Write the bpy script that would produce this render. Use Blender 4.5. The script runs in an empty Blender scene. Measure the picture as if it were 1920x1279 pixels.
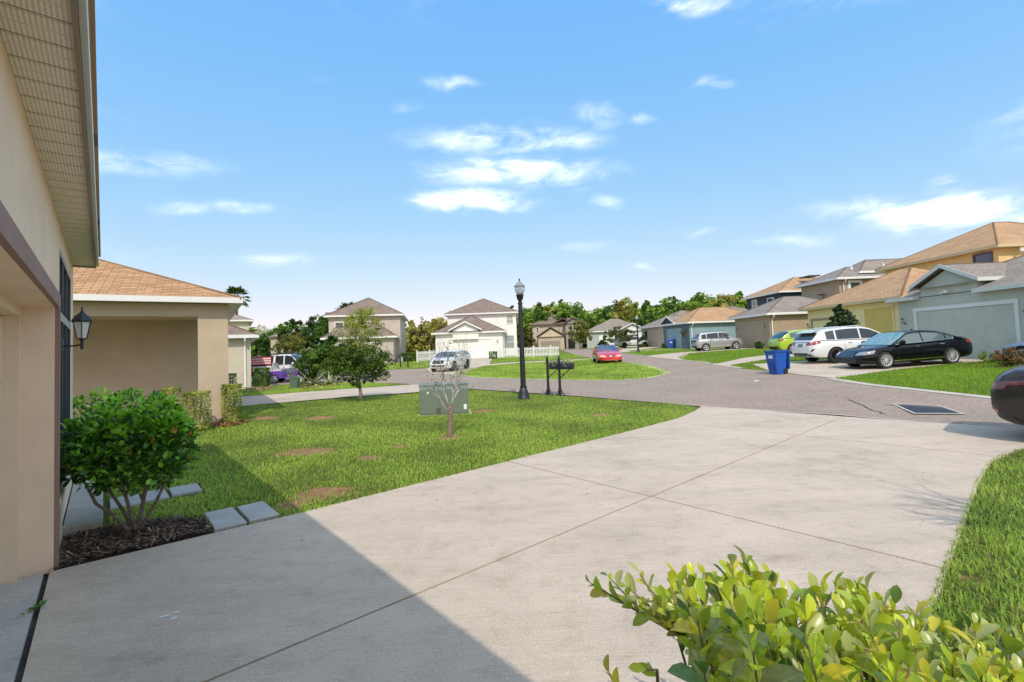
import bpy, bmesh, math, random
import numpy as np
from math import sin, cos, tan, radians, pi, sqrt, atan2
from mathutils import Vector, Matrix, geometry
from mathutils.bvhtree import BVHTree
random.seed(7); rng = np.random.default_rng(7)
SC = bpy.context.scene; COL = SC.collection

# ------------------------------------------------------------------ camera
FPX = 886.0; PITCH = radians(2.5); ROLL = radians(2.1); EYE = 1.7
PCX, PCY = 960.0, 651.0 - 886.0*tan(PITCH)
_U0 = np.array([0, -sin(PITCH), cos(PITCH)]); _FW = np.array([0, cos(PITCH), sin(PITCH)]); _X = np.array([1.0, 0, 0])
_R = cos(ROLL)*_X - sin(ROLL)*_U0; _UP = sin(ROLL)*_X + cos(ROLL)*_U0; EYEP = np.array([0, 0, EYE])
cam_d = bpy.data.cameras.new("camera"); cam = bpy.data.objects.new("camera", cam_d); COL.objects.link(cam)
cam_d.sensor_width = 36.0; cam_d.lens = 36.0*FPX/1920.0; cam_d.clip_end = 3000; cam_d.clip_start = 0.05
cam_d.shift_y = -(639.5-PCY)/1920.0
cam.matrix_world = Matrix(((_R[0], _UP[0], -_FW[0], 0), (_R[1], _UP[1], -_FW[1], 0), (_R[2], _UP[2], -_FW[2], EYE), (0, 0, 0, 1)))
SC.camera = cam
SC.render.resolution_x, SC.render.resolution_y = 1024, 682

def ray(px, py): return _FW + _R*(px-PCX)/FPX - _UP*(py-PCY)/FPX
def at(px, py, Y):
    d = ray(px, py); return EYEP + d*(Y/d[1])

# ------------------------------------------------------------------ light
SUN = np.array([0.082, -0.728, 0.0]); SUN = SUN/np.linalg.norm(SUN); ELEV = radians(47.0)
sun_vec = Vector((SUN[0]*cos(ELEV), SUN[1]*cos(ELEV), sin(ELEV)))
SUN_STRENGTH = 2.05; SKY_STRENGTH = 0.15; EXPOSURE = 0.54
sd = bpy.data.lights.new("sun", 'SUN'); sd.energy = SUN_STRENGTH; sd.angle = radians(0.55); sd.color = (1.0, 0.93, 0.82)
so = bpy.data.objects.new("sun", sd); COL.objects.link(so); so.rotation_euler = sun_vec.to_track_quat('Z', 'Y').to_euler(); so.location = (0, 0, 60)
SC.view_settings.view_transform = 'Standard'; SC.view_settings.look = 'None'; SC.view_settings.gamma = 1.0
SC.view_settings.use_curve_mapping = False; SC.view_settings.exposure = EXPOSURE

W = bpy.data.worlds.new("World"); SC.world = W; W.use_nodes = True
nt = W.node_tree; nt.nodes.clear()
def wn(t, **k):
    n = nt.nodes.new(t)
    for a, b in k.items(): setattr(n, a, b)
    return n
def wm(op, a, b=None, c=None):
    n = nt.nodes.new('ShaderNodeMath'); n.operation = op
    for i, v in enumerate((a, b, c)):
        if v is None: continue
        if hasattr(v, 'is_linked') or hasattr(v, 'links'): nt.links.new(v, n.inputs[i])
        else: n.inputs[i].default_value = v
    return n.outputs[0]
def wdot(vec, d):
    n = nt.nodes.new('ShaderNodeVectorMath'); n.operation = 'DOT_PRODUCT'; nt.links.new(vec, n.inputs[0]); n.inputs[1].default_value = tuple(d); return n.outputs['Value']
sky = wn('ShaderNodeTexSky'); sky.sky_type = 'NISHITA'; sky.sun_disc = False; sky.sun_elevation = ELEV
sky.sun_rotation = atan2(sun_vec.x, sun_vec.y); sky.altitude = 0; sky.air_density = 1.0; sky.dust_density = 0.6; sky.ozone_density = 2.5
tc = wn('ShaderNodeTexCoord'); P = tc.outputs['Generated']
mp = wn('ShaderNodeMapping'); mp.inputs['Scale'].default_value = (9, 9, 26); nt.links.new(P, mp.inputs['Vector'])
nz = wn('ShaderNodeTexNoise'); nz.inputs['Scale'].default_value = 1.0; nz.inputs['Detail'].default_value = 10; nz.inputs['Roughness'].default_value = 0.62; nz.inputs['Distortion'].default_value = 0.4
nt.links.new(mp.outputs[0], nz.inputs['Vector'])
CLOUDS = [(950, 262, 150, 24, 1.0), (975, 322, 145, 28, 1.15), (888, 378, 95, 19, 1.3), (1125, 215, 50, 22, .62), (838, 153, 50, 12, .62), (285, 306, 88, 20, .74),
          (1745, 400, 118, 25, 1.1), (350, 390, 50, 14, .5), (460, 389, 52, 12, .52), (525, 488, 70, 14, .55), (1285, 8, 55, 14, .95), (1210, 505, 45, 10, .55),
          (1320, 437, 45, 9, .55), (1757, 349, 28, 16, .8), (1338, 157, 30, 10, .6), (762, 200, 28, 14, .55), (1080, 270, 50, 15, .6), (590, 145, 30, 10, .4), (1490, 448, 60, 14, .5), (1210, 220, 30, 12, .5), (1140, 375, 30, 14, .5), (1100, 465, 60, 14, .4)]
for k in range(125):   # unseen clouds added outside the frame to raise the neutral ambient light
    e = math.asin(random.uniform(.10, .95)); a = random.uniform(0, 2*pi); d_ = np.array([sin(a)*cos(e), cos(a)*cos(e), sin(e)]); q_ = d_@_FW
    if q_ > 0 and abs((d_@_R)/q_*FPX) < 1250 and PCY-(d_@_UP)/q_*FPX > -260: continue
    CLOUDS.append((d_, None, random.uniform(90, 190)*(1+sin(e)), random.uniform(18, 36)*(1+4*sin(e)), 1.0))
wv = wn('ShaderNodeTexNoise'); wv.inputs['Scale'].default_value = 14; wv.inputs['Detail'].default_value = 5; nt.links.new(P, wv.inputs['Vector'])
va = wn('ShaderNodeVectorMath'); va.operation = 'MULTIPLY_ADD'; nt.links.new(wv.outputs['Color'], va.inputs[0]); va.inputs[1].default_value = (.06, .06, .035); 
vb = wn('ShaderNodeVectorMath'); vb.operation = 'SUBTRACT'; nt.links.new(P, vb.inputs[0]); vb.inputs[1].default_value = (.03, .03, .0175); nt.links.new(vb.outputs[0], va.inputs[2]); PW = va.outputs[0]
tot = None
for (px, py, w, h, amp) in CLOUDS:
    d = px if py is None else ray(px, py); d = d/np.linalg.norm(d)
    r = np.cross(d, [0, 0, 1]); r /= np.linalg.norm(r); u = np.cross(r, d)
    if py is not None: r = _R - d*(_R@d); r /= np.linalg.norm(r); u = np.cross(r, d)
    a = wm('MULTIPLY', wdot(PW, r), FPX/w); b = wm('MULTIPLY', wdot(PW, u), FPX/h)
    e = wm('ADD', wm('MULTIPLY', a, a), wm('MULTIPLY', b, b))
    g = wm('MULTIPLY', wm('POWER', 2.718, wm('MULTIPLY', e, -0.9)), amp)
    front = wm('GREATER_THAN', wdot(P, d), 0.5); g = wm('MULTIPLY', g, front)
    tot = g if tot is None else wm('MAXIMUM', tot, g)
cf = wm('MULTIPLY', tot, wm('MULTIPLY_ADD', nz.outputs['Fac'], 3.6, -.9))
mr = wn('ShaderNodeMapRange'); mr.interpolation_type = 'SMOOTHSTEP'; nt.links.new(cf, mr.inputs['Value']); mr.inputs['From Min'].default_value = 0.12; mr.inputs['From Max'].default_value = 1.7; mr.inputs['To Max'].default_value = 0.68
sep = wn('ShaderNodeSeparateColor'); nt.links.new(sky.outputs[0], sep.inputs[0]); cmb = wn('ShaderNodeCombineColor')
for ch, (k_, g_) in zip(('Red', 'Green', 'Blue'), ((1.06, .84), (1.98, .40), (4.3, .03))):   # photographic toe: lifts the deep blue overhead, holds the horizon
    nt.links.new(wm('MULTIPLY', wm('POWER', sep.outputs[ch], g_), k_), cmb.inputs[ch])
mx = wn('ShaderNodeMix'); mx.data_type = 'RGBA'; nt.links.new(mr.outputs[0], mx.inputs['Factor']); nt.links.new(cmb.outputs[0], mx.inputs['A']); mx.inputs['B'].default_value = (11.0, 10.6, 10.2, 1)
CLOUDMIX = mx
bg = wn('ShaderNodeBackground'); bg.inputs['Strength'].default_value = SKY_STRENGTH; nt.links.new(mx.outputs['Result'], bg.inputs['Color'])
wo = wn('ShaderNodeOutputWorld'); nt.links.new(bg.outputs[0], wo.inputs['Surface'])

# ------------------------------------------------------------------ materials
MATS = {}
def mat(name, col, rough=0.8, vary=0.0, scale=3.0, bump=0.0, bscale=40.0, metal=0.0, spec=0.5, col2=None, detail=5.0, coat=0.0, alpha=None, trans=0.0, emit=None):
    if name in MATS: return MATS[name]
    m = bpy.data.materials.new(name); m.use_nodes = True; t = m.node_tree; b = t.nodes['Principled BSDF']
    b.inputs['Base Color'].default_value = (*col, 1); b.inputs['Roughness'].default_value = rough; b.inputs['Metallic'].default_value = metal
    b.inputs['Specular IOR Level'].default_value = spec; b.inputs['Coat Weight'].default_value = coat; b.inputs['Coat Roughness'].default_value = 0.03
    b.inputs['Transmission Weight'].default_value = trans
    c = t.nodes.new('ShaderNodeTexCoord')
    if vary > 0:
        n = t.nodes.new('ShaderNodeTexNoise'); n.inputs['Scale'].default_value = scale; n.inputs['Detail'].default_value = detail; n.inputs['Roughness'].default_value = 0.6
        t.links.new(c.outputs['Object'], n.inputs['Vector'])
        r = t.nodes.new('ShaderNodeValToRGB'); r.color_ramp.elements[0].position = 0.3; r.color_ramp.elements[1].position = 0.7
        lo = col2 or tuple(x*(1-vary) for x in col); hi = tuple(min(1, x*(1+vary)) for x in col) if col2 is None else col
        r.color_ramp.elements[0].color = (*lo, 1); r.color_ramp.elements[1].color = (*hi, 1)
        t.links.new(n.outputs['Fac'], r.inputs['Fac']); t.links.new(r.outputs['Color'], b.inputs['Base Color'])
    if bump > 0:
        n2 = t.nodes.new('ShaderNodeTexNoise'); n2.inputs['Scale'].default_value = bscale; n2.inputs['Detail'].default_value = 4
        t.links.new(c.outputs['Object'], n2.inputs['Vector'])
        bp = t.nodes.new('ShaderNodeBump'); bp.inputs['Strength'].default_value = bump; bp.inputs['Distance'].default_value = 0.02
        t.links.new(n2.outputs['Fac'], bp.inputs['Height']); t.links.new(bp.outputs['Normal'], b.inputs['Normal'])
    MATS[name] = m; return m

def stucco(name, col): return mat(name, col, 0.9, 0.08, 1.7, 0.22, 75.0)
def leafmat(name, transl=0.35, rough=0.45, spec=0.4):
    if name in MATS: return MATS[name]
    m = bpy.data.materials.new(name); m.use_nodes = True; t = m.node_tree; b = t.nodes['Principled BSDF']
    a = t.nodes.new('ShaderNodeAttribute'); a.attribute_name = 'Col'
    b.inputs['Roughness'].default_value = rough; b.inputs['Specular IOR Level'].default_value = spec
    t.links.new(a.outputs['Color'], b.inputs['Base Color'])
    tr = t.nodes.new('ShaderNodeBsdfTranslucent'); hs = t.nodes.new('ShaderNodeHueSaturation'); hs.inputs['Value'].default_value = 1.5; hs.inputs['Hue'].default_value = 0.485
    t.links.new(a.outputs['Color'], hs.inputs['Color']); t.links.new(hs.outputs[0], tr.inputs['Color'])
    mxs = t.nodes.new('ShaderNodeMixShader'); mxs.inputs[0].default_value = transl
    t.links.new(b.outputs[0], mxs.inputs[1]); t.links.new(tr.outputs[0], mxs.inputs[2]); t.links.new(mxs.outputs[0], t.nodes['Material Output'].inputs['Surface'])
    MATS[name] = m; return m
def shingle(name, c1, c2, cm):
    m = bpy.data.materials.new(name); m.use_nodes = True; t = m.node_tree; b = t.nodes['Principled BSDF']; b.inputs['Roughness'].default_value = 0.95; b.inputs['Specular IOR Level'].default_value = 0.2
    uv = t.nodes.new('ShaderNodeUVMap'); br = t.nodes.new('ShaderNodeTexBrick'); t.links.new(uv.outputs[0], br.inputs['Vector'])
    br.inputs['Scale'].default_value = 1.0; br.inputs['Brick Width'].default_value = 0.32; br.inputs['Row Height'].default_value = 0.145; br.inputs['Mortar Size'].default_value = 0.008; br.inputs['Mortar Smooth'].default_value = 0.3
    br.inputs['Color1'].default_value = (*c1, 1); br.inputs['Color2'].default_value = (*c2, 1); br.inputs['Mortar'].default_value = (*cm, 1); br.inputs['Bias'].default_value = 0.0
    n = t.nodes.new('ShaderNodeTexNoise'); n.inputs['Scale'].default_value = 0.9; n.inputs['Detail'].default_value = 6; n.inputs['Roughness'].default_value = .7; t.links.new(uv.outputs[0], n.inputs['Vector'])
    mr_ = t.nodes.new('ShaderNodeMapRange'); mr_.inputs['From Min'].default_value = .3; mr_.inputs['From Max'].default_value = .7; mr_.inputs['To Min'].default_value = 0.78; mr_.inputs['To Max'].default_value = 1.15; t.links.new(n.outputs['Fac'], mr_.inputs['Value'])
    mm = t.nodes.new('ShaderNodeMix'); mm.data_type = 'RGBA'; mm.blend_type = 'MULTIPLY'; mm.inputs['Factor'].default_value = 1
    t.links.new(br.outputs['Color'], mm.inputs['A']); t.links.new(mr_.outputs[0], mm.inputs['B']); t.links.new(mm.outputs['Result'], b.inputs['Base Color'])
    bp = t.nodes.new('ShaderNodeBump'); bp.inputs['Strength'].default_value = 0.6; bp.inputs['Distance'].default_value = 0.02; bp.invert = True; t.links.new(br.outputs['Fac'], bp.inputs['Height']); t.links.new(bp.outputs[0], b.inputs['Normal'])
    MATS[name] = m; return m

WHITE = mat('white_paint', (.78, .77, .74), .55, .03, 2); BLACKM = mat('black_metal', (.018, .019, .021), .42, spec=.5, bump=.08, bscale=30)
RUBBER = mat('rubber', (.02, .02, .02), .85); DARK = mat('dark_void', (.012, .012, .013), .9); CHROME = mat('chrome', (.75, .76, .78), .12, metal=1)
GLASS = mat('tinted_glass', (.02, .026, .03), .03, spec=.8, coat=.3); WINGLASS = mat('window_glass', (.045, .06, .065), .04, spec=.9, coat=.5)
BLINDS = mat('window_blind_glass', (.33, .36, .36), .08, spec=.8, vary=.06, scale=1)
BARK = mat('bark', (.20, .155, .115), .95, .35, 14, .8, 30); PALEBARK = mat('pale_bark', (.36, .30, .235), .95, .35, 22, .8, 40)
SOIL = mat('soil', (.2, .12, .075), .95, .4, 6, .6, 25)
ROOF_TAN = shingle('tan_shingles', (.54, .335, .185), (.46, .28, .15), (.26, .15, .08))
ROOF_GREY = shingle('grey_brown_shingles', (.34, .285, .235), (.28, .235, .195), (.15, .125, .1))
ROOF_BROWN = shingle('brown_shingles', (.30, .225, .175), (.235, .175, .138), (.12, .088, .07))
LEAF = leafmat('foliage', .35, .65, .12); GRASSM = leafmat('grass_blades', .4, .6, .15)

# ------------------------------------------------------------------ helpers
def tag(o, label=None, cat=None, group=None, kind=None):
    if label: o['label'] = label
    if cat: o['category'] = cat
    if group: o['group'] = group
    if kind: o['kind'] = kind
    return o
def thing(name, label, cat, loc=(0, 0, 0), rotz=0.0, group=None):
    o = bpy.data.objects.new(name, None); COL.objects.link(o); o.location = loc; o.rotation_euler = (0, 0, rotz); o.empty_display_size = .2
    return tag(o, label, cat, group)
def kids(o): return [c for c in bpy.data.objects if c.parent == o]
def copy_tree(o, parent=None):
    c = o.copy(); COL.objects.link(c); c.parent = parent
    for ch in o.children: copy_tree(ch, c)
    return c
def link(name, me, parent=None):
    o = bpy.data.objects.new(name, me); COL.objects.link(o); o.parent = parent; return o
class MB:
    """collects shapes into one mesh"""
    def __init__(s): s.v = []; s.f = []; s.m = []; s.uv = {}; s.sm = []
    def add(s, vs, fs, mi=0, smooth=False, uvs=None):
        n = len(s.v); s.v += [tuple(float(c) for c in v) for v in vs]
        for k, f in enumerate(fs):
            if uvs is not None: s.uv[len(s.f)] = uvs[k]
            s.f.append([n+i for i in f]); s.m.append(mi); s.sm.append(smooth)
        return s
    def box(s, x0, x1, y0, y1, z0, z1, mi=0):
        return s.add([(x0, y0, z0), (x1, y0, z0), (x1, y1, z0), (x0, y1, z0), (x0, y0, z1), (x1, y0, z1), (x1, y1, z1), (x0, y1, z1)],
                     [(0, 3, 2, 1), (4, 5, 6, 7), (0, 1, 5, 4), (1, 2, 6, 5), (2, 3, 7, 6), (3, 0, 4, 7)], mi)
    def obox(s, o, ax, ay, az, mi=0):
        o, ax, ay, az = map(Vector, (o, ax, ay, az)); c = [o, o+ax, o+ax+ay, o+ay]; c += [p+az for p in c]
        return s.add(c, [(0, 3, 2, 1), (4, 5, 6, 7), (0, 1, 5, 4), (1, 2, 6, 5), (2, 3, 7, 6), (3, 0, 4, 7)], mi)
    def prism(s, poly, axis, a, b, mi=0):
        """poly: 2-D outline, extruded along axis (0,1,2) from a to b"""
        def p3(p, t):
            q = list(p); q.insert(axis, t); return tuple(q)
        n = len(poly); vs = [p3(p, a) for p in poly]+[p3(p, b) for p in poly]
        fs = [tuple(range(n))[::-1], tuple(range(n, 2*n))]+[(i, (i+1) % n, n+(i+1) % n, n+i) for i in range(n)]
        return s.add(vs, fs, mi)
    def tube(s, pts, rad, seg=8, mi=0, caps=True):
        pts = [Vector(p) for p in pts]; n = len(pts); rad = [rad]*n if not hasattr(rad, '__len__') else rad; vs = []; fs = []
        prev = None
        for i, p in enumerate(pts):
            d = (pts[min(i+1, n-1)]-pts[max(i-1, 0)]); d = d.normalized() if d.length > 0 else Vector((0, 0, 1))
            u = d.orthogonal().normalized() if prev is None else (prev-d*prev.dot(d)).normalized()
            prev = u; w = d.cross(u)
            for k in range(seg):
                a = 2*pi*k/seg; vs.append(p+(u*cos(a)+w*sin(a))*rad[i])
        for i in range(n-1):
            for k in range(seg): fs.append((i*seg+k, i*seg+(k+1) % seg, (i+1)*seg+(k+1) % seg, (i+1)*seg+k))
        if caps: fs += [tuple(range(seg))[::-1], tuple(range((n-1)*seg, n*seg))]
        return s.add(vs, fs, mi, True)
    def lathe(s, prof, seg=16, c=(0, 0, 0), mi=0, axis='z', caps=True):
        """prof: (radius, height) pairs"""
        vs = []; fs = []; n = len(prof)
        for r, h in prof:
            for k in range(seg):
                a = 2*pi*k/seg; x, y = r*cos(a), r*sin(a)
                v = (x, y, h) if axis == 'z' else (x, h, y); vs.append((v[0]+c[0], v[1]+c[1], v[2]+c[2]))
        for i in range(n-1):
            for k in range(seg):
                q = (i*seg+k, i*seg+(k+1) % seg, (i+1)*seg+(k+1) % seg, (i+1)*seg+k); fs.append(q if axis == 'z' else q[::-1])
        if caps: fs += [tuple(range(seg))[::-1], tuple(range((n-1)*seg, n*seg))]
        return s.add(vs, fs, mi, True)
    def mesh(s, name, mats, sharp=35):
        me = bpy.data.meshes.new(name); me.from_pydata(s.v, [], s.f)
        for m in (mats if isinstance(mats, (list, tuple)) else [mats]): me.materials.append(m)
        me.polygons.foreach_set('material_index', s.m); me.polygons.foreach_set('use_smooth', s.sm)
        if s.uv:
            ul = me.uv_layers.new(name='UVMap')
            for fi, uvs in s.uv.items():
                ls = me.polygons[fi].loop_start
                for k, c in enumerate(uvs): ul.data[ls+k].uv = c
        if any(s.sm) and sharp: me.set_sharp_from_angle(angle=radians(sharp))
        me.update(); return me
    def build(s, name, mats, parent=None, **k): return link(name, s.mesh(name, mats, **k), parent)
def fast_mesh(name, V, F, material, cols=None, smooth=False):
    V = np.asarray(V, np.float32); F = np.asarray(F, np.int32); me = bpy.data.meshes.new(name)
    me.vertices.add(len(V)); me.vertices.foreach_set('co', V.ravel()); k = F.shape[1]
    me.loops.add(F.size); me.loops.foreach_set('vertex_index', F.ravel()); me.polygons.add(len(F)); me.polygons.foreach_set('loop_start', np.arange(0, F.size, k, dtype=np.int32))
    if smooth: me.polygons.foreach_set('use_smooth', np.ones(len(F), bool))
    if cols is not None:
        a = me.color_attributes.new('Col', 'FLOAT_COLOR', 'POINT'); c = np.ones((len(V), 4), np.float32); c[:, :3] = cols; a.data.foreach_set('color', c.ravel())
    me.materials.append(material); me.update(calc_edges=True); return me

# ------------------------------------------------------------------ terrain
TP = np.array([(0, 0, 0), (-4, 4, 0), (-2, 5, 0), (5, 12, 0), (2, 3, 0), (8, 7, 0), (8.5, 10, 0), (0, 10, 0), (-6, 9, 0), (-8, 13, .1), (-2, 13, 0), (.3, 16, 0), (-2, 20, 0), (1, 24, .02), (7.4, 22.9, .12),
    (11.6, 17.3, .16), (11.5, 23, .26), (11.5, 29, .38), (11.5, 49, .6), (7.3, 36.5, .25), (15.5, 19.2, .28), (17.5, 20, .36), (14.5, 23, .35), (20.8, 22, .46), (19.8, 28, .65), (17, 31, .64), (18, 42, .77), (20, 56, .9), (13.4, 51, .69), (17, 65, 1.0),
    (-4.7, 34.7, .1), (-2, 52, .6), (-12, 49, .5), (-14, 25, .02), (-18, 34, -.05), (-20, 20, .05), (12, 11, .1), (15, 12, .25), (18, 12, .35), (0, 90, .9), (40, 90, 1.1), (-60, 90, .5), (-80, 30, 0), (60, 30, .9), (60, -20, .4), (-60, -30, 0), (0, -40, 0), (0, 150, .9),
    (-120, 150, .5), (120, 150, 1.1), (150, 0, .6), (-150, 0, 0), (5, -8, 0), (-8, -5, 0), (-14, 8, .05)], float)
def _tps(r2): return np.where(r2 > 1e-9, 0.5*r2*np.log(np.maximum(r2, 1e-9)), 0)
_n = len(TP); _d = TP[:, None, :2]-TP[None, :, :2]; _K = _tps((_d**2).sum(-1)) + np.eye(_n)*2.0
_A = np.zeros((_n+3, _n+3)); _A[:_n, :_n] = _K; _A[:_n, _n] = 1; _A[:_n, _n+1:] = TP[:, :2]; _A[_n, :_n] = 1; _A[_n+1:, :_n] = TP[:, :2].T
_c = np.linalg.solve(_A, np.concatenate([TP[:, 2], [0, 0, 0]]))
def hz(x, y):
    x = np.asarray(x, float); y = np.asarray(y, float); q = np.stack([x, y], -1); dd = q[..., None, :]-TP[:, :2]
    z = _tps((dd**2).sum(-1))@_c[:_n]+_c[_n]+q@_c[_n+1:]
    near = 1/(1+np.exp(-(np.hypot(x-1.5, y-6)-8.5)*1.2)); z = z*near   # the driveway itself is flat
    return np.clip(z, -.4, 1.6)
def gz(x, y): return float(hz(x, y))
def gp(px, py, dz=0.0):
    d = ray(px, py); z = 0.0
    for _ in range(25):
        t = (z+dz-EYE)/d[2]; p = EYEP+d*t; z = .5*z+.5*gz(p[0], p[1])
    return p
def gx(pts, dz=0.0): return [tuple(gp(a, b, dz)[:2]) for a, b in pts]
D = np.array([-.655, .756]); N = np.array([.756, .655])
def SM(s, m): return (s*D[0]+m*N[0], s*D[1]+m*N[1])

def inside(poly, x, y):
    poly = np.asarray(poly); r = np.zeros(np.shape(x), bool); j = len(poly)-1
    for i in range(len(poly)):
        xi, yi = poly[i]; xj, yj = poly[j]
        if yi != yj: r ^= ((yi > y) != (yj > y)) & (x < (xj-xi)*(y-yi)/(yj-yi)+xi)
        j = i
    return r
def smooth_poly(poly, it=2):
    for _ in range(it):
        q = []
        for i in range(len(poly)):
            a = np.array(poly[i]); b = np.array(poly[(i+1) % len(poly)]); q += [tuple(a*.75+b*.25), tuple(a*.25+b*.75)]
        poly = q
    return poly
def sheet(name, poly, material, dz, step=1.0, parent=None, thick=0.0, attr=None):
    poly = [tuple(map(float, p)) for p in poly]; b = []
    for i in range(len(poly)):
        a = np.array(poly[i]); c = np.array(poly[(i+1) % len(poly)]); n = max(1, int(np.hypot(*(c-a))/step))
        b += [tuple(a+(c-a)*k/n) for k in range(n)]
    xs = [p[0] for p in b]; ys = [p[1] for p in b]
    gx_, gy_ = np.meshgrid(np.arange(min(xs)+step*.5, max(xs), step), np.arange(min(ys)+step*.5, max(ys), step)); gx_, gy_ = gx_.ravel(), gy_.ravel()
    k = inside(b, gx_, gy_); nb = len(b)
    pts = [Vector(p) for p in b]+[Vector((x, y)) for x, y in zip(gx_[k], gy_[k])]
    v, e, f, *_ = geometry.delaunay_2d_cdt(pts, [(i, (i+1) % nb) for i in range(nb)], [list(range(nb))], 1, 1e-5)
    co = np.array([(p.x, p.y) for p in v]); z = hz(co[:, 0], co[:, 1])+dz
    me = bpy.data.meshes.new(name); V = [(c[0], c[1], h) for c, h in zip(co, z)]; Fs = [tuple(q) for q in f]
    if thick:
        bi = [i for i in range(nb)]; n0 = len(V)
        if len(v) >= nb: V += [(V[i][0], V[i][1], V[i][2]-thick) for i in bi]; Fs += [(bi[i], n0+i, n0+(i+1) % nb, bi[(i+1) % nb]) for i in range(nb)]
    me.from_pydata(V, [], Fs)
    if attr is not None:
        a = me.attributes.new('dry', 'FLOAT', 'POINT'); av = np.zeros(len(V), np.float32); av[:len(co)] = attr(co[:, 0], co[:, 1]); a.data.foreach_set('value', av)
    me.materials.append(material); me.update()
    bm = bmesh.new(); bm.from_mesh(me); bmesh.ops.recalc_face_normals(bm, faces=bm.faces); 
    up = sum(fc.normal.z*fc.calc_area() for fc in bm.faces)
    if up < 0: bmesh.ops.reverse_faces(bm, faces=bm.faces)
    bm.to_mesh(me); bm.free()
    return link(name, me, parent)
def ribbon(path, w0, w1):
    """polygon following a path, offset w0..w1 to its left"""
    path = [np.array(p, float) for p in path]; L = []; R_ = []
    for i, p in enumerate(path):
        d = path[min(i+1, len(path)-1)]-path[max(i-1, 0)]; d /= np.linalg.norm(d)+1e-9; n = np.array([-d[1], d[0]])
        L.append(tuple(p+n*w1)); R_.append(tuple(p+n*w0))
    return L+R_[::-1]
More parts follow.
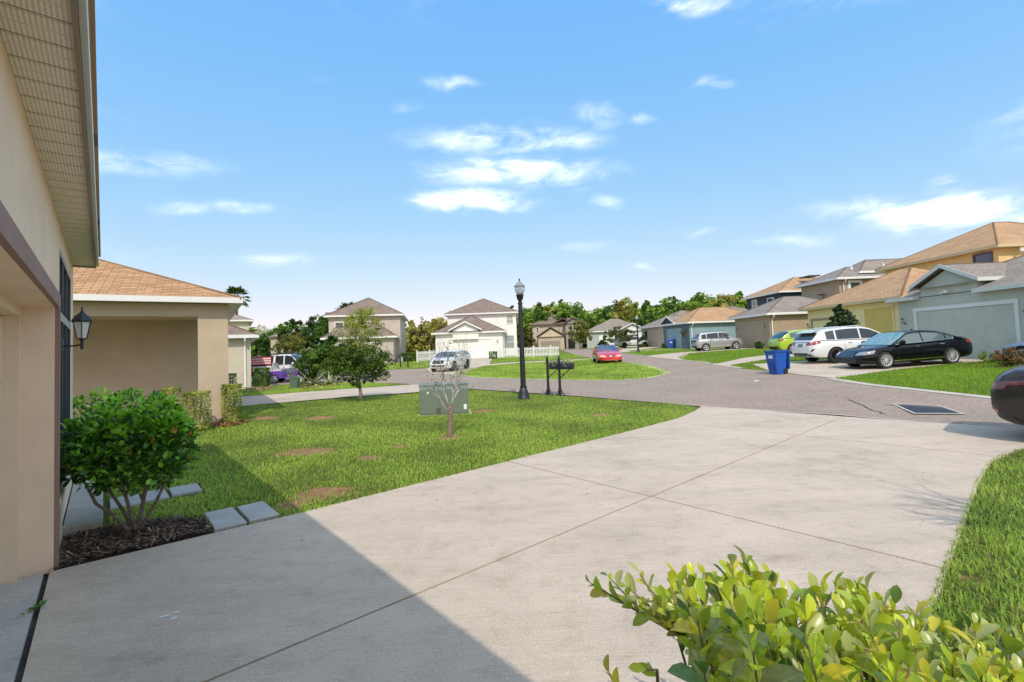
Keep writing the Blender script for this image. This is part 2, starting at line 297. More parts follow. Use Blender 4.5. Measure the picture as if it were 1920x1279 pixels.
# ------------------------------------------------------------------ ground, road, concrete
def ground_mat(name, kind):
    m = bpy.data.materials.new(name); m.use_nodes = True; t = m.node_tree; b = t.nodes['Principled BSDF']; b.inputs['Roughness'].default_value = .95; b.inputs['Specular IOR Level'].default_value = .15
    tc_ = t.nodes.new('ShaderNodeTexCoord'); O = tc_.outputs['Object']
    def noise(s, d=6, r=.6, v=None):
        n = t.nodes.new('ShaderNodeTexNoise'); n.inputs['Scale'].default_value = s; n.inputs['Detail'].default_value = d; n.inputs['Roughness'].default_value = r; t.links.new(v or O, n.inputs['Vector']); return n.outputs['Fac']
    def ramp(f, stops):
        r = t.nodes.new('ShaderNodeValToRGB'); t.links.new(f, r.inputs['Fac'])
        while len(r.color_ramp.elements) < len(stops): r.color_ramp.elements.new(.5)
        for e, (p, c) in zip(r.color_ramp.elements, stops): e.position = p; e.color = (*c, 1) if len(c) == 3 else c
        return r.outputs['Color']
    def mix(f, a, c, blend='MIX'):
        n = t.nodes.new('ShaderNodeMix'); n.data_type = 'RGBA'; n.blend_type = blend
        if hasattr(f, 'links'): t.links.new(f, n.inputs['Factor'])
        else: n.inputs['Factor'].default_value = f
        for k, s in ((a, 'A'), (c, 'B')):
            if isinstance(k, tuple): n.inputs[s].default_value = (*k, 1)
            else: t.links.new(k, n.inputs[s])
        return n.outputs['Result']
    def bump(f, st, dist=.02):
        p = t.nodes.new('ShaderNodeBump'); p.inputs['Strength'].default_value = st; p.inputs['Distance'].default_value = dist; t.links.new(f, p.inputs['Height']); t.links.new(p.outputs[0], b.inputs['Normal'])
    if kind == 'grass':
        c = ramp(noise(.35, 5), [(.3, (.13, .18, .03)), (.5, (.17, .23, .036)), (.7, (.23, .27, .05))])
        c = mix(ramp(noise(9, 8, .75), [(.35, (.55, .55, .55)), (.65, (1.25, 1.25, 1.2))]), c, c) if 0 else mix(1.0, c, ramp(noise(14, 8, .8), [(.3, (.5, .5, .45)), (.7, (1.3, 1.3, 1.25))]), 'MULTIPLY')
        bump(noise(30, 6, .8), .8, .05)
    elif kind == 'lawn':
        a = t.nodes.new('ShaderNodeAttribute'); a.attribute_name = 'dry'
        g = ramp(noise(22, 6, .8), [(.3, (.075, .095, .02)), (.7, (.15, .18, .035))])
        s = ramp(noise(11, 7, .8), [(.3, (.2, .095, .045)), (.5, (.38, .21, .105)), (.7, (.5, .34, .19))])
        ma = t.nodes.new('ShaderNodeMath'); ma.operation = 'ADD'; t.links.new(a.outputs['Fac'], ma.inputs[0]); m2 = t.nodes.new('ShaderNodeMath'); m2.operation = 'MULTIPLY_ADD'; t.links.new(noise(7, 6, .7), m2.inputs[0]); m2.inputs[1].default_value = 1.5; m2.inputs[2].default_value = -.75; t.links.new(m2.outputs[0], ma.inputs[1])
        c = mix(ramp(ma.outputs[0], [(.35, (0, 0, 0)), (.6, (1, 1, 1))]), g, s); bump(noise(40, 6, .8), .9, .03)
    elif kind == 'asphalt':
        c = ramp(noise(.5, 6, .65), [(.3, (.30, .235, .185)), (.7, (.37, .29, .23))])
        sp = noise(42, 4, .8); c = mix(1.0, c, ramp(sp, [(.32, (.52, .51, .5)), (.5, (1, 1, 1)), (.68, (1.5, 1.48, 1.45))]), 'MULTIPLY'); c = mix(1.0, c, ramp(noise(17, 5, .85), [(.34, (.70, .69, .68)), (.5, (1, 1, 1)), (.66, (1.32, 1.31, 1.3))]), 'MULTIPLY')
        c = mix(1.0, c, ramp(noise(6, 8, .75), [(.25, (.8, .8, .8)), (.6, (1.08, 1.07, 1.06))]), 'MULTIPLY'); bump(sp, .5, .01)
    else:
        base, k = (((.535, .436, .338), (.595, .482, .372)) if kind == 'concrete' else ((.46, .42, .36), (.52, .48, .41))), None
        c = ramp(noise(.9, 6, .6), [(.3, base[0]), (.7, base[1])])
        mpv = t.nodes.new('ShaderNodeMapping'); mpv.inputs['Rotation'].default_value = (0, 0, radians(-41)); mpv.inputs['Scale'].default_value = (.35, 1.5, 1); t.links.new(O, mpv.inputs['Vector'])
        c = mix(1.0, c, ramp(noise(1.5, 8, .72, mpv.outputs[0]), [(.28, (.72, .71, .70)), (.40, (.93, .93, .925)), (.56, (1.03, 1.03, 1.03))]), 'MULTIPLY')   # tyre and weather stains
        c = mix(1.0, c, ramp(noise(5, 6, .7), [(.28, (.84, .83, .81)), (.5, (1, 1, 1))]), 'MULTIPLY')
        sp = noise(60, 5, .75); c = mix(1.0, c, ramp(sp, [(.30, (.60, .59, .58)), (.43, (.96, .96, .96)), (.58, (1.02, 1.02, 1.02)), (.68, (1.5, 1.5, 1.5))]), 'MULTIPLY')   # exposed aggregate
        vo = t.nodes.new('ShaderNodeTexVoronoi'); vo.inputs['Scale'].default_value = 1.7; t.links.new(O, vo.inputs['Vector']); c = mix(1.0, c, ramp(vo.outputs['Distance'], [(.015, (.45, .43, .41)), (.035, (1, 1, 1))]), 'MULTIPLY')   # dropped oil and gum spots
        mpb = t.nodes.new('ShaderNodeMapping'); mpb.inputs['Rotation'].default_value = (0, 0, radians(-41)); mpb.inputs['Scale'].default_value = (3, 90, 1); t.links.new(O, mpb.inputs['Vector']); br_ = noise(1, 4, .7, mpb.outputs[0]); c = mix(1.0, c, ramp(br_, [(.3, (.90, .90, .90)), (.7, (1.08, 1.08, 1.08))]), 'MULTIPLY')   # broom finish
        big = noise(.55, 8, .78); c = mix(1.0, c, ramp(big, [(.30, (.74, .735, .72)), (.45, (.98, .98, .98)), (.7, (1.06, 1.06, 1.06))]), 'MULTIPLY')
        bump(sp, .35, .008)
    t.links.new(c, b.inputs['Base Color']); MATS[name] = m; return m
G_GRASS = ground_mat('grass_ground', 'grass'); G_LAWN = ground_mat('lawn_soil', 'lawn'); ASPHALT = ground_mat('asphalt', 'asphalt'); CONC = ground_mat('concrete', 'concrete'); CONC2 = ground_mat('grey_concrete', 'grey')
KERB = mat('kerb_concrete', (.52, .46, .38), .9, .15, 2, .2, 30)
JOINT = mat('joint_dark', (.06, .052, .045), .95, .6, 9)

xs = np.concatenate([np.arange(-420, -45, 15), np.arange(-45, 46, 1.0), np.arange(60, 430, 15)]); ys = np.concatenate([np.arange(-120, -24, 12), np.arange(-24, 101, 1.0), np.arange(115, 620, 15)])
GX, GY = np.meshgrid(xs, ys); far = np.clip((np.hypot(GX, GY)-150)/60, 0, 1)
GZ = np.concatenate([hz(GX[i], GY[i]) for i in range(len(ys))]).reshape(GX.shape)*(1-far)+.8*far-.045
nx_, ny_ = len(xs), len(ys); idx = np.arange(nx_*ny_).reshape(ny_, nx_)
Fq = np.stack([idx[:-1, :-1], idx[:-1, 1:], idx[1:, 1:], idx[1:, :-1]], -1).reshape(-1, 4)
gr = link('ground', fast_mesh('ground', np.stack([GX, GY, GZ], -1).reshape(-1, 3), Fq, G_GRASS, smooth=True)); tag(gr, kind='structure')

ROAD_NEAR = gx([(1920, 803), (1720, 790), (1575, 777), (1440, 769), (1325, 762), (1240, 754), (1160, 748), (1100, 743), (1000, 736), (940, 732), (880, 728.5), (785, 724), (762, 719), (720, 718), (636, 717), (560, 719), (485, 724)])
ROAD_FAR_L = gx([(478, 706), (560, 703), (640, 699), (702, 694.5), (760, 692), (805, 690.5), (846, 700)])
ISLAND_EDGE = gx([(846, 700), (881, 707), (968, 710.5), (1047, 712.5), (1160, 713.5), (1220, 709), (1248, 703), (1256, 698.5), (1240, 691), (1200, 682.5), (1155, 676), (1112, 671)])
ROAD_UP = gx([(1085, 667), (1062, 660), (1050, 655.5), (1075, 653.5), (1110, 655)])
RIGHT_EDGE = gx([(1174, 663), (1209, 667.5), (1253, 672), (1279, 675.2), (1318, 679), (1336, 683.5), (1388, 690.5), (1441, 695), (1480, 700), (1565, 709), (1640, 720), (1750, 731.5), (1860, 743), (1990, 757)])
er = [SM(-9, 11.7), SM(-4, 11.75)]; efar = [RIGHT_EDGE[-1], (RIGHT_EDGE[-1][0]+5, RIGHT_EDGE[-1][1]-6), (SM(-9, 17.5))]
road_poly = er+ROAD_NEAR+ROAD_FAR_L+ISLAND_EDGE[1:]+ROAD_UP+RIGHT_EDGE+efar[1:]
tag(sheet('road', road_poly, ASPHALT, -.018, .9), kind='structure')
for path, w0, w1 in ((ISLAND_EDGE, -.02, .33), (RIGHT_EDGE[:7], -.02, .3), (RIGHT_EDGE[9:], -.3, .02), (ROAD_NEAR[:5], -.02, .06)):
    tag(sheet('kerb_strip', ribbon(path, w0, w1), KERB, -.006, .8), kind='structure')

# driveway in front of the garage: slabs with sawn joints over a dark bed
def dl(m): return float(np.interp(m, [-.33, 1.6, 5, 7.6, 9.6, 10.8, 11.75], [5.52, 5.46, 5.5, 5.52, 5.6, 5.85, 6.15]))
def drr(m): return float(np.interp(m, [-.33, 3.9, 7.5, 8.7, 9.6, 10.5, 11.3, 11.75], [.63, .6, .68, .66, .5, .2, -.5, -1.1]))
ms = np.linspace(-.33, 11.72, 30)
bed = tag(sheet('driveway', [SM(dl(m)-.01, m) for m in ms]+[SM(drr(m)+.01, m) for m in ms[::-1]], JOINT, -.022, 1.0), kind='structure')
rows = [-.33, 4.57, 9.08, 11.72]; JM = 3.04
for k in range(3):
    a, b_ = rows[k]+(.010 if k else 0), rows[k+1]-(.010 if k < 2 else 0); mm = np.linspace(a, b_, 14)
    o = sheet('concrete_slab', [SM(dl(m), m) for m in mm]+[SM(JM+.011, m) for m in mm[::-1]], CONC, 0, .6, bed, .02)
    o = sheet('concrete_slab', [SM(JM-.011, m) for m in mm]+[SM(drr(m), m) for m in mm[::-1]], CONC, 0, .6, bed, .02)
tag(sheet('apron_gap', [SM(5.52, -.30), SM(.4, -.30), SM(.4, -.40), SM(5.52, -.40)], JOINT, -.03, .5), kind='structure')
tag(sheet('garage_apron', [SM(5.5, -.365), SM(.4, -.365), SM(.4, -.75), SM(5.5, -.75)], CONC2, .004, .5, None, .1), kind='structure')
# lawns with dry patches
def ell(px, py, rx, ry):
    c = gp(px, py); Y = c[1]; return (c[0], c[1], rx*Y/FPX, abs(gp(px, py-ry)[1]-gp(px, py+ry)[1])/2)
DRYP = [ell(575, 846, 62, 8), ell(690, 857, 24, 6), ell(610, 922, 60, 13), ell(550, 942, 36, 12), ell(600, 783, 30, 4), ell(500, 783, 26, 4), ell(905, 770, 26, 3), ell(1128, 777, 24, 3), ell(842, 819, 24, 5), ell(750, 836, 20, 3), ell(1830, 1085, 24, 14)]
def dry(x, y):
    v = np.zeros(np.shape(x))
    for cx, cy, rx, ry in DRYP: v = np.maximum(v, 1.05-np.hypot((x-cx)/rx, (y-cy)/ry)*.62)
    return np.clip(v, 0, 1)
lawn_near = [SM(5.6, .85), SM(5.48, 1.7), SM(5.52, 5), SM(5.55, 7.6), SM(5.62, 9.6), SM(5.88, 10.8), SM(6.1, 11.4)]+gx([(1280, 759), (1240, 756), (1160, 750), (1000, 739), (880, 731.5), (785, 737), (640, 747), (445, 763), (385, 775), (330, 785), (240, 790)])+[SM(9.6, -.33), SM(6.0, -.33), SM(6.0, .6)]
tag(sheet('lawn', lawn_near, G_LAWN, -.012, .22, attr=dry), kind='structure')
lawn_right = [SM(.62, -.2), SM(.58, 3.9), SM(.66, 7.5), SM(.64, 8.7), SM(.48, 9.6), SM(.18, 10.5), SM(-.5, 11.3), SM(-6, 11.5), SM(-6, -.2)]
tag(sheet('lawn', lawn_right, G_LAWN, -.012, .22, attr=dry), kind='structure')
# other driveways and the pavement
tag(sheet('neighbour_driveway', gx([(380, 748), (447, 744), (640, 730), (781, 720.5), (800, 726), (785, 735), (640, 745), (445, 762), (380, 768)]), CONC, -.002, .8), kind='structure')
tag(sheet('far_driveway', gx([(850, 674), (926, 668), (917, 684), (893, 690), (850, 703), (806, 700), (800, 690.5), (838, 682)]), CONC, -.003, .8), kind='structure')
tag(sheet('pavement', ribbon(gx([(905, 686), (970, 681), (1030, 678), (1085, 675.5), (1118, 673)]), 0, 1.5), CONC, -.004, .8), kind='structure')
GDRV = [RIGHT_EDGE[7], RIGHT_EDGE[8], RIGHT_EDGE[9], (15.2, 18.75), (20.9, 20.0), (21.2, 25.2), (16, 24.9), (12.6, 25)]
tag(sheet('far_driveway', GDRV, CONC, -.003, .8), kind='structure')
for A in ([RIGHT_EDGE[6], RIGHT_EDGE[5], (14.5, 29.6), (21.4, 32.9), (21.4, 28.6), (15, 27.6), (11.6, 25.4)], [RIGHT_EDGE[3], RIGHT_EDGE[1], (14, 42.8), (21.5, 44.5), (21.5, 39.8), (15, 40.3)]):
    tag(sheet('far_driveway', A, CONC, -.003, .9), kind='structure')
tag(sheet('far_driveway', gx([(1110, 664), (1165, 661), (1290, 656), (1250, 652), (1180, 656)]), CONC, -.003, 1.2), kind='structure')
tag(sheet('far_driveway', gx([(1160, 660.5), (1245, 650.5), (1225, 650), (1130, 657)]), CONC, .004, 1.2), kind='structure')
# crack in the road (real gap drawn as a thin dark strip) and a scrap of paper
for pts in ([(1590, 748), (1612, 757), (1640, 768), (1668, 777)], [(1660, 757), (1700, 762)]):
    P_ = gx(pts); P2 = []
    for i in range(len(P_)-1):
        for k in range(5): 
            q = np.array(P_[i])*(1-k/5)+np.array(P_[i+1])*k/5; P2.append(tuple(q+rng.normal(0, .03, 2)))
    tag(sheet('road_crack', ribbon(P2, -.02, .02), JOINT, -.012, .3), kind='structure')
q = gp(1421, 715); b = MB(); b.add([(-.16, -.05, 0), (.1, -.09, .015), (.17, .05, 0), (-.05, .1, .03)], [(0, 1, 2, 3)])
o = b.build('paper_scrap', WHITE); o.location = (q[0], q[1], q[2]+.0); tag(o, 'scrap of white paper lying on the road before the blue bin', 'litter')

b = MB()
for (px, py, l, a) in ((307, 1157, .10, .5), (326, 1160, .05, .9), (331, 1149, .045, .7)):
    q = gp(px, py); u = np.array([cos(a), sin(a)])*l/2; v = np.array([-sin(a), cos(a)])*.012; b.add([(*(q[:2]-u), .002), (*(q[:2]+v), .006), (*(q[:2]+u), .003), (*(q[:2]-v), .004)], [(0, 3, 2, 1)])
tag(b.build('paper_shreds', WHITE), 'torn white paper shreds lying on the shaded part of the driveway', 'litter')
# storm drain grate with its concrete collar
gcor = [np.array(gp(*p)[:2]) for p in ((1678, 757), (1752, 757), (1802, 775), (1716, 775))]; gc = sum(gcor)/4
t = thing('storm_drain', 'dark iron storm drain grate set in a pale concrete frame in the road', 'drain grate', (gc[0], gc[1], gz(*gc)-.012)); zz = gz(*gc)
loc = [c-gc for c in gcor]; b = MB()
for i in range(4):
    a, c = loc[i], loc[(i+1) % 4]; a2, c2 = a*1.13, c*1.13; b.add([(*a, .012), (*c, .012), (*c2, .01), (*a2, .01), (*a, -.05), (*c, -.05)], [(0, 1, 2, 3), (1, 0, 4, 5)])
b.build('frame', KERB, t); b = MB(); b.add([(*p, -.04) for p in loc], [(0, 1, 2, 3)]); b.build('pit', DARK, t)
GRATE = mat('iron_grate', (.075, .07, .085), .6, .2, 9, metal=.4)
for k in range(13):
    f = (k+.5)/13; a = loc[0]*(1-f)+loc[1]*f; c = loc[3]*(1-f)+loc[2]*f; d = (loc[1]-loc[0])/13*.34
    b = MB(); b.add([(*(a-d), .006), (*(a+d), .006), (*(c+d), .006), (*(c-d), .006), (*(a-d), -.03), (*(a+d), -.03), (*(c+d), -.03), (*(c-d), -.03)], [(0, 1, 2, 3), (0, 4, 5, 1), (1, 5, 6, 2), (2, 6, 7, 3), (3, 7, 4, 0)]); b.build('bar', GRATE, t)
for f in (.33, .66):
    a = loc[0]*(1-f)+loc[3]*f; c = loc[1]*(1-f)+loc[2]*f; d = (loc[3]-loc[0])*.02
    b = MB(); b.add([(*(a-d), .003), (*(c-d), .003), (*(c+d), .003), (*(a+d), .003)], [(0, 1, 2, 3)]); b.build('cross_bar', GRATE, t)

# ------------------------------------------------------------------ house kit
def lwin(root, o, rx, nz_, w, h, frame=WHITE, pane=WINGLASS, fw=.07, mull=1, rail=True, depth=.05, trim=0.0, trimmat=None):
    """window: o = lower left corner in the house frame, rx = direction along the wall, nz_ = outward normal"""
    o = Vector(o); rx = Vector(rx); n = Vector(nz_); z = Vector((0, 0, 1)); b = MB()
    p = o+n*.004
    b.obox(p, rx*w, n*depth, z*fw); b.obox(p+z*(h-fw), rx*w, n*depth, z*fw); b.obox(p+z*fw, rx*fw, n*depth, z*(h-2*fw)); b.obox(p+z*fw+rx*(w-fw), rx*fw, n*depth, z*(h-2*fw))
    for k in range(1, mull): b.obox(p+z*fw+rx*(w*k/mull-fw*.4), rx*fw*.8, n*depth*.9, z*(h-2*fw))
    if rail: b.obox(p+z*(h*.5-fw*.35)+rx*fw, rx*(w-2*fw), n*depth*.8, z*fw*.7)
    fr = b.build('window', frame, root)
    g = MB(); q = o+n*.012; g.add([q+rx*fw*.8+z*fw*.8, q+rx*(w-fw*.8)+z*fw*.8, q+rx*(w-fw*.8)+z*(h-fw*.8), q+rx*fw*.8+z*(h-fw*.8)], [(0, 1, 2, 3)]); g.build('pane', pane, fr)
    if trim:
        b = MB(); b.obox(o-rx*trim-z*trim, rx*(w+2*trim), n*.03, z*trim); b.obox(o-rx*trim+z*h, rx*(w+2*trim), n*.03, z*trim); b.obox(o-rx*trim, rx*trim, n*.03, z*h); b.obox(o+rx*w, rx*trim, n*.03, z*h); b.build('window_trim', trimmat or frame, root)
    return fr
_pan = {}
def garage_door(root, x, w, h, z0, doormat, trimmat, y=0.0, nx=4, nzz=4, tw=.13, inset=.1, panels=True):
    """on the front wall (plane y): trim, recessed door, raised panels"""
    b = MB()
    b.box(x-tw, x, y-.045, y+.002, z0, z0+h); b.box(x+w, x+w+tw, y-.045, y+.002, z0, z0+h); b.box(x-tw-.03, x+w+tw+.03, y-.05, y+.002, z0+h, z0+h+tw*1.15); b.build('garage_trim', trimmat, root)
    b = MB(); sec = h/nzz; yy = y+inset
    for k in range(nzz): b.box(x+.01, x+w-.01, yy, yy+.04, z0+k*sec+.006, z0+(k+1)*sec-.006)
    b.box(x, x+w, yy+.041, yy+.06, z0, z0+h)
    d = b.build('garage_door', doormat, root)
    if panels:
        pw, ph = w/nx*.8, sec*.62; key = (round(pw, 3), round(ph, 3), doormat.name)
        if key not in _pan:
            e = .035; q = MB(); q.add([(0, 0, 0), (pw, 0, 0), (pw, 0, ph), (0, 0, ph), (e, -.022, e), (pw-e, -.022, e), (pw-e, -.022, ph-e), (e, -.022, ph-e)], [(4, 5, 6, 7), (0, 1, 5, 4), (1, 2, 6, 5), (2, 3, 7, 6), (3, 0, 4, 7)]); _pan[key] = q.mesh('panel', doormat)
        for i in range(nx):
            for k in range(nzz):
                o = link('panel', _pan[key], d); o.location = (x+w*(i+.1)/nx, yy-.001, z0+sec*(k+.19))
    rv = MB(); rv.box(x-.002, x, y, yy+.06, z0, z0+h); rv.box(x+w, x+w+.002, y, yy+.06, z0, z0+h); rv.build('door_jamb', trimmat, root)
    return d
def roof_uv(vs, f):
    P = [Vector(vs[i]) for i in f]; n = (P[1]-P[0]).cross(P[2]-P[0]).normalized()
    if n.z < 0: n = -n
    u = Vector((-n.y, n.x, 0)); u = u.normalized() if u.length > 1e-6 else Vector((1, 0, 0)); v = n.cross(u)
    return [(p.dot(u), p.dot(v)) for p in P]
def roof(root, x0, x1, y0, y1, z, pitch=.42, ov=.4, material=ROOF_GREY, trim=WHITE, fh=.17, kind='hip', soffit=WHITE, name='roof'):
    """hip roof over a box; z = wall top.  kind 'gx'/'gy' = gables facing +-x / +-y"""
    X0, X1, Y0, Y1 = x0-ov, x1+ov, y0-ov, y1+ov; zb = z+fh; w, d = X1-X0, Y1-Y0; s = min(w, d)/2; b = MB()
    if kind == 'hip':
        r = s*pitch
        if w >= d: A, B = (X0+s, (Y0+Y1)/2, zb+r), (X1-s, (Y0+Y1)/2, zb+r); vs = [(X0, Y0, zb), (X1, Y0, zb), (X1, Y1, zb), (X0, Y1, zb), A, B]; fs = [(0, 1, 5, 4), (1, 2, 5), (2, 3, 4, 5), (3, 0, 4)]
        else: A, B = ((X0+X1)/2, Y0+s, zb+r), ((X0+X1)/2, Y1-s, zb+r); vs = [(X0, Y0, zb), (X1, Y0, zb), (X1, Y1, zb), (X0, Y1, zb), A, B]; fs = [(0, 1, 4), (1, 2, 5, 4), (2, 3, 5), (3, 0, 4, 5)]
        caps = [(0, 4), (1, 4 if w < d else 5), (2, 5), (3, 5 if w < d else 4), (4, 5)]
    elif kind == 'gy':
        r = w/2*pitch; m = (X0+X1)/2; vs = [(X0, Y0, zb), (X1, Y0, zb), (X1, Y1, zb), (X0, Y1, zb), (m, Y0, zb+r), (m, Y1, zb+r)]; fs = [(1, 2, 5, 4), (3, 0, 4, 5)]; caps = [(4, 5)]
    else:
        r = d/2*pitch; m = (Y0+Y1)/2; vs = [(X0, Y0, zb), (X1, Y0, zb), (X1, Y1, zb), (X0, Y1, zb), (X0, m, zb+r), (X1, m, zb+r)]; fs = [(0, 1, 5, 4), (2, 3, 4, 5)]; caps = [(4, 5)]
    b.add(vs, fs, 0, uvs=[roof_uv(vs, f) for f in fs])
    low = [(v[0], v[1], v[2]-.05) for v in vs]; b.add(low, [f[::-1] for f in fs], 0, uvs=[roof_uv(vs, f)[::-1] for f in fs])
    rf = b.build(name, material, root)
    c = MB()
    for i, k in caps:
        p, q = Vector(vs[i]), Vector(vs[k])
        if (q-p).length > .3: c.tube([p+Vector((0, 0, -.02)), q+Vector((0, 0, -.02))], .06, 5)
    if caps: c.build('ridge_cap', material, rf, sharp=0)
    f = MB(); zt = zb+.01
    if kind == 'hip':
        f.box(X0-.02, X1+.02, Y0-.02, Y0+.02, z, zt); f.box(X0-.02, X1+.02, Y1-.02, Y1+.02, z, zt); f.box(X0-.02, X0+.02, Y0+.02, Y1-.02, z, zt); f.box(X1-.02, X1+.02, Y0+.02, Y1-.02, z, zt)
    elif kind == 'gy':
        f.box(X0-.02, X0+.02, Y0, Y1, z, zt); f.box(X1-.02, X1+.02, Y0, Y1, z, zt); m = (X0+X1)/2
        for yy in (Y0-.03, Y1): f.add([(X0-.02, yy, z), (m, yy, zt+r-.16), (m, yy, zt+r+.02), (X0-.02, yy, zt+.02), (X0-.02, yy+.03, z), (m, yy+.03, zt+r-.16), (m, yy+.03, zt+r+.02), (X0-.02, yy+.03, zt+.02)], [(0, 1, 2, 3), (7, 6, 5, 4), (0, 4, 5, 1), (2, 6, 7, 3), (3, 7, 4, 0)]); f.add([(X1+.02, yy, z), (m, yy, zt+r-.16), (m, yy, zt+r+.02), (X1+.02, yy, zt+.02), (X1+.02, yy+.03, z), (m, yy+.03, zt+r-.16), (m, yy+.03, zt+r+.02), (X1+.02, yy+.03, zt+.02)], [(3, 2, 1, 0), (4, 5, 6, 7), (1, 5, 4, 0), (3, 7, 6, 2), (0, 4, 7, 3)])
    else:
        f.box(X0, X1, Y0-.02, Y0+.02, z, zt); f.box(X0, X1, Y1-.02, Y1+.02, z, zt); m = (Y0+Y1)/2
        for xx in (X0-.03, X1):
            for ya in (Y0-.02, Y1+.02): f.add([(xx, ya, z), (xx, m, zt+r-.16), (xx, m, zt+r+.02), (xx, ya, zt+.02), (xx+.03, ya, z), (xx+.03, m, zt+r-.16), (xx+.03, m, zt+r+.02), (xx+.03, ya, zt+.02)], [(0, 1, 2, 3), (7, 6, 5, 4), (0, 4, 5, 1), (2, 6, 7, 3), (3, 7, 4, 0)])
    f.build('fascia', trim, root)
    sf = MB(); e = .021
    if ov > .05:
        for (a0, a1, b0, b1) in ((X0+e, X1-e, Y0+e, y0), (X0+e, X1-e, y1, Y1-e), (X0+e, x0, y0, y1), (x1, X1-e, y0, y1)): sf.add([(a0, b0, z+.012), (a1, b0, z+.012), (a1, b1, z+.012), (a0, b1, z+.012)], [(3, 2, 1, 0)])
        sf.build('soffit', soffit, root)
    return rf
def walls(root, x0, x1, y0, y1, z0, z1, material, name='wall', hole=None):
    """four walls; hole = (xa, xb, zb) opening in the front wall from the ground up"""
    b = MB()
    if hole:
        xa, xb, zb = hole; V = [(x0, y0, z0), (xa, y0, z0), (xa, y0, zb), (xb, y0, zb), (xb, y0, z0), (x1, y0, z0), (x1, y0, z1), (xb, y0, z1), (xa, y0, z1), (x0, y0, z1)]
        b.add(V, [(0, 1, 2, 8, 9), (2, 3, 7, 8), (4, 5, 6, 7, 3)])
    else: b.add([(x0, y0, z0), (x1, y0, z0), (x1, y0, z1), (x0, y0, z1)], [(0, 1, 2, 3)])
    b.add([(x1, y0, z0), (x1, y1, z0), (x1, y1, z1), (x1, y0, z1)], [(0, 1, 2, 3)]); b.add([(x1, y1, z0), (x0, y1, z0), (x0, y1, z1), (x1, y1, z1)], [(0, 1, 2, 3)]); b.add([(x0, y1, z0), (x0, y0, z0), (x0, y0, z1), (x0, y1, z1)], [(0, 1, 2, 3)])
    return b.build(name, material, root)
def downspout(root, x, y, z0, z1, n=(0, -1), ov=.4, material=WHITE):
    b = MB(); n = Vector((n[0], n[1], 0)); p = Vector((x, y, 0))+n*.06
    b.tube([p+n*(ov-.05)+Vector((0, 0, z1+.02)), p+n*(ov-.08)+Vector((0, 0, z1-.14)), p+Vector((0, 0, z1-.38)), p+Vector((0, 0, z0+.25)), p+n*.12+Vector((0, 0, z0+.06))], .05, 6); b.build('downspout', material, root)
FROST = mat('frosted_glass', (.62, .63, .6), .35, spec=.6)
def wall_lamp(root, o, n, s=1.0, name='wall_lamp'):
    """carriage lantern on the wall at o, outward n; s = height in metres"""
    n = Vector((*n, 0)).normalized(); o = Vector(o); z = Vector((0, 0, 1)); b = MB(); c = o+n*.30*s
    b.lathe([(.001, .0), (.055*s, .01*s), (.055*s, .2*s), (.02*s, .26*s), (.001, .27*s)], 8, o+n*.012-z*.12*s)
    b.tube([o+n*.02, o+n*.12*s-z*.01*s, o+n*.24*s+z*.0, c+z*.02*s], .014*s, 6); b.tube([c-z*.07*s, c+z*.12*s], [.02*s, .024*s], 8)
    rt = b.build(name, BLACKM, root)
    g = MB(); g.lathe([(.07*s, .12*s), (.125*s, .40*s)], 6, c); g.build('glass', FROST, rt, sharp=30)
    h = MB(); h.lathe([(.001, .395*s), (.15*s, .395*s), (.155*s, .42*s), (.10*s, .50*s), (.04*s, .55*s), (.03*s, .57*s), (.012*s, .60*s), (.018*s, .62*s), (.004*s, .67*s)], 6, c, axis='z'); h.lathe([(.04*s, .095*s), (.08*s, .12*s), (.04*s, .13*s)], 6, c)
    for k in range(6):
        a = 2*pi*k/6; h.tube([c+Vector((.072*s*cos(a), .072*s*sin(a), .12*s)), c+Vector((.128*s*cos(a), .128*s*sin(a), .40*s))], .009*s, 4)
    h.build('cage', BLACKM, rt); return rt
def house(name, label, x, y, ex, z=None, group=None):
    t = thing(name, label, 'house', (x, y, gz(x, y) if z is None else z), atan2(ex[1], ex[0]), group); return t
# ------------------------------------------------------------------ our house
S_OWN = stucco('peach_stucco', (.86, .64, .46)); TRIM_BR = mat('mauve_brown_trim', (.30, .18, .14), .8, .12, 3, .2, 40)
CREAM_T = mat('cream_trim', (.78, .6, .43), .6, .04, 3); NAVYF = mat('slate_frame', (.06, .07, .085), .35)
def soffit_mat():
    m = bpy.data.materials.new('vented_soffit'); m.use_nodes = True; t = m.node_tree; b = t.nodes['Principled BSDF']; b.inputs['Roughness'].default_value = .6
    tc_ = t.nodes.new('ShaderNodeTexCoord'); v = t.nodes.new('ShaderNodeTexVoronoi'); v.inputs['Scale'].default_value = 62; v.inputs['Randomness'].default_value = 0; t.links.new(tc_.outputs['Object'], v.inputs['Vector'])
    r = t.nodes.new('ShaderNodeValToRGB'); r.color_ramp.elements[0].position = .22; r.color_ramp.elements[0].color = (.46, .38, .27, 1); r.color_ramp.elements[1].position = .34; r.color_ramp.elements[1].color = (.90, .82, .69, 1)
    t.links.new(v.outputs['Distance'], r.inputs['Fac']); t.links.new(r.outputs['Color'], b.inputs['Base Color']); return m
SOFF = soffit_mat(); SOFF_T = mat('soffit_tan', (.46, .38, .28), .6)
org = (-.31*N[0], -.31*N[1]); own = house('stucco_house', 'peach stucco house with garage opening and vented soffit beside the camera', org[0], org[1], D, 0.0)
b = MB()
for (a, c, z0, z1) in ((-8, .65, 0, 3.03), (.65, 5.55, 2.18, 3.03), (5.55, 6.05, -.02, 3.03), (6.05, 8.1, -.02, .48), (6.05, 8.1, 2.79, 3.03), (8.1, 8.7, -.02, 3.03)): b.box(a, c, 0, .28, z0, z1)
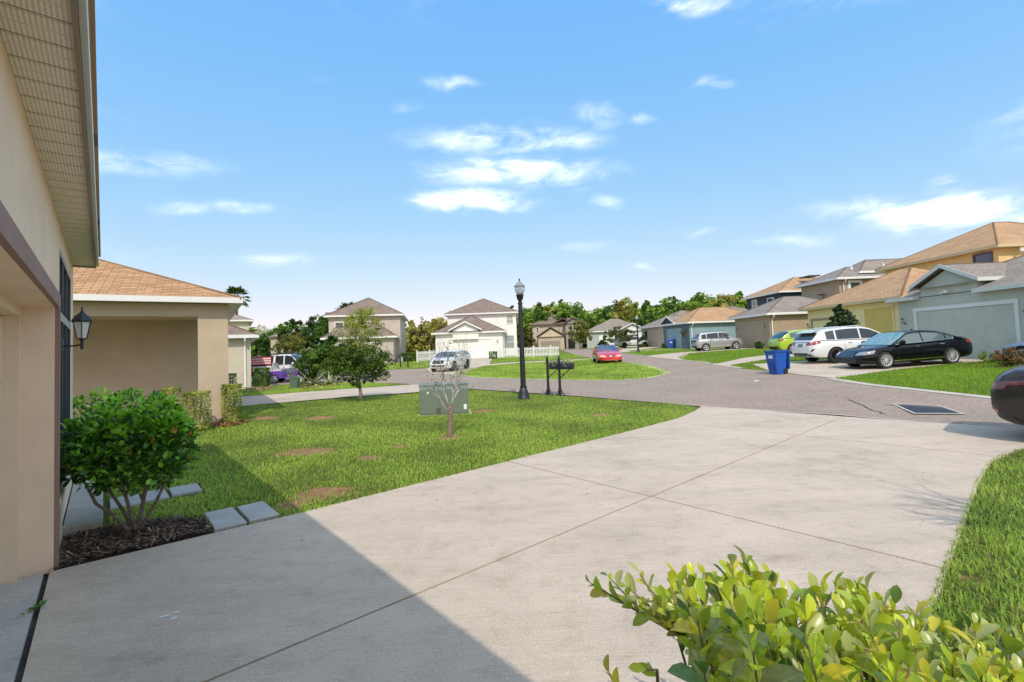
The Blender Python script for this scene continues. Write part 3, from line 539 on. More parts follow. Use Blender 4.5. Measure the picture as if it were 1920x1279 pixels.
b.build('wall', S_OWN, own); b = MB(); b.box(-8, .6, .281, 10, 0, 3.03); b.box(5.6, 8.699, .281, 10, 0, 3.03); b.box(.6, 5.6, 1.2, 10, 0, 3.03); b.build('wall', S_OWN, own)
b = MB(); b.box(.54, 5.66, -.03, -.0, 2.18, 2.295); b.box(5.555, 5.66, -.03, -.0, .0, 2.18); b.build('garage_trim', TRIM_BR, own)
b = MB(); b.box(5.47, 5.55, .2, .3, .0, 2.18); b.box(.65, 5.47, .2, .3, 2.1, 2.18); b.build('door_frame', CREAM_T, own)
gd = MB(); 
for k in range(4): gd.box(.66, 5.475, .30, .34, .02+k*.52, .02+(k+1)*.52-.008)
gdo = gd.build('garage_door', CREAM_T, own)
wf = lwin(own, (6.05, .055, .48), (1, 0, 0), (0, -1, 0), 2.05, 2.31, NAVYF, WINGLASS, .055, 3, False, .05)
b = MB(); b.box(6.06, 8.09, .001, .052, 2.12, 2.2); b.build('rail', mat('grey_rail', (.42, .43, .42), .4), wf)
b = MB(); b.box(6.052, 8.098, .12, .27, .48, 2.79); b.build('window_backing', DARK, own); b = MB(); b.box(6.0, 8.15, -.02, .1, .42, .478); b.build('window_sill', S_OWN, own)
b = MB(); b.box(5.67, 8.72, -.012, -.001, -.02, .1); b.build('base_band', CREAM_T, own)
# soffit panels: two V grooves each, one behind the other along the eave
b = MB(); w = .20; prof = [(0, 0), (.006, .012), (.014, .012), (.02, 0), (.095, 0), (.1, .008), (.105, 0), (.192, 0), (.196, .012), (.2, .012)]
pm = MB(); n = len(prof); pm.add([(p[0], -.217, p[1]) for p in prof]+[(p[0], -.001, p[1]) for p in prof], [(i, n+i, n+i+1, i+1) for i in range(n-1)]); pme = pm.mesh('soffit_panel', SOFF)
for k in range(42):
    o = link('soffit_panel', pme, own); o.location = (8.65-(k+1)*w, 0, 3.022)
b = MB(); b.box(-8, 8.65-42*w-.004, -.217, 0, 3.022, 3.03); b.build('soffit', SOFF_T, own)
b = MB(); b.box(-8, 8.66, -.236, -.218, 3.0, 3.175); b.box(8.651, 8.66, -.217, 0, 3.0, 3.17); b.build('fascia', mat('brown_fascia', (.30, .225, .165), .55, .08, 2), own)
b = MB(); b.box(-8, 8.67, -.262, -.238, 3.03, 3.18); b.build('drip_edge', mat('grey_drip', (.66, .66, .62), .4), own)
b = MB(); X0, X1, Y0, Y1, zb = -8, 8.69, -.283, 10.3, 3.182; s = (Y1-Y0)/2; r = s*.42
vs = [(X0, Y0, zb), (X1, Y0, zb), (X1, Y1, zb), (X0, Y1, zb), (X0, Y0+s, zb+r), (X1-s, Y0+s, zb+r)]; fs = [(0, 1, 5, 4), (1, 2, 5), (2, 3, 4, 5)]; b.add(vs, fs, 0, uvs=[roof_uv(vs, f) for f in fs]); b.box(X0, X1, Y0, -.2, zb-.012, zb-.003); b.build('roof', ROOF_TAN, own)
b = MB(); b.box(-8.01, -7.99, 0, 10, 3.03, 3.1); b.build('gable_wall', S_OWN, own)
wl = (SM(5.86, -.31)); q = own.matrix_world
la = thing('wall_lantern', 'black carriage lantern with frosted panes on the peach stucco pier', 'lantern', (wl[0], wl[1], 1.86), atan2(D[1], D[0]))
wall_lamp(la, (0, 0, 0), (0, -1), .54, 'bracket')

# stoop slab, paving stones, mulch by our wall
def brick_block(name, pts, h, m, parent=None, z0=-.03):
    c = sum(np.array(p) for p in pts)/len(pts); b = MB(); e = .012; inn = [np.array(p)+(c-np.array(p))*e/ .3 for p in pts]; n = len(pts)
    V = [(*p, z0) for p in pts]+[(*p, h-e) for p in pts]+[(*p, h) for p in inn]
    b.add(V, [(i, (i+1) % n, n+(i+1) % n, n+i) for i in range(n)]+[(n+i, n+(i+1) % n, 2*n+(i+1) % n, 2*n+i) for i in range(n)]+[tuple(range(2*n, 3*n))]); return b.build(name, m, parent)
PAV = mat('paver_grey', (.44, .415, .37), .9, .12, 4, .3, 50)
o = brick_block('concrete_stoop', [SM(6.42, .0), SM(9.3, .0), SM(9.3, -.318), SM(6.5, -.318)], .1, CONC2); tag(o, 'low grey concrete slab along the foot of the peach stucco wall', 'slab')
for s0, s1, m0, m1, lab in ((5.535, 6.2, .83, 1.115, 'smooth grey paving stone next to the bark mulch at the driveway edge'), (5.535, 6.17, 1.14, 1.42, 'smooth grey paving stone farther from the mulch at the driveway edge'),
                            (7.25, 7.78, .38, .62, 'grey paving stone in shaded grass closer to the bush trunk'), (7.30, 7.75, .65, .97, 'grey paving stone in shaded grass farthest from the wall'), (7.2, 7.75, .06, .35, 'grey paving stone half hidden behind the bush stems by the slab')):
    o = brick_block('paving_stone', [SM(s0, m1), SM(s1, m1-.01), SM(s1, m0), SM(s0+.01, m0)], .02, PAV); tag(o, lab, 'paving stone', 'paving stones beside the driveway')
mulch_poly = [SM(5.53, -.3), SM(5.53, .8), SM(5.9, .82), SM(6.25, .62), SM(6.4, .3), SM(6.42, .02), SM(6.42, -.3)]
tag(sheet('mulch_bed', mulch_poly, mat('mulch_soil', (.06, .035, .022), .95, .4, 12, .8, 30), .0, .15), kind='structure')
def chips(name, poly, n, cols, l=(.03, .09), w=(.006, .018), z=.012, lift=.03):
    poly = np.array(poly); P_ = []
    while len(P_) < n:
        x = rng.uniform(poly[:, 0].min(), poly[:, 0].max(), n*2); y = rng.uniform(poly[:, 1].min(), poly[:, 1].max(), n*2); k = inside(poly, x, y); P_ += list(zip(x[k], y[k]))
    P_ = np.array(P_[:n]); a = rng.uniform(0, 2*pi, n); L = rng.uniform(*l, n); w_ = rng.uniform(*w, n); t = rng.normal(0, .35, n); h = hz(P_[:, 0], P_[:, 1])+z+rng.uniform(0, lift, n)
    dx, dy = np.cos(a), np.sin(a); V = np.zeros((n, 4, 3)); 
    for i, (u, v) in enumerate(((-1, -1), (1, -1), (1, 1), (-1, 1))):
        V[:, i, 0] = P_[:, 0]+dx*L*u*.5-dy*w_*v*.5; V[:, i, 1] = P_[:, 1]+dy*L*u*.5+dx*w_*v*.5; V[:, i, 2] = h+u*L*.5*np.sin(t)
    C = np.array(cols)[rng.integers(0, len(cols), n)]*rng.uniform(.7, 1.3, (n, 1)); me = fast_mesh(name, V.reshape(-1, 3), np.arange(n*4).reshape(-1, 4), leafmat('mulch_chip', 0.0, .9, .2), np.repeat(C, 4, 0)); return link(name, me)
tag(chips('mulch_chips', mulch_poly, 2600, [(.09, .05, .03), (.14, .08, .05), (.2, .12, .08), (.05, .03, .02), (.3, .22, .16)]), kind='stuff')
nb_bed = gx([(372, 798), (400, 802), (450, 797), (470, 790), (440, 787), (385, 785)])
tag(chips('red_mulch', nb_bed, 700, [(.28, .12, .05), (.34, .17, .08), (.2, .1, .05)], (.05, .12), (.02, .04)), kind='stuff')

# ------------------------------------------------------------------ left neighbour
S_NB = stucco('brown_beige_stucco', (.52, .405, .29)); ex = np.array([.835, .55]); P0 = np.array([-7.21, 11.98])-8*ex
nb = house('stucco_house', 'tan house with shingled hip roof and a deep shaded entry recess', P0[0], P0[1], ex, .1)
b = MB(); b.box(7.36, 8, 0, .6, -.15, 2.64); b.build('column', S_NB, nb); b = MB(); b.box(-3, 8.003, -.003, .45, 2.64, 2.96); b.box(7.5, 8.003, .451, 2.3, 2.64, 2.96); b.build('beam', S_NB, nb)
b = MB(); b.box(-6, 8, 2.3, 12, -.15, 2.96); b.box(-6, -3, 0, 2.3, -.15, 2.96); b.build('wall', S_NB, nb); b = MB(); b.box(-3, 7.4, .45, 2.3, 2.70, 2.75); b.build('recess_ceiling', S_NB, nb)
b = MB(); b.box(-3, 7.9, .1, 2.3, -.15, .01); b.build('entry_slab', CONC2, nb)
roof(nb, -6, 8, 0, 12, 2.96, .41, .30, ROOF_TAN, WHITE, .125)
zb = 2.96+.125; al = math.atan(.41); sh = MB(); sw, sl, th = .302, .155, .018
sh.add([(0, 0, .002), (sw, 0, .002), (sw, sl, .001), (0, sl, .001), (0, 0, th), (sw, 0, th), (sw, sl, .003), (0, sl, .003)], [(4, 5, 6, 7), (0, 1, 5, 4), (1, 2, 6, 5), (3, 0, 4, 7)])
shm = []
for k, c in enumerate([(.54, .335, .185), (.50, .30, .165), (.58, .36, .20), (.47, .28, .15)]): shm.append(sh.mesh('shingle', mat('shingle_%d' % k, c, .95, .22, 30, .5, 60, spec=.2)))
cnt = 0; rest = MB(); rfo = [o for o in nb.children if o.name.startswith('roof')][0]
for j in range(30):
    v = j*.145; y = -.30+v*cos(al); z = zb+v*sin(al); xr = 8.30-(y+.30)-.02; x = xr-sw-(.16 if j % 2 else 0)*1.0-((xr*7) % .1)
    x = math.floor((xr-(.1575 if j % 2 else 0))/.325)*.325+(.1575 if j % 2 else 0)-.325
    while x > 4.9-v*.75 and x > 1.5:
        if cnt < 290:
            o = link('shingle', random.choice(shm), rfo); o.location = (x, y, z+.003); o.rotation_euler = (al+random.uniform(-.004, .004), 0, 0); cnt += 1
        x -= .325
print('shingles', cnt)

# ------------------------------------------------------------------ houses across the street, right row
def pan(c): return stucco('st_%d_%d_%d' % tuple(int(v*1000) for v in c), c)
GARAGE_G = mat('garage_grey_green', (.42, .44, .37), .5, .04, 2)
# grey-green house with the wide garage
S_GG = pan((.47, .49, .41)); gh = house('stucco_house', 'grey green single storey house with wide garage door behind black sedan', 20.8, 25.35, (0, -1), .44); gh_g = gh
GTR = mat('grey_trim', (.68, .70, .66), .6)
walls(gh, 0, 13, 0, 11, -.4, 3.05, S_GG); g0, gw, ghh = 1.0, 4.75, 2.32
garage_door(gh, g0+.1, gw, ghh, 0, GARAGE_G, GTR, nx=8, nzz=4, tw=.15)
GFA = mat('grey_fascia', (.60, .62, .58), .6); roof(gh, 0, 13, 0.45, 11, 3.05, .42, .42, ROOF_GREY, GFA, soffit=S_GG)
for xa, xb_ in ((-.42, 1.36), (4.44, 13.4)):   # front eaves either side of the gable
    e = MB(); zt = 3.05+.17; vs = [(xa, -.34, zt-.151), (xb_, -.34, zt-.151), (xb_, .03, zt+.004), (xa, .03, zt+.004)]; e.add(vs, [(0, 1, 2, 3)], 0, uvs=[roof_uv(vs, (0, 1, 2, 3))]); e.build('eave', ROOF_GREY, gh)
    e = MB(); e.box(xa-.02, xb_+.01, -.365, -.335, zt-.30, zt-.145); e.add([(xa, -.335, zt-.295), (xb_, -.335, zt-.295), (xb_, .0, zt-.295), (xa, .0, zt-.295)], [(3, 2, 1, 0)]); e.prism([(-.335, zt-.295), (-.335, zt-.152), (.0, zt-.01), (.0, zt-.295)], 0, xa+.001 if xa > 0 else xb_-.02, xa+.02 if xa > 0 else xb_-.001); e.build('fascia', GFA, gh)
b = MB(); b.add([(1.45, -.02, 2.9), (4.35, -.02, 2.9), (4.35, -.02, 3.5), (2.9, -.02, 4.2), (1.45, -.02, 3.5), (1.45, .6, 2.9), (4.35, .6, 2.9), (4.35, .6, 3.5), (2.9, .6, 4.2), (1.45, .6, 3.5)], [(0, 1, 2, 3, 4), (1, 6, 7, 2), (5, 0, 4, 9)]); b.build('gable_wall', S_GG, gh)
roof(gh, 1.4, 4.4, -.0, 5, 3.42, .48, .3, ROOF_GREY, GFA, .16, 'gy', S_GG, 'gable_roof')
b = MB(); b.box(.9, 5.3, -.035, -.021, 3.0, 3.04); b.build('wall_joint', mat('joint_grey', (.1, .12, .115), .8), gh)
b = MB(); b.box(2.82, 2.98, -.14, -.021, 3.1, 3.22); b.tube([(2.75, -.1, 3.14), (2.75, -.22, 3.1)], .045, 8); b.tube([(3.05, -.1, 3.14), (3.05, -.22, 3.1)], .045, 8); b.build('floodlight', WHITE, gh)
for xx in (.35, 6.35): wall_lamp(gh, (xx, 0, 1.75), (0, -1), .5)
# yellow house
S_Y = pan((.84, .69, .36)); yh = house('stucco_house', 'yellow two storey house with tan hip roofs behind the white SUV', 21.0, 33.5, (0, -1), .6)
walls(yh, 0, 8.2, 0, 7.5, -.5, 2.9, S_Y)
TRY = mat('yellow_trim', (.36, .26, .13), .7); garage_door(yh, .5, 4.0, 2.15, 0, mat('yellow_door', (.78, .6, .26), .5), TRY, nx=8)
roof(yh, 0, 8.2, 0, 7.5, 2.9, .5, .4, ROOF_TAN, mat('tan_fascia', (.6, .47, .27), .6), soffit=S_Y)
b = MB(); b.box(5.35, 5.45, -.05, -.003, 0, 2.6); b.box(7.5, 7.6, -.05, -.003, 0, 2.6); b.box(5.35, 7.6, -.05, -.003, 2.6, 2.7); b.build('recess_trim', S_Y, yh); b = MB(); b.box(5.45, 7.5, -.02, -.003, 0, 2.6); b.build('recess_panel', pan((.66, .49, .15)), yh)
walls(yh, -2.4, 6.0, 7.6, 17, -.5, 5.85, pan((.75, .52, .24)), 'upper_wall'); roof(yh, -2.4, 6.0, 7.6, 17, 5.85, .5, .42, ROOF_TAN, mat('tan_fascia', (.6, .47, .27), .6), soffit=S_Y, name='upper_roof')
lwin(yh, (4.5, 7.6, 4.55), (1, 0, 0), (0, -1, 0), 1.2, 1.2, mat('plum_frame', (.12, .07, .1), .5), mat('violet_glass', (.05, .045, .1), .05, spec=.9), .1)
wall_lamp(yh, (.12, 0, 1.75), (0, -1), .45); wall_lamp(yh, (4.95, 0, 1.75), (0, -1), .45)
b = MB(); b.lathe([(.001, 0), (.1, 0), (.1, .22), (.001, .22)], 8, (6.35, 8.6, 5.55)); b.build('floodlight', WHITE, yh)
# brown house
S_BR = pan((.40, .30, .205)); S_TN = S_BR; bh = house('stucco_house', 'brown two storey house with white downspouts behind the green hatchback', 21.2, 44.9, (0, -1), .8)
walls(bh, 0, 6.0, 0, 7.5, -.5, 2.75, S_BR); BRT = mat('brown_trim', (.42, .35, .27), .6); garage_door(bh, .75, 4.2, 2.15, 0, mat('brown_door', (.38, .31, .24), .5), BRT, nx=4, panels=False)
roof(bh, 0, 6.0, 0, 7.5, 2.75, .46, .42, ROOF_GREY, WHITE); downspout(bh, 6.06, .15, -.2, 2.75, (1, 0))
walls(bh, -1.8, 3.6, 7.6, 17, -.5, 5.75, S_BR, 'upper_wall'); roof(bh, -1.8, 3.6, 7.6, 17, 5.75, .42, .45, ROOF_GREY, WHITE, name='upper_roof'); roof(bh, -1.2, 3.0, 10, 20, 6.3, .55, .4, ROOF_GREY, WHITE, name='upper_roof')
lwin(bh, (3.6, 8.5, 4.1), (0, 1, 0), (1, 0, 0), 1.0, 1.45, WHITE, mat('green_glass', (.03, .07, .05), .05, spec=.9), .09, trim=.12); downspout(bh, 3.66, 7.9, 3.0, 5.75, (1, 0))
b = MB(); b.tube([(1.8, 7.5, 3.7), (1.8, 7.3, 4.6)], .03, 5); b.lathe([(.02, 0), (.25, .04), (.33, .1)], 12, (1.6, 7.25, 4.6)); b.build('satellite_dish', mat('dish_brown', (.12, .06, .05), .6), bh)
for k in ((2.2, 9.8), (3.1, 12)):
    b = MB(); b.lathe([(.001, 0), (.09, 0), (.09, .35), (.12, .36), (.001, .42)], 8, (k[0], k[1], 6.75)); b.build('roof_vent', WHITE, bh)
wall_lamp(bh, (5.35, 0, 1.75), (0, -1), .42); wall_lamp(bh, (.4, 0, 1.75), (0, -1), .42)
# blue house
S_BL = pan((.25, .36, .385)); S_NV = pan((.045, .07, .105)); lh = house('stucco_house', 'slate blue house with tan roof and navy upper storey behind the silver boxy car', 18.6, 58.2, (.14, -.99), .88)
walls(lh, 0, 6.3, 0, 9.5, -.5, 2.7, S_BL); garage_door(lh, 1.1, 3.3, 2.15, 0, mat('navy_door', (.05, .075, .09), .5), mat('navy_trim', (.3, .36, .38), .6), nx=4, panels=False)
b = MB(); b.box(0, 6.28, -.025, -.004, 2.16, 2.7); b.box(0, 1.09, -.025, -.004, -.5, 2.16); b.box(4.41, 6.28, -.025, -.004, -.5, 2.16); b.build('front_shade_skin', pan((.10, .145, .18)), lh)  # thin skin in darker blue paints the shade onto the front wall
roof(lh, 0, 6.3, 0, 9.5, 2.7, .5, .42, ROOF_TAN, WHITE); downspout(lh, 6.36, .2, -.2, 2.7, (1, 0))
b = MB(); b.add([(.5, -.25, 2.85), (3.4, -.25, 2.85), (1.95, -.25, 3.7), (.5, 1.5, 2.85), (3.4, 1.5, 2.85)], [(0, 1, 2), (1, 4, 2), (0, 2, 3)]); b.build('gable_wall', S_NV, lh); roof(lh, .5, 3.4, -.2, 2.5, 2.85, .5, .3, ROOF_GREY, WHITE, .12, 'gy', WHITE, 'gable_roof')
nv = house('stucco_house', 'navy two storey house with tan hip roof seen above a brown garage roof', 28.6, 57.2, (0, -1), .9)
walls(nv, 0, 7.3, 0, 9, -.5, 5.5, S_NV); roof(nv, 0, 7.3, 0, 9, 5.5, .46, .45, ROOF_TAN, WHITE); lwin(nv, (1.2, 0, 3.9), (1, 0, 0), (0, -1, 0), 1.2, 1.4, WHITE, BLINDS, .1); lwin(nv, (4.6, 0, 4.3), (1, 0, 0), (0, -1, 0), 1.4, .9, WHITE, WINGLASS, .1)
b = MB(); b.box(5.2, 7.0, 3.3, 4.5, 7.2, 7.32); b.build('roof_vent', mat('vent_dark', (.09, .07, .06), .7), nv)
lr = house('stucco_house', 'low house with long grey brown roof behind the slate blue house', 25, 72, (.1, -1), 1.0); walls(lr, 0, 12, 0, 10, -.5, 2.7, S_BR); roof(lr, 0, 12, 0, 10, 2.7, .45, .4, ROOF_GREY, WHITE)
# tan house beyond
S_T2 = pan((.44, .35, .26)); th_ = house('stucco_house', 'tan single storey house with narrow garage beyond the blue house', 19.3, 70.5, (.05, -1), 1.0)
walls(th_, 0, 8.6, 0, 9, -.5, 2.7, S_T2); garage_door(th_, 3.4, 4.2, 2.1, 0, mat('tan_door', (.42, .35, .27), .5), mat('tan_trim', (.55, .46, .36), .6), nx=4, panels=False); roof(th_, 0, 8.6, 0, 9, 2.7, .45, .42, ROOF_GREY, WHITE); downspout(th_, 8.66, .3, -.2, 2.7, (1, 0))
b = MB(); b.box(1.2, 2.5, -.02, -.003, 0, 2.3); b.build('entry_opening', DARK, th_)
# grey-roofed cottage with a white gable
S_W = pan((.72, .70, .66)); S_GC = pan((.42, .43, .40)); c1 = house('stucco_house', 'pale cottage with mottled grey roof and white front gable behind a tree', 13.6, 86.5, (.985, -.17), .95)
walls(c1, 0, 10.5, 0, 9, -.5, 2.9, S_GC); roof(c1, 0, 10.5, 0, 9, 2.9, .48, .4, ROOF_GREY, WHITE)
b = MB(); b.box(6, 10.2, -1.2, .0, -.4, 2.9); b.add([(6, -1.2, 2.9), (10.2, -1.2, 2.9), (8.1, -1.2, 4.0)], [(0, 1, 2)]); b.build('gable_wall', S_W, c1); roof(c1, 6, 10.2, -1.2, 5, 2.9, .5, .35, ROOF_GREY, WHITE, .16, 'gy', WHITE, 'gable_roof')
lwin(c1, (7.3, -1.2, .9), (1, 0, 0), (0, -1, 0), 1.6, 1.4, WHITE, WINGLASS, .1); b = MB(); b.box(2.2, 5.2, -.03, -.003, 0, 2.3); b.build('garage_door', WHITE, c1)
# far beige two-storey
S_T3 = pan((.50, .40, .31)); S_T4 = pan((.33, .31, .27)); t3 = house('stucco_house', 'beige two storey house with brown gables seen beyond the white fence', 4.0, 93, (.99, -.13), .9)
walls(t3, 0, 6.5, 0, 10, -.5, 4.9, S_T3); roof(t3, 0, 9.5, 0, 10, 4.9, .42, .45, ROOF_BROWN, mat('dark_fascia', (.12, .09, .08), .6)); DFA = MATS['dark_fascia']
walls(t3, 6.5, 9.6, -1.4, 9, -.5, 4.9, S_T4, 'bay_wall'); roof(t3, 6.5, 9.6, -1.4, 5, 4.9, .55, .35, ROOF_BROWN, DFA, .16, 'gy', S_T4, 'gable_roof'); roof(t3, 4.3, 7.7, -.2, 6, 4.95, .5, .3, ROOF_BROWN, DFA, .16, 'gy', S_T4, 'gable_roof')
b = MB(); b.add([(6.5, -1.42, 4.9), (9.6, -1.42, 4.9), (8.05, -1.42, 5.9)], [(0, 1, 2)]); b.build('gable_wall', S_T4, t3)
lwin(t3, (7.2, -1.4, 3.2), (1, 0, 0), (0, -1, 0), .75, 1.5, WHITE, WINGLASS, .12); lwin(t3, (8.3, -1.4, 3.2), (1, 0, 0), (0, -1, 0), .75, 1.5, WHITE, WINGLASS, .12); lwin(t3, (.7, 0, 3.4), (1, 0, 0), (0, -1, 0), .6, 1.1, WHITE, WINGLASS, .1)
walls(t3, 1.3, 6.2, -3.2, 0, -.5, 2.5, S_T3, 'garage_wall'); roof(t3, 1.3, 6.2, -3.2, .3, 2.5, .62, .3, ROOF_BROWN, DFA, .16, 'gy', S_T3, 'garage_roof'); b = MB(); b.add([(1.3, -3.22, 2.5), (6.2, -3.22, 2.5), (3.75, -3.22, 4.0)], [(0, 1, 2)]); b.build('gable_wall', pan((.56, .46, .32)), t3)
b = MB(); b.box(1.8, 5.4, -3.24, -3.205, -.3, 1.7); b.build('garage_door', pan((.31, .25, .2)), t3); b = MB(); b.box(6.9, 8.2, -1.44, -1.405, -.2, 2.0); b.build('entry_opening', DARK, t3)
# white house
S_WH = pan((.84, .81, .76)); exw = np.array([1.0, -.01]); wx = np.array([-8.7, 53.4]); wh = house('stucco_house', 'white two storey house with grey brown roof behind the picket fence', wx[0], wx[1], exw, .57)
walls(wh, 0, 7.6, 0, 7, -.5, 2.85, S_WH); garage_door(wh, 1.5, 4.9, 2.15, 0, mat('white_door', (.8, .79, .77), .45), WHITE, nx=8); roof(wh, 0, 7.6, 0, 7, 2.85, .5, .4, ROOF_BROWN, WHITE)
b = MB(); b.add([(2.0, -.35, 2.2), (4.9, -.35, 2.2), (4.9, -.35, 3.2), (3.45, -.35, 4.1), (2.0, -.35, 3.2), (2.0, .02, 2.2), (4.9, .02, 2.2), (4.9, .6, 3.2), (2.0, .6, 3.2)], [(0, 1, 2, 3, 4), (1, 6, 7, 2), (5, 0, 4, 8)]); b.build('gable_wall', S_WH, wh); roof(wh, 1.9, 5.0, -.35, 4, 3.12, .52, .3, ROOF_BROWN, WHITE, .14, 'gy', WHITE, 'gable_roof')
walls(wh, .4, 9.2, 7.02, 16, -.5, 5.45, S_WH, 'upper_wall'); roof(wh, .4, 9.2, 7.02, 16, 5.45, .48, .42, ROOF_BROWN, WHITE, name='upper_roof')
lwin(wh, (2.6, 7.02, 4.0), (1, 0, 0), (0, -1, 0), 1.5, 1.3, WHITE, WINGLASS, .12); lwin(wh, (7.9, 7.02, 4.1), (1, 0, 0), (0, -1, 0), .95, 1.2, WHITE, BLINDS, .1); lwin(wh, (7.75, 7.02, .9), (1, 0, 0), (0, -1, 0), 1.15, 1.8, WHITE, BLINDS, .1)
wall_lamp(wh, (7.0, 0, 1.75), (0, -1), .5); wall_lamp(wh, (.9, 0, 1.75), (0, -1), .5); downspout(wh, 7.66, .2, -.2, 2.85, (1, 0))
# taupe house
S_TP = pan((.52, .45, .375)); ext = np.array([.985, .17]); tx = np.array([-12.2, 48.4])-6.6*ext; tp = house('stucco_house', 'taupe two storey house with brown roof beside the trimmed hedge', tx[0], tx[1], ext, .52)
walls(tp, 0, 6.6, 0, 4, -.5, 2.6, S_TP); garage_door(tp, 1.2, 3.9, 2.1, 0, mat('taupe_door', (.62, .53, .47), .5), WHITE, nx=4, panels=False); roof(tp, 0, 6.6, 0, 4.1, 2.6, .62, .4, ROOF_BROWN, WHITE, fh=.18)
walls(tp, -.4, 7.1, 3.6, 14, -.5, 5.1, S_TP, 'upper_wall'); roof(tp, -.4, 7.1, 3.6, 14, 5.1, .55, .42, ROOF_BROWN, WHITE, name='upper_roof')
for yy in (6, 9): lwin(tp, (7.1, yy, 3.3), (0, 1, 0), (1, 0, 0), .8, 1.3, WHITE, WINGLASS, .08)
lwin(tp, (.2, 3.6, 3.0), (1, 0, 0), (0, -1, 0), 1.0, 1.6, WHITE, WINGLASS, .1); wall_lamp(tp, (5.9, 0, 1.6), (0, -1), .35)
b = MB(); b.box(6.75, 7.35, 2.6, 3.3, -.3, .55); b.build('air_conditioner', mat('ac_white', (.45, .45, .43), .6), tp)
b = MB(); b.tube([(5.0, .9, 3.2), (5.0, .9, 3.55)], .025, 5); b.lathe([(.02, 0), (.2, .04), (.26, .1)], 10, (5.0, .85, 3.55)); b.build('satellite_dish', BLACKM, tp)
# cream house on the left
S_CR = pan((.62, .555, .43)); exc = np.array([.86, .51]); cx_ = np.array([-14.35, 25.9])-6*exc; ch = house('stucco_house', 'cream single storey house with white downspout left of the trimmed shrub', cx_[0], cx_[1], exc, .0)
walls(ch, 0, 6, 0, 9, -.5, 2.72, S_CR); roof(ch, 0, 6, 0, 9, 2.72, .46, .38, ROOF_BROWN, WHITE); downspout(ch, 5.72, 0, 0, 2.72)
c2 = house('stucco_house', 'cream two storey house with grey roof under the fan palm', -29.9-9.2*.86, 53.6-9.2*.51, (.86, .51), .2); walls(c2, 0, 9.2, 0, 9, -.5, 5.5, S_CR); roof(c2, 0, 9.2, 0, 9, 5.5, .42, .45, ROOF_GREY, WHITE)
# far left gabled house
S_LT = pan((.47, .40, .33)); l2 = house('stucco_house', 'grey roofed house with dark gable trim beyond the striped pickup', -43.5, 85, (.97, .2), .4)
walls(l2, 0, 6, 0, 8, -.5, 4.6, S_LT); walls(l2, 4.5, 8.5, -2, 8, -.5, 4.6, pan((.40, .40, .38)), 'bay_wall'); roof(l2, 0, 8.2, 0, 8, 4.6, .4, .4, ROOF_GREY, DFA); roof(l2, 4.5, 8.5, -2, 5, 4.6, .5, .35, ROOF_GREY, DFA, .2, 'gy', S_LT, 'gable_roof'); b = MB(); b.add([(4.5, -2.02, 4.6), (8.5, -2.02, 4.6), (6.5, -2.02, 5.7)], [(0, 1, 2)]); b.build('gable_wall', pan((.40, .40, .38)), l2)
lwin(l2, (6.2, -2, 2.9), (1, 0, 0), (0, -1, 0), 1.0, 1.3, WHITE, WINGLASS, .12)
# ------------------------------------------------------------------ street furniture
def street_lamp(x, y, label, H_=3.95):
    t = thing('street_lamp', label, 'street lamp', (x, y, gz(x, y)-.02), 0, 'street lamps along the road')
    k = H_/3.95; b = MB(); b.lathe([(.001, 0), (.205, 0), (.205, .05), (.185, .08), (.17, .2), (.125, .33), (.10, .38), (.115, .40), (.115, .44), (.09, .46)], 16); b.build('base', BLACKM, t)
    b = MB(); b.lathe([(.086, .44), (.083, 1.2), (.074, 2.4), (.066, 3.12*k), (.085, 3.13*k), (.085, 3.17*k), (.06, 3.2*k)], 16)
    for i in range(12):
        a = 2*pi*i/12; b.tube([(cos(a)*.083, sin(a)*.083, .5), (cos(a)*.066, sin(a)*.066, 3.05*k)], .009, 4)
    b.build('pole', BLACKM, t)
    h = 3.2*k; b = MB(); b.lathe([(.055, h), (.065, h+.06), (.10, h+.10), (.115, h+.2), (.13, h+.22), (.13, h+.25), (.001, h+.26)], 14); b.build('capital', BLACKM, t)
    b = MB(); b.lathe([(.09, h+.255), (.135, h+.32), (.168, h+.42), (.17, h+.5), (.172, h+.53), (.15, h+.535), (.12, h+.62), (.06, h+.68), (.02, h+.70)], 16); b.build('globe', mat('acorn_glass', (.88, .9, .88), .06, spec=.6, trans=.75), t, sharp=60)
    b = MB(); b.lathe([(.16, h+.505), (.178, h+.505), (.178, h+.545), (.16, h+.545)], 16); b.build('band', mat('lamp_band', (.2, .2, .18), .4), t); b = MB(); b.lathe([(.03, h+.695), (.015, h+.72), (.03, h+.75), (.004, h+.80)], 8); b.build('finial', BLACKM, t)
    b = MB(); b.lathe([(.03, h+.26), (.05, h+.3), (.05, h+.42), (.02, h+.46)], 10); b.build('bulb', mat('bulb_white', (.8, .8, .75), .4), t)
    return t
q = gp(982, 747.5); street_lamp(q[0], q[1], 'tall black street lamp with acorn globe on the lawn beside mailboxes')
q = gp(1197, 660.5); street_lamp(q[0], q[1], 'distant black street lamp standing on grass in front of the tan garage', 4.0)

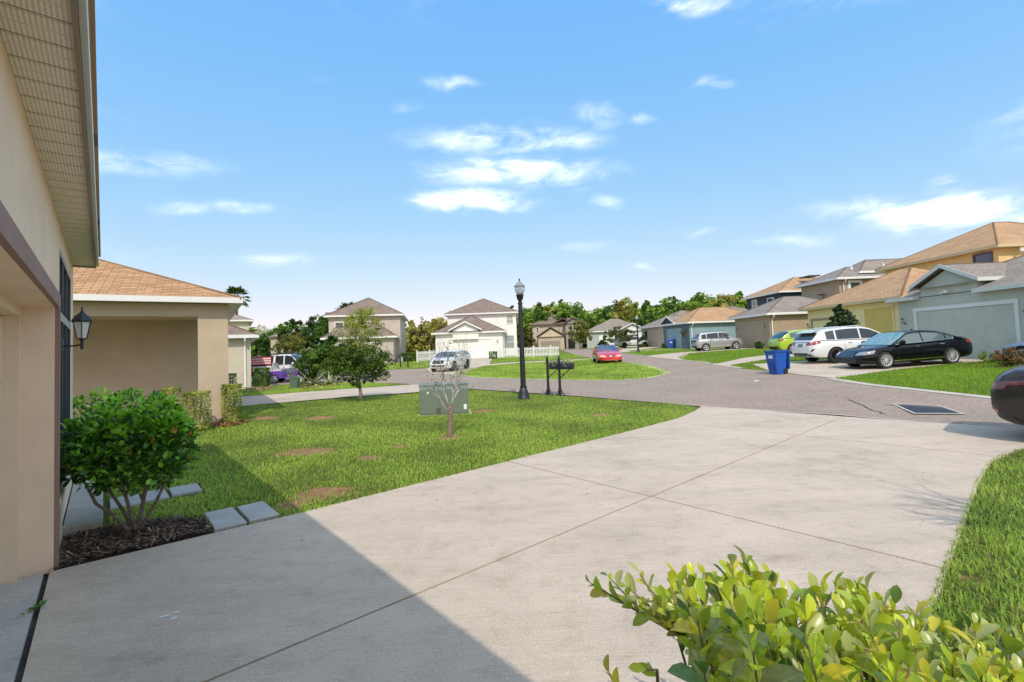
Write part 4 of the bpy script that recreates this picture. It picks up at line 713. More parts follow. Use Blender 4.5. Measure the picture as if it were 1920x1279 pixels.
def mailbox(px, py, label, ang):
    q = gp(px, py); t = thing('mailbox', label, 'mailbox', (q[0], q[1], q[2]-.02), ang, 'black mailboxes by the street lamp')
    b = MB(); b.lathe([(.001, 0), (.055, 0), (.045, .5), (.045, 1.16), (.062, 1.17), (.062, 1.2), (.03, 1.22), (.05, 1.27), (.03, 1.34), (.004, 1.40)], 10); b.build('post', BLACKM, t)
    for k in range(4):
        a = k*pi/2+.6; b = MB(); b.tube([(cos(a)*.04, sin(a)*.04, .22), (cos(a)*.09, sin(a)*.09, .08), (cos(a)*.17, sin(a)*.17, .01)], .018, 5); b.build('foot', BLACKM, t)
    pr_ = [(-.095, 0), (.095, 0)]+[(.095*cos(a), .13+.075*sin(a)) for a in np.linspace(0, pi, 9)]; m = MB(); m.prism([(u, v+.92) for u, v in pr_], 0, .07, .50); bx = m.build('box', mat('mailbox_black', (.022, .024, .03), .38), t)
    m = MB(); m.prism([(u*1.06, (v-.005)*1.04+.92) for u, v in pr_], 0, .50, .52); m.build('door', MATS['mailbox_black'], t); m = MB(); m.box(.2, .3, -.115, -.098, 1.0, 1.03); m.box(.2, .22, -.115, -.098, 1.03, 1.13); m.build('flag', mat('flag_grey', (.2, .2, .22), .5), t)
    b = MB(); b.tube([(.03, 0, .60), (.16, 0, .72), (.36, 0, .89)], .016, 6); b.tube([(.05+.055*cos(a), 0, .70+.055*sin(a)) for a in np.linspace(0, 5.2, 12)], .01, 5); b.box(.03, .5, -.05, .05, .895, .915); b.build('bracket', BLACKM, t)
    b = MB()
    for c in (.17, .33): b.tube([(c+.075*cos(a), 0, 1.13+.07*sin(a)) for a in np.linspace(-.1, pi+.1, 10)], .012, 5)
    b.build('scroll', BLACKM, t); return t
mailbox(1028.5, 739, 'black mailbox on slim post closest to the street lamp', -.25); mailbox(1050.5, 741, 'black mailbox on slim post on the far side from the lamp', -.42)
for px, lab in ((751, 'dark mailbox post at the road edge close to the taupe garage'), (765, 'dark mailbox post at the road edge before the trimmed hedge')):
    q = gp(px, 689); t = thing('mailbox', lab, 'mailbox', (q[0], q[1], q[2]), 0, 'far mailboxes at the taupe house'); b = MB(); b.lathe([(.001, 0), (.06, 0), (.05, 1.15), (.02, 1.25)], 8); b.build('post', BLACKM, t); m = MB(); m.prism([(u, v+.85) for u, v in [(-.1, 0), (.1, 0), (.1, .14), (.05, .2), (-.05, .2), (-.1, .14)]], 1, -.45, .02); m.build('box', MATS['mailbox_black'], t)

# green transformer cabinet
q = gp(829, 777); GREEN = mat('cabinet_green', (.15, .185, .14), .45, .06, 3); t = thing('transformer_cabinet', 'green utility transformer box on the lawn behind the bare stub tree', 'utility box', (q[0], q[1]+.45, q[2]-.03), radians(8))
w, d, h = 1.28, .9, .78
b = MB(); b.prism([(-d/2, 0), (d/2, 0), (d/2, h), (-d/2+.12, h), (-d/2, h-.1)], 0, -w/2, w/2); b.build('cabinet', GREEN, t)
b = MB(); b.box(-w/2-.02, w/2+.02, -d/2+.10, d/2+.02, h, h+.03); b.build('lid', GREEN, t)
for x0, x1 in ((-w/2+.02, -.12), (-.105, w/2-.02)):
    b = MB(); b.box(x0, x1, -d/2-.016, -d/2+.004, .06, h-.13); b.build('door', GREEN, t)
b = MB(); b.box(-.2, -.1, -d/2-.03, -d/2-.016, .05, .2); b.build('latch', mat('cabinet_dark', (.07, .1, .075), .5), t)
b = MB(); b.box(w/2-.13, w/2-.05, -d/2-.020, -d/2-.016, .14, .27); b.build('label_sticker', WHITE, t); b = MB(); b.box(-w/2+.2, -w/2+.24, -d/2-.022, -d/2-.016, h-.2, h-.14); b.build('label_sticker', WHITE, t)
b = MB(); b.box(-w/2-.08, w/2+.08, -d/2-.08, d/2+.08, -.05, .02); b.build('pad', KERB, t)
# low green pedestal in the far lawn, terracotta pot
q = gp(553, 728); t = thing('utility_pedestal', 'small dark green utility pedestal in the far grass strip', 'utility box', (q[0], q[1], q[2])); b = MB(); b.prism([(-.16, 0), (.16, 0), (.2, .5), (-.2, .5)], 1, -.14, .14); b.build('body', mat('pedestal_green', (.09, .15, .1), .6), t); b = MB(); b.prism([(-.21, .5), (.21, .5), (.1, .62), (-.1, .62)], 1, -.16, .16); b.build('cap', MATS['pedestal_green'], t)

# wheeled bins
BLUE = mat('bin_blue', (.012, .085, .40), .38, .05, 4)
def bin_(x, y, rz, label, lid_open=True):
    t = thing('wheelie_bin', label, 'bin', (x, y, gz(x, y)-.015), rz, 'blue wheelie bins')
    def loop(z, wx, wy, oy=0): return [(-wx, -wy+oy, z), (wx, -wy+oy, z), (wx, wy+oy, z), (-wx, wy+oy, z)]
    b = MB(); L = [loop(0, .24, .24, .02), loop(.1, .26, .27, .02), loop(.55, .295, .325, 0), loop(.92, .33, .37, 0), loop(.93, .36, .40, 0), loop(.99, .365, .405, 0), loop(.99, .33, .37, 0), loop(.80, .315, .35, 0)]
    V = [p for l in L for p in l]; F_ = [tuple(range(4))[::-1], tuple(range(28, 32))]+[(4*i+k, 4*i+(k+1) % 4, 4*i+4+(k+1) % 4, 4*i+4+k) for i in range(7) for k in range(4)]
    b.add(V, F_); bd = b.build('body', BLUE, t)
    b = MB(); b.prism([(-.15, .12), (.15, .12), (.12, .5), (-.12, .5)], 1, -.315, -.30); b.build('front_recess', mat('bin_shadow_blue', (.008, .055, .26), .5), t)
    b = MB(); b.prism([(-.13, .66), (.13, .66), (.13, .80), (-.13, .80)], 1, -.363, -.352); b.build('label_sticker', mat('sticker', (.62, .66, .74), .5), t)
    if lid_open:
        m = MB(); m.prism([(.42, .97), (.50, .99), (.53, .90), (.50, .25), (.44, .20), (.43, .3), (.46, .85)], 0, -.35, .35); m.build('lid', BLUE, t)
    else:
        m = MB(); m.prism([(-.43, .985), (.44, .985), (.42, 1.04), (0, 1.10), (-.40, 1.05)], 0, -.375, .375); m.build('lid', BLUE, t)
    for s in (-1, 1):
        m = MB(); m.lathe([(.001, -.03), (.12, -.03), (.125, 0), (.12, .03), (.001, .03)], 16, (s*.27, .29, .125), axis='y'); o = m.build('wheel', RUBBER, t)
        o.data.transform(Matrix.Translation((s*.27, .29, .125)) @ Matrix.Rotation(pi/2, 4, 'Z') @ Matrix.Translation((-s*.27, -.29, -.125)))
    m = MB(); m.tube([(-.27, .40, .95), (-.27, .46, .97), (.27, .46, .97), (.27, .40, .95)], .018, 6); m.build('handle', BLUE, t); return t
q = gp(1466, 702); bin_(q[0], q[1]+.35, radians(-74), 'blue wheelie bin with lid hanging open at the road edge by the cars').scale = (.82, .82, 1.0)
q = at(1256, 651, 56); bin_(q[0], 55.5, radians(-20), 'blue wheelie bin with closed lid before the navy garage door', False)

# picket fence round the white house
def fence(A, B, label, h=1.1, step=.155, w=.075, post_every=12):
    A = np.array(A); B = np.array(B); L = np.hypot(*(B-A)); d = (B-A)/L
    t = thing('picket_fence', label, 'fence', (A[0], A[1], gz(*A)), atan2(d[1], d[0]), 'white picket fences'); n = int(L/step); dz = gz(*B)-gz(*A)
    pm = MB(); pm.prism([(-w/2, .05), (w/2, .05), (w/2, h-.09), (0, h), (-w/2, h-.09)], 1, -.012, .012); me = pm.mesh('picket', WHITE)
    po = MB(); po.box(-.06, .06, -.02, .1, -.2, h+.02); po.lathe([(.09, h+.02), (.09, h+.05), (.001, h+.13)], 4, (0, .04, 0)); pme = po.mesh('post', WHITE)
    for i in range(n+1):
        o = link('picket' if i % post_every else 'post', me if i % post_every else pme, t); o.location = (i*step, 0, dz*i/n)
    for zr in (.25, h-.25): b = MB(); b.obox((0, .014, zr), (L, 0, dz), (0, .04, 0), (0, 0, .09)); b.build('rail', WHITE, t)
    return t
fence(gp(783, 679)[:2], gp(862, 671.5)[:2], 'white picket fence running behind the white car by the road'); fence(gp(936, 671.5)[:2], gp(1049, 668)[:2], 'white picket fence in front of the white house, behind street lamp')
# vinyl fence beyond the pickup
q0 = at(470, 676, 42); q1 = at(533, 675, 42); t = thing('vinyl_fence', 'pale solid panel fence running behind the striped pickup', 'fence', (q0[0], 42, gz(q0[0], 42))); L = q1[0]-q0[0]
vm = MB(); vm.box(0, .145, 0, .03, 0, 1.45); vme = vm.mesh('plank', mat('vinyl_grey', (.6, .57, .55), .5))
for i in range(int(L/.155)): o = link('plank', vme, t); o.location = (i*.155, 0, 0)
b = MB(); b.box(-.05, L, -.02, .05, 1.45, 1.55); b.build('rail', MATS['vinyl_grey'], t)
# stake for a sapling by the silver car
# ------------------------------------------------------------------ vehicles
def paint(name, c, metal=0.0, rough=.22): return mat(name, c, rough, metal=metal, coat=1.0, spec=.5)
HEADL = mat('headlight_glass', (.26, .28, .29), .06, spec=.9, coat=.6); TAILL = mat('taillight_red', (.32, .012, .015), .12, spec=.8, coat=.6); TYRE = mat('tyre', (.022, .022, .022), .8, bump=.3, bscale=60)
ALLOY = mat('alloy', (.72, .73, .75), .3, metal=.45); PLATE = mat('plate', (.62, .6, .55), .5); PLASTIC = mat('black_plastic', (.02, .02, .021), .5)
def I(x, tab): return float(np.interp(x, [a for a, _ in tab], [b for _, b in tab]))
_wheel = {}
def wheel_meshes(r, w, spokes, dark):
    k = (r, w, spokes, dark)
    if k in _wheel: return _wheel[k]
    t = MB(); t.lathe([(r*.70, -w/2), (r*.93, -w/2), (r, -w*.34), (r, w*.34), (r*.93, w/2), (r*.70, w/2), (r*.68, w*.3), (r*.68, -w*.3), (r*.70, -w/2)], 28, axis='y', caps=False)
    m = MB(); m.lathe([(.001, -w*.1), (r*.69, -w*.1), (r*.69, -w*.08), (.001, -w*.08)], 24, axis='y', mi=1); m.lathe([(r*.63, -w*.45), (r*.715, -w*.5), (r*.715, -w*.44), (r*.66, -w*.1), (r*.64, -w*.1), (r*.63, -w*.45)], 28, axis='y', caps=False); m.lathe([(.001, -w*.46), (r*.12, -w*.45), (r*.15, -w*.3), (r*.15, -w*.1)], 12, axis='y')
    for i in range(spokes):
        a = 2*pi*i/spokes; u = np.array([cos(a), 0, sin(a)]); v = np.array([-sin(a), 0, cos(a)]); y0, y1 = -w*.36, -w*.44; s0, s1 = r*(.028 if spokes > 7 else .05), r*(.042 if spokes > 7 else .11)
        P_ = [u*r*.1-v*s0, u*r*.1+v*s0, u*r*.66+v*s1, u*r*.66-v*s1]; V = [tuple(p+np.array([0, y1, 0])) for p in P_]+[tuple(p+np.array([0, y0+w*.14, 0])) for p in P_]; m.add(V, [(0, 1, 2, 3), (4, 7, 6, 5), (0, 4, 5, 1), (1, 5, 6, 2), (2, 6, 7, 3), (3, 7, 4, 0)])
    _wheel[k] = (t.mesh('tyre', TYRE), m.mesh('rim', [PLASTIC if dark else ALLOY, DARK])); return _wheel[k]
def car(name, label, cat, S, paintm, x, y, heading, group=None):
    """S: spec.  local x forward, z up.  Returns the root."""
    L, Wd = S['L'], S['W']; hw = Wd/2
    def st(tab): return [(a*L-L/2, b) for a, b in tab]
    top, bot, wid, rf = st(S['top']), st(S['bot']), st([(a, b*hw) for a, b in S['wid']]), st(S['roof'])
    xs_ = sorted(set([round(v, 4) for v in np.linspace(-L/2, L/2, 34)]+[round(-L/2+d, 4) for d in (.012, .04, .08, .14)]+[round(L/2-d, 4) for d in (.012, .04, .08, .14)]))
    def sec(xx):
        zb, zt, w = I(xx, bot), I(xx, top), I(xx, wid); h = zt-zb
        return [(0, zb), (.72*w, zb), (.93*w, zb+.05*h), (.975*w, zb+.16*h), (1.0*w, zb+.36*h), (1.0*w, zb+.55*h), (.985*w, zb+.72*h), (.975*w, zb+.80*h), (.945*w, zb+.90*h), (.89*w, zb+.965*h), (.80*w, zt), (.45*w, zt+.018*S.get('crown', 1)), (0, zt+.026*S.get('crown', 1))]
    b = MB(); K = len(sec(0)); ring = 2*K-2
    for xx in xs_:
        s = sec(xx); b.v += [(xx, p[0], p[1]) for p in s]+[(xx, -p[0], p[1]) for p in s[-2:0:-1]]
    n = len(xs_); F_ = [(i*ring+k, i*ring+(k+1) % ring, (i+1)*ring+(k+1) % ring, (i+1)*ring+k) for i in range(n-1) for k in range(ring)]
    F_ += [tuple(range(ring))[::-1], tuple(range((n-1)*ring, n*ring))]
    V0 = b.v; b.v = []; b.add(V0, [f[::-1] for f in F_], 0, True)
    me = b.mesh('body', [paintm, DARK], sharp=38)
    bvh = BVHTree.FromPolygons([Vector(v) for v in V0], F_)
    root = thing(name, label, cat, (0, 0, 0), 0, group)
    bo = link('body', me, root)
    wr, ww = S['wr'], S.get('ww', .22); axf, axr = L/2-S['fo'], -L/2+S['ro']; ty = hw-ww/2-.015
    # wheel arches cut out of the shell
    cm = MB()
    for ax in (axf, axr):
        for s in (-1, 1): cm.lathe([(.001, 0), (wr*1.13, 0), (wr*1.13, .5), (.001, .5)], 28, (ax, s*(hw+.12)-.25+(-.13*s), wr*1.0), mi=1, axis='y')
    cme = cm.mesh('cutter', [paintm, DARK]); co = link('cutter', cme)
    bmc = bmesh.new(); bmc.from_mesh(cme); bmesh.ops.recalc_face_normals(bmc, faces=bmc.faces); bmc.to_mesh(cme); bmc.free()
    bmc = bmesh.new(); bmc.from_mesh(me); bmesh.ops.recalc_face_normals(bmc, faces=bmc.faces); bmc.to_mesh(me); bmc.free()
    md = bo.modifiers.new('cut', 'BOOLEAN'); md.operation = 'DIFFERENCE'; md.object = co; md.solver = 'EXACT'
    bpy.context.view_layer.update(); dg = bpy.context.evaluated_depsgraph_get(); nm = bpy.data.meshes.new_from_object(bo.evaluated_get(dg)); bo.modifiers.clear(); bo.data = nm; nm.set_sharp_from_angle(angle=radians(38))
    bpy.data.objects.remove(co)
    # greenhouse
    g0, g1 = rf[0][0], rf[-1][0]; gl = S['glass']; cuts = [v*L-L/2 for v in gl['side']]; xw = [v*L-L/2 for v in gl['front']]; xb = [v*L-L/2 for v in gl['back']]
    gs = sorted(set([round(v, 4) for v in np.linspace(g0, g1, 26)]+[round(v, 4) for v in cuts+xw+xb])); wb = S.get('gw', .93)
    def gsec(xx):
        zr = I(xx, rf); zb = I(xx, top)-.01; zr = max(zr, zb+.004); w = I(xx, wid)*wb; h = zr-zb; tb = S.get('tumble', .34)
        yy = lambda z: w-(z-zb)*tb
        r1 = min(.07, h*.3); return [(yy(zb), zb), (yy(zb+min(.03, h*.1)), zb+min(.03, h*.1)), (yy(zr-r1*1.25), zr-r1*1.25), (yy(zr-r1*.5)-.01, zr-r1*.45), (yy(zr)-.07*min(1, h*4), zr-.006), (yy(zr)*.45, zr+.012*min(1, h*3)), (0, zr+.018*min(1, h*3))]
    M_ = 7; rg = 2*M_-1; gv = []
    for xx in gs:
        s = gsec(xx); gv += [(xx, p[0], p[1]) for p in s]+[(xx, -p[0], p[1]) for p in s[-2::-1]]
    can, gls = [], {'windscreen': [], 'rear_window': []}; sidew = {}
    for i in range(len(gs)-1):
        xm = (gs[i]+gs[i+1])/2
        for k in range(rg-1):
            f = (i*rg+k, (i+1)*rg+k, (i+1)*rg+k+1, i*rg+k+1); kk = k if k < M_-1 else rg-2-k
            if kk == 1:
                done = False
                for w_ in range(0, len(cuts)-1, 2):
                    if cuts[w_] < xm < cuts[w_+1]: sidew.setdefault((w_, k < M_-1), []).append(f); done = True
                if not done: can.append(f)
            elif kk >= 3 and xw[0] < xm < xw[1]: gls['windscreen'].append(f)
            elif kk >= 3 and xb[0] < xm < xb[1]: gls['rear_window'].append(f)
            else: can.append(f)
    def sub(name_, faces, m, inset=0.0):
        if not faces: return
        used = sorted({i for f in faces for i in f}); mp_ = {u: j for j, u in enumerate(used)}; q = MB(); q.add([gv[u] for u in used], [[mp_[i] for i in f] for f in faces], 0, True); o = q.build(name_, m, root, sharp=40); return o
    sub('cabin', can, S.get('roofmat', paintm))
    for kx, fs in sidew.items(): sub('side_window', fs, S.get('sglass', GLASS))
    sub('windscreen', gls['windscreen'], S.get('wglass', GLASS)); sub('rear_window', gls['rear_window'], GLASS)
    q = MB(); q.box(g0+.15, g1-.25, -hw*.6, hw*.6, I(0, bot)+.1, I(0, top)+.05); q.build('interior', DARK, root)
    # patches on the shell
    def patch(name_, quad, m, axis, off=.008, nu=6, nv=4, thick=True, both=False):
        """quad: four (a, z) corners; axis 'f' front, 'r' rear (a = y) or 's' side (a = x, both sides)"""
        for sgn in ((1, -1) if both else (1,)):
            P_ = []
            for j in range(nv+1):
                for i in range(nu+1):
                    u, v = i/nu, j/nv; a = (quad[0][0]*(1-u)+quad[1][0]*u)*(1-v)+(quad[3][0]*(1-u)+quad[2][0]*u)*v; z = (quad[0][1]*(1-u)+quad[1][1]*u)*(1-v)+(quad[3][1]*(1-u)+quad[2][1]*u)*v
                    if axis == 'f': o_, d_ = Vector((L, a*sgn, z)), Vector((-1, 0, 0))
                    elif axis == 'r': o_, d_ = Vector((-L, a*sgn, z)), Vector((1, 0, 0))
                    else: o_, d_ = Vector((a, sgn*3, z)), Vector((0, -sgn, 0))
                    h_, n_, _, _ = bvh.ray_cast(o_, d_)
                    if h_ is None: P_.append(None); continue
                    if n_.dot(d_) > 0: n_ = -n_
                    P_.append(h_+n_*off)
            fs_ = [(j*(nu+1)+i, j*(nu+1)+i+1, (j+1)*(nu+1)+i+1, (j+1)*(nu+1)+i) for j in range(nv) for i in range(nu)]; fs_ = [f for f in fs_ if all(P_[k] is not None for k in f)]; P_ = [p if p is not None else Vector((0, 0, .5)) for p in P_]
            if fs_: q = MB(); q.add(P_, fs_, 0, True); q.build(name_, m, root, sharp=0)
    for pt in S['patches']: patch(*pt[:4], **(pt[4] if len(pt) > 4 else {}))
    # door seams, handles, mirrors
    for sx in S['seams']:
        a = sx*L-L/2
        for s in (1,): patch('door_seam', [(a-.006, I(a, bot)+.08), (a+.006, I(a, bot)+.08), (a+.006+S.get('seamlean', 0), I(a, top)-.03), (a-.006+S.get('seamlean', 0), I(a, top)-.03)], DARK, 's', off=.003, nu=1, nv=8, both=True)
    for hx in S['handles']:
        a = hx*L-L/2; zt = I(a, top)
        for s in (-1, 1): q = MB(); yy = I(a, wid)*.985*s; q.box(a-.09, a+.09, min(yy, yy+.03*s), max(yy, yy+.03*s), zt-.14, zt-.11); q.build('door_handle', S.get('handlemat', paintm), root)
    mxp = S['mirror']*L-L/2
    for s in (-1, 1):
        q = MB(); y0 = I(mxp, wid)*.93*s; zt = I(mxp, top); q.lathe([(.001, -.1), (.07, -.09), (.095, -.03), (.095, .05), (.05, .1), (.001, .11)], 8, (mxp, y0+.13*s, zt+.09), axis='y'); q.box(mxp-.03, mxp+.03, min(y0-.04*s, y0+.1*s), max(y0-.04*s, y0+.1*s), zt+.01, zt+.05); q.build('wing_mirror', S.get('mirmat', paintm), root)
    tm, rm = wheel_meshes(wr, ww, S.get('spokes', 10), S.get('darkrim', False))
    for ax in (axf, axr):
        for s in (-1, 1):
            o = link('wheel', tm, root); o.location = (ax, s*ty, wr); o.rotation_euler = (0, random.uniform(0, 1), 0 if s < 0 else pi); r_ = link('rim', rm, o)
    if 'extra' in S: S['extra'](root, locals())
    c_, s_ = cos(heading), sin(heading); zf = gz(x+c_*axf, y+s_*axf); zr_ = gz(x+c_*axr, y+s_*axr); pit = -math.atan2(zf-zr_, axf-axr)
    yaw = heading; root.rotation_mode = 'ZYX'; root.rotation_euler = (0, pit, yaw); root.location = (x, y, zr_+(zf-zr_)*(-axr)/(axf-axr)-.008)
    root.rotation_mode = 'XYZ'; root.rotation_euler = (Matrix.Rotation(yaw, 3, 'Z') @ Matrix.Rotation(pit, 3, 'Y')).to_euler()
    return root
SEDAN = dict(L=4.95, W=1.88, fo=.98, ro=1.18, wr=.34, ww=.23, spokes=12, seams=(.695, .475, .27), handles=(.53, .32), mirror=.665,
    top=[(0, .80), (.015, .92), (.05, 1.02), (.16, 1.02), (.3, .985), (.5, .95), (.7, .93), (.75, .915), (.88, .82), (.95, .72), (.985, .6), (1, .5)],
    bot=[(0, .45), (.02, .33), (.08, .24), (.2, .19), (.85, .18), (.95, .2), (1, .26)], wid=[(0, .66), (.02, .78), (.06, .88), (.14, .96), (.3, 1), (.75, .99), (.88, .95), (.95, .86), (.985, .74), (1, .64)],
    roof=[(.10, 1.015), (.17, 1.13), (.25, 1.30), (.33, 1.405), (.42, 1.45), (.52, 1.45), (.585, 1.405), (.66, 1.2), (.755, .92)], glass=dict(side=(.20, .265, .275, .46, .472, .69), front=(.585, .745), back=(.12, .30)),
    patches=[('grille', [(-.42, .50), (.42, .50), (.36, .68), (-.36, .68)], mat('grille_steel', (.11, .12, .14), .25, metal=.7), 'f'), ('headlight', [(.45, .56), (.80, .60), (.84, .74), (.50, .70)], HEADL, 'f', dict(both=True)), ('air_intake', [(-.62, .26), (.62, .26), (.56, .42), (-.56, .42)], PLASTIC, 'f'), ('headlight_side', [(1.95, .62), (2.30, .58), (2.3, .70), (1.85, .76)], HEADL, 's', dict(both=True)),
        ('taillight', [(.30, .80), (.78, .78), (.80, .93), (.34, .95)], TAILL, 'r', dict(both=True)), ('licence_plate', [(-.18, .62), (.18, .62), (.18, .76), (-.18, .76)], PLATE, 'r'), ('taillight_side', [(-2.42, .80), (-2.05, .84), (-2.0, .95), (-2.42, .93)], TAILL, 's', dict(both=True)), ('sill_strip', [(-1.15, .30), (1.15, .28), (1.15, .315), (-1.15, .335)], CHROME, 's', dict(both=True, off=.012, nv=1, nu=8))])
def black_extra(root, v):
    L = v['L']; gs_, gsec, gv = v['gs'], v['gsec'], v['gv']
    for s in (-1, 1):   # chrome line round the side glass
        up = [(xx, s*(gsec(xx)[2][0]+.006), gsec(xx)[2][1]) for xx in gs_ if .2*L-L/2 <= xx <= .71*L-L/2]; lo = [(xx, s*(gsec(xx)[1][0]+.006), gsec(xx)[1][1]) for xx in gs_ if .2*L-L/2 <= xx <= .71*L-L/2]
        q = MB(); q.tube(up+lo[::-1]+[up[0]], .011, 5); q.build('chrome_trim', CHROME, root)
    q = MB(); q.box(.08*L-L/2-.12, .08*L-L/2+.08, -.62, .62, 1.055, 1.075); q.tube([(.06*L-L/2, .45, 1.0), (.055*L-L/2, .45, 1.06)], .02, 5); q.tube([(.06*L-L/2, -.45, 1.0), (.055*L-L/2, -.45, 1.06)], .02, 5); q.build('spoiler', v['paintm'], root)
    q = MB(); q.prism([(0, 0), (.14, 0), (.02, .06)], 1, -.012, .012); o = q.build('antenna', v['paintm'], root); o.location = (-.55, 0, 1.46)
S1 = dict(SEDAN); S1['extra'] = black_extra; S1['handlemat'] = CHROME; S1['wglass'] = mat('sunshade_glass', (.28, .42, .40), .06, .5, 3, spec=.8, coat=.5, col2=(.10, .2, .2)); S1['sglass'] = mat('light_side_glass', (.09, .13, .135), .03, spec=.9, coat=.5)
car('parked_sedan', 'shiny black sedan with chrome window line parked facing the road', 'car', S1, mat('black_paint', (.004, .0045, .006), .10, spec=.42), 16.55, 20.15, pi+.04)
SUV = dict(L=4.95, W=1.96, fo=.95, ro=1.12, wr=.37, ww=.24, spokes=8, darkrim=True, seams=(.70, .5, .315), handles=(.545, .37), mirror=.67, tumble=.26,
    top=[(0, .86), (.012, 1.0), (.03, 1.10), (.1, 1.12), (.4, 1.09), (.7, 1.06), (.76, 1.03), (.9, .96), (.965, .86), (.99, .72), (1, .6)], bot=[(0, .48), (.02, .38), (.08, .28), (.2, .23), (.85, .22), (.95, .25), (1, .34)], wid=[(0, .70), (.015, .82), (.05, .92), (.14, .98), (.3, 1), (.78, .99), (.9, .95), (.96, .85), (1, .68)],
    roof=[(.012, 1.08), (.05, 1.32), (.095, 1.54), (.18, 1.63), (.36, 1.69), (.50, 1.68), (.59, 1.61), (.67, 1.40), (.785, 1.04)], glass=dict(side=(.15, .235, .25, .475, .49, .73), front=(.62, .775), back=(.022, .085)),
    patches=[('grille', [(-.42, .62), (.42, .62), (.46, .86), (-.46, .86)], PLASTIC, 'f'), ('headlight', [(.52, .74), (.86, .80), (.88, .92), (.56, .88)], HEADL, 'f', dict(both=True)), ('air_intake', [(-.65, .38), (.65, .38), (.6, .52), (-.6, .52)], PLASTIC, 'f'), ('taillight', [(.40, .88), (.84, .90), (.90, 1.06), (.46, 1.02)], TAILL, 'r', dict(both=True)), ('taillight_side', [(-2.44, .90), (-2.02, .99), (-2.02, 1.07), (-2.44, 1.05)], TAILL, 's', dict(both=True)),
        ('licence_plate', [(-.2, .82), (.2, .82), (.2, .98), (-.2, .98)], mat('plate_dark', (.2, .22, .22), .5), 'r'), ('bumper_trim', [(-.75, .40), (.75, .40), (.7, .52), (-.7, .52)], PLASTIC, 'r'), ('bumper_vent', [(.72, .6), (.80, .6), (.86, .72), (.80, .72)], PLASTIC, 'r', dict(both=True)), ('sill', [(-1.0, .25), (1.05, .25), (1.05, .36), (-1.0, .36)], PLASTIC, 's', dict(both=True))])
def suv_extra(root, v):
    L = v['L']; q = MB(); q.prism([(-.06*0+.085*L-L/2+.12, 1.60), (.05*L-L/2-.04, 1.50), (.05*L-L/2-.03, 1.53), (.085*L-L/2+.3, 1.63)], 1, -.62, .62); q.build('spoiler', v['paintm'], root)
    for s in (-1, 1): q = MB(); q.tube([(.18*L-L/2, s*.60, 1.64), (.23*L-L/2, s*.61, 1.70), (.48*L-L/2, s*.61, 1.73), (.55*L-L/2, s*.60, 1.66)], .018, 5); q.build('roof_rail', CHROME, root)
    for s in (-1, 1): q = MB(); q.lathe([(.05, -.03), (.055, .05), (.04, .05), (.035, -.03)], 10, (-L/2+.05, s*.55, .36), axis='y'); q.build('exhaust', CHROME, root)
S2 = dict(SUV); S2['extra'] = suv_extra
WP = paint('white_paint_car', (.74, .74, .73), rough=.3); car('parked_suv', 'white SUV with dark rear glass parked between black sedan and green hatchback', 'car', S2, WP, 16.75, 23.55, .02)
HATCH = dict(L=4.0, W=1.72, fo=.82, ro=.72, wr=.31, ww=.2, spokes=7, seams=(.66, .42), handles=(.47,), mirror=.63, tumble=.30,
    top=[(0, .82), (.015, .93), (.05, 1.0), (.15, 1.0), (.6, .93), (.72, .9), (.88, .78), (.96, .68), (1, .5)], bot=[(0, .4), (.03, .28), (.15, .2), (.88, .18), (1, .28)], wid=[(0, .72), (.02, .84), (.08, .94), (.25, 1), (.78, .98), (.92, .88), (1, .64)],
    roof=[(.015, .96), (.09, 1.22), (.17, 1.40), (.3, 1.47), (.48, 1.48), (.55, 1.44), (.63, 1.26), (.76, .91)], glass=dict(side=(.16, .30, .315, .66), front=(.55, .745), back=(.025, .17)),
    patches=[('taillight', [(.48, .82), (.80, .84), (.82, 1.0), (.52, .98)], TAILL, 'r', dict(both=True)), ('licence_plate', [(-.2, .62), (.2, .62), (.2, .75), (-.2, .75)], PLATE, 'r'), ('bumper_trim', [(-.62, .32), (.62, .32), (.6, .5), (-.6, .5)], PLASTIC, 'r'), ('headlight', [(.42, .6), (.72, .62), (.76, .74), (.46, .72)], HEADL, 'f', dict(both=True)), ('grille', [(-.4, .35), (.4, .35), (.36, .6), (-.36, .6)], PLASTIC, 'f')])
S3 = dict(HATCH); S3['sglass'] = S1['sglass']; car('parked_hatchback', 'lime green hatchback parked nose in beyond the white SUV', 'car', S3, paint('lime_paint', (.38, .56, .03), rough=.3), 18.85, 30.6, .03)
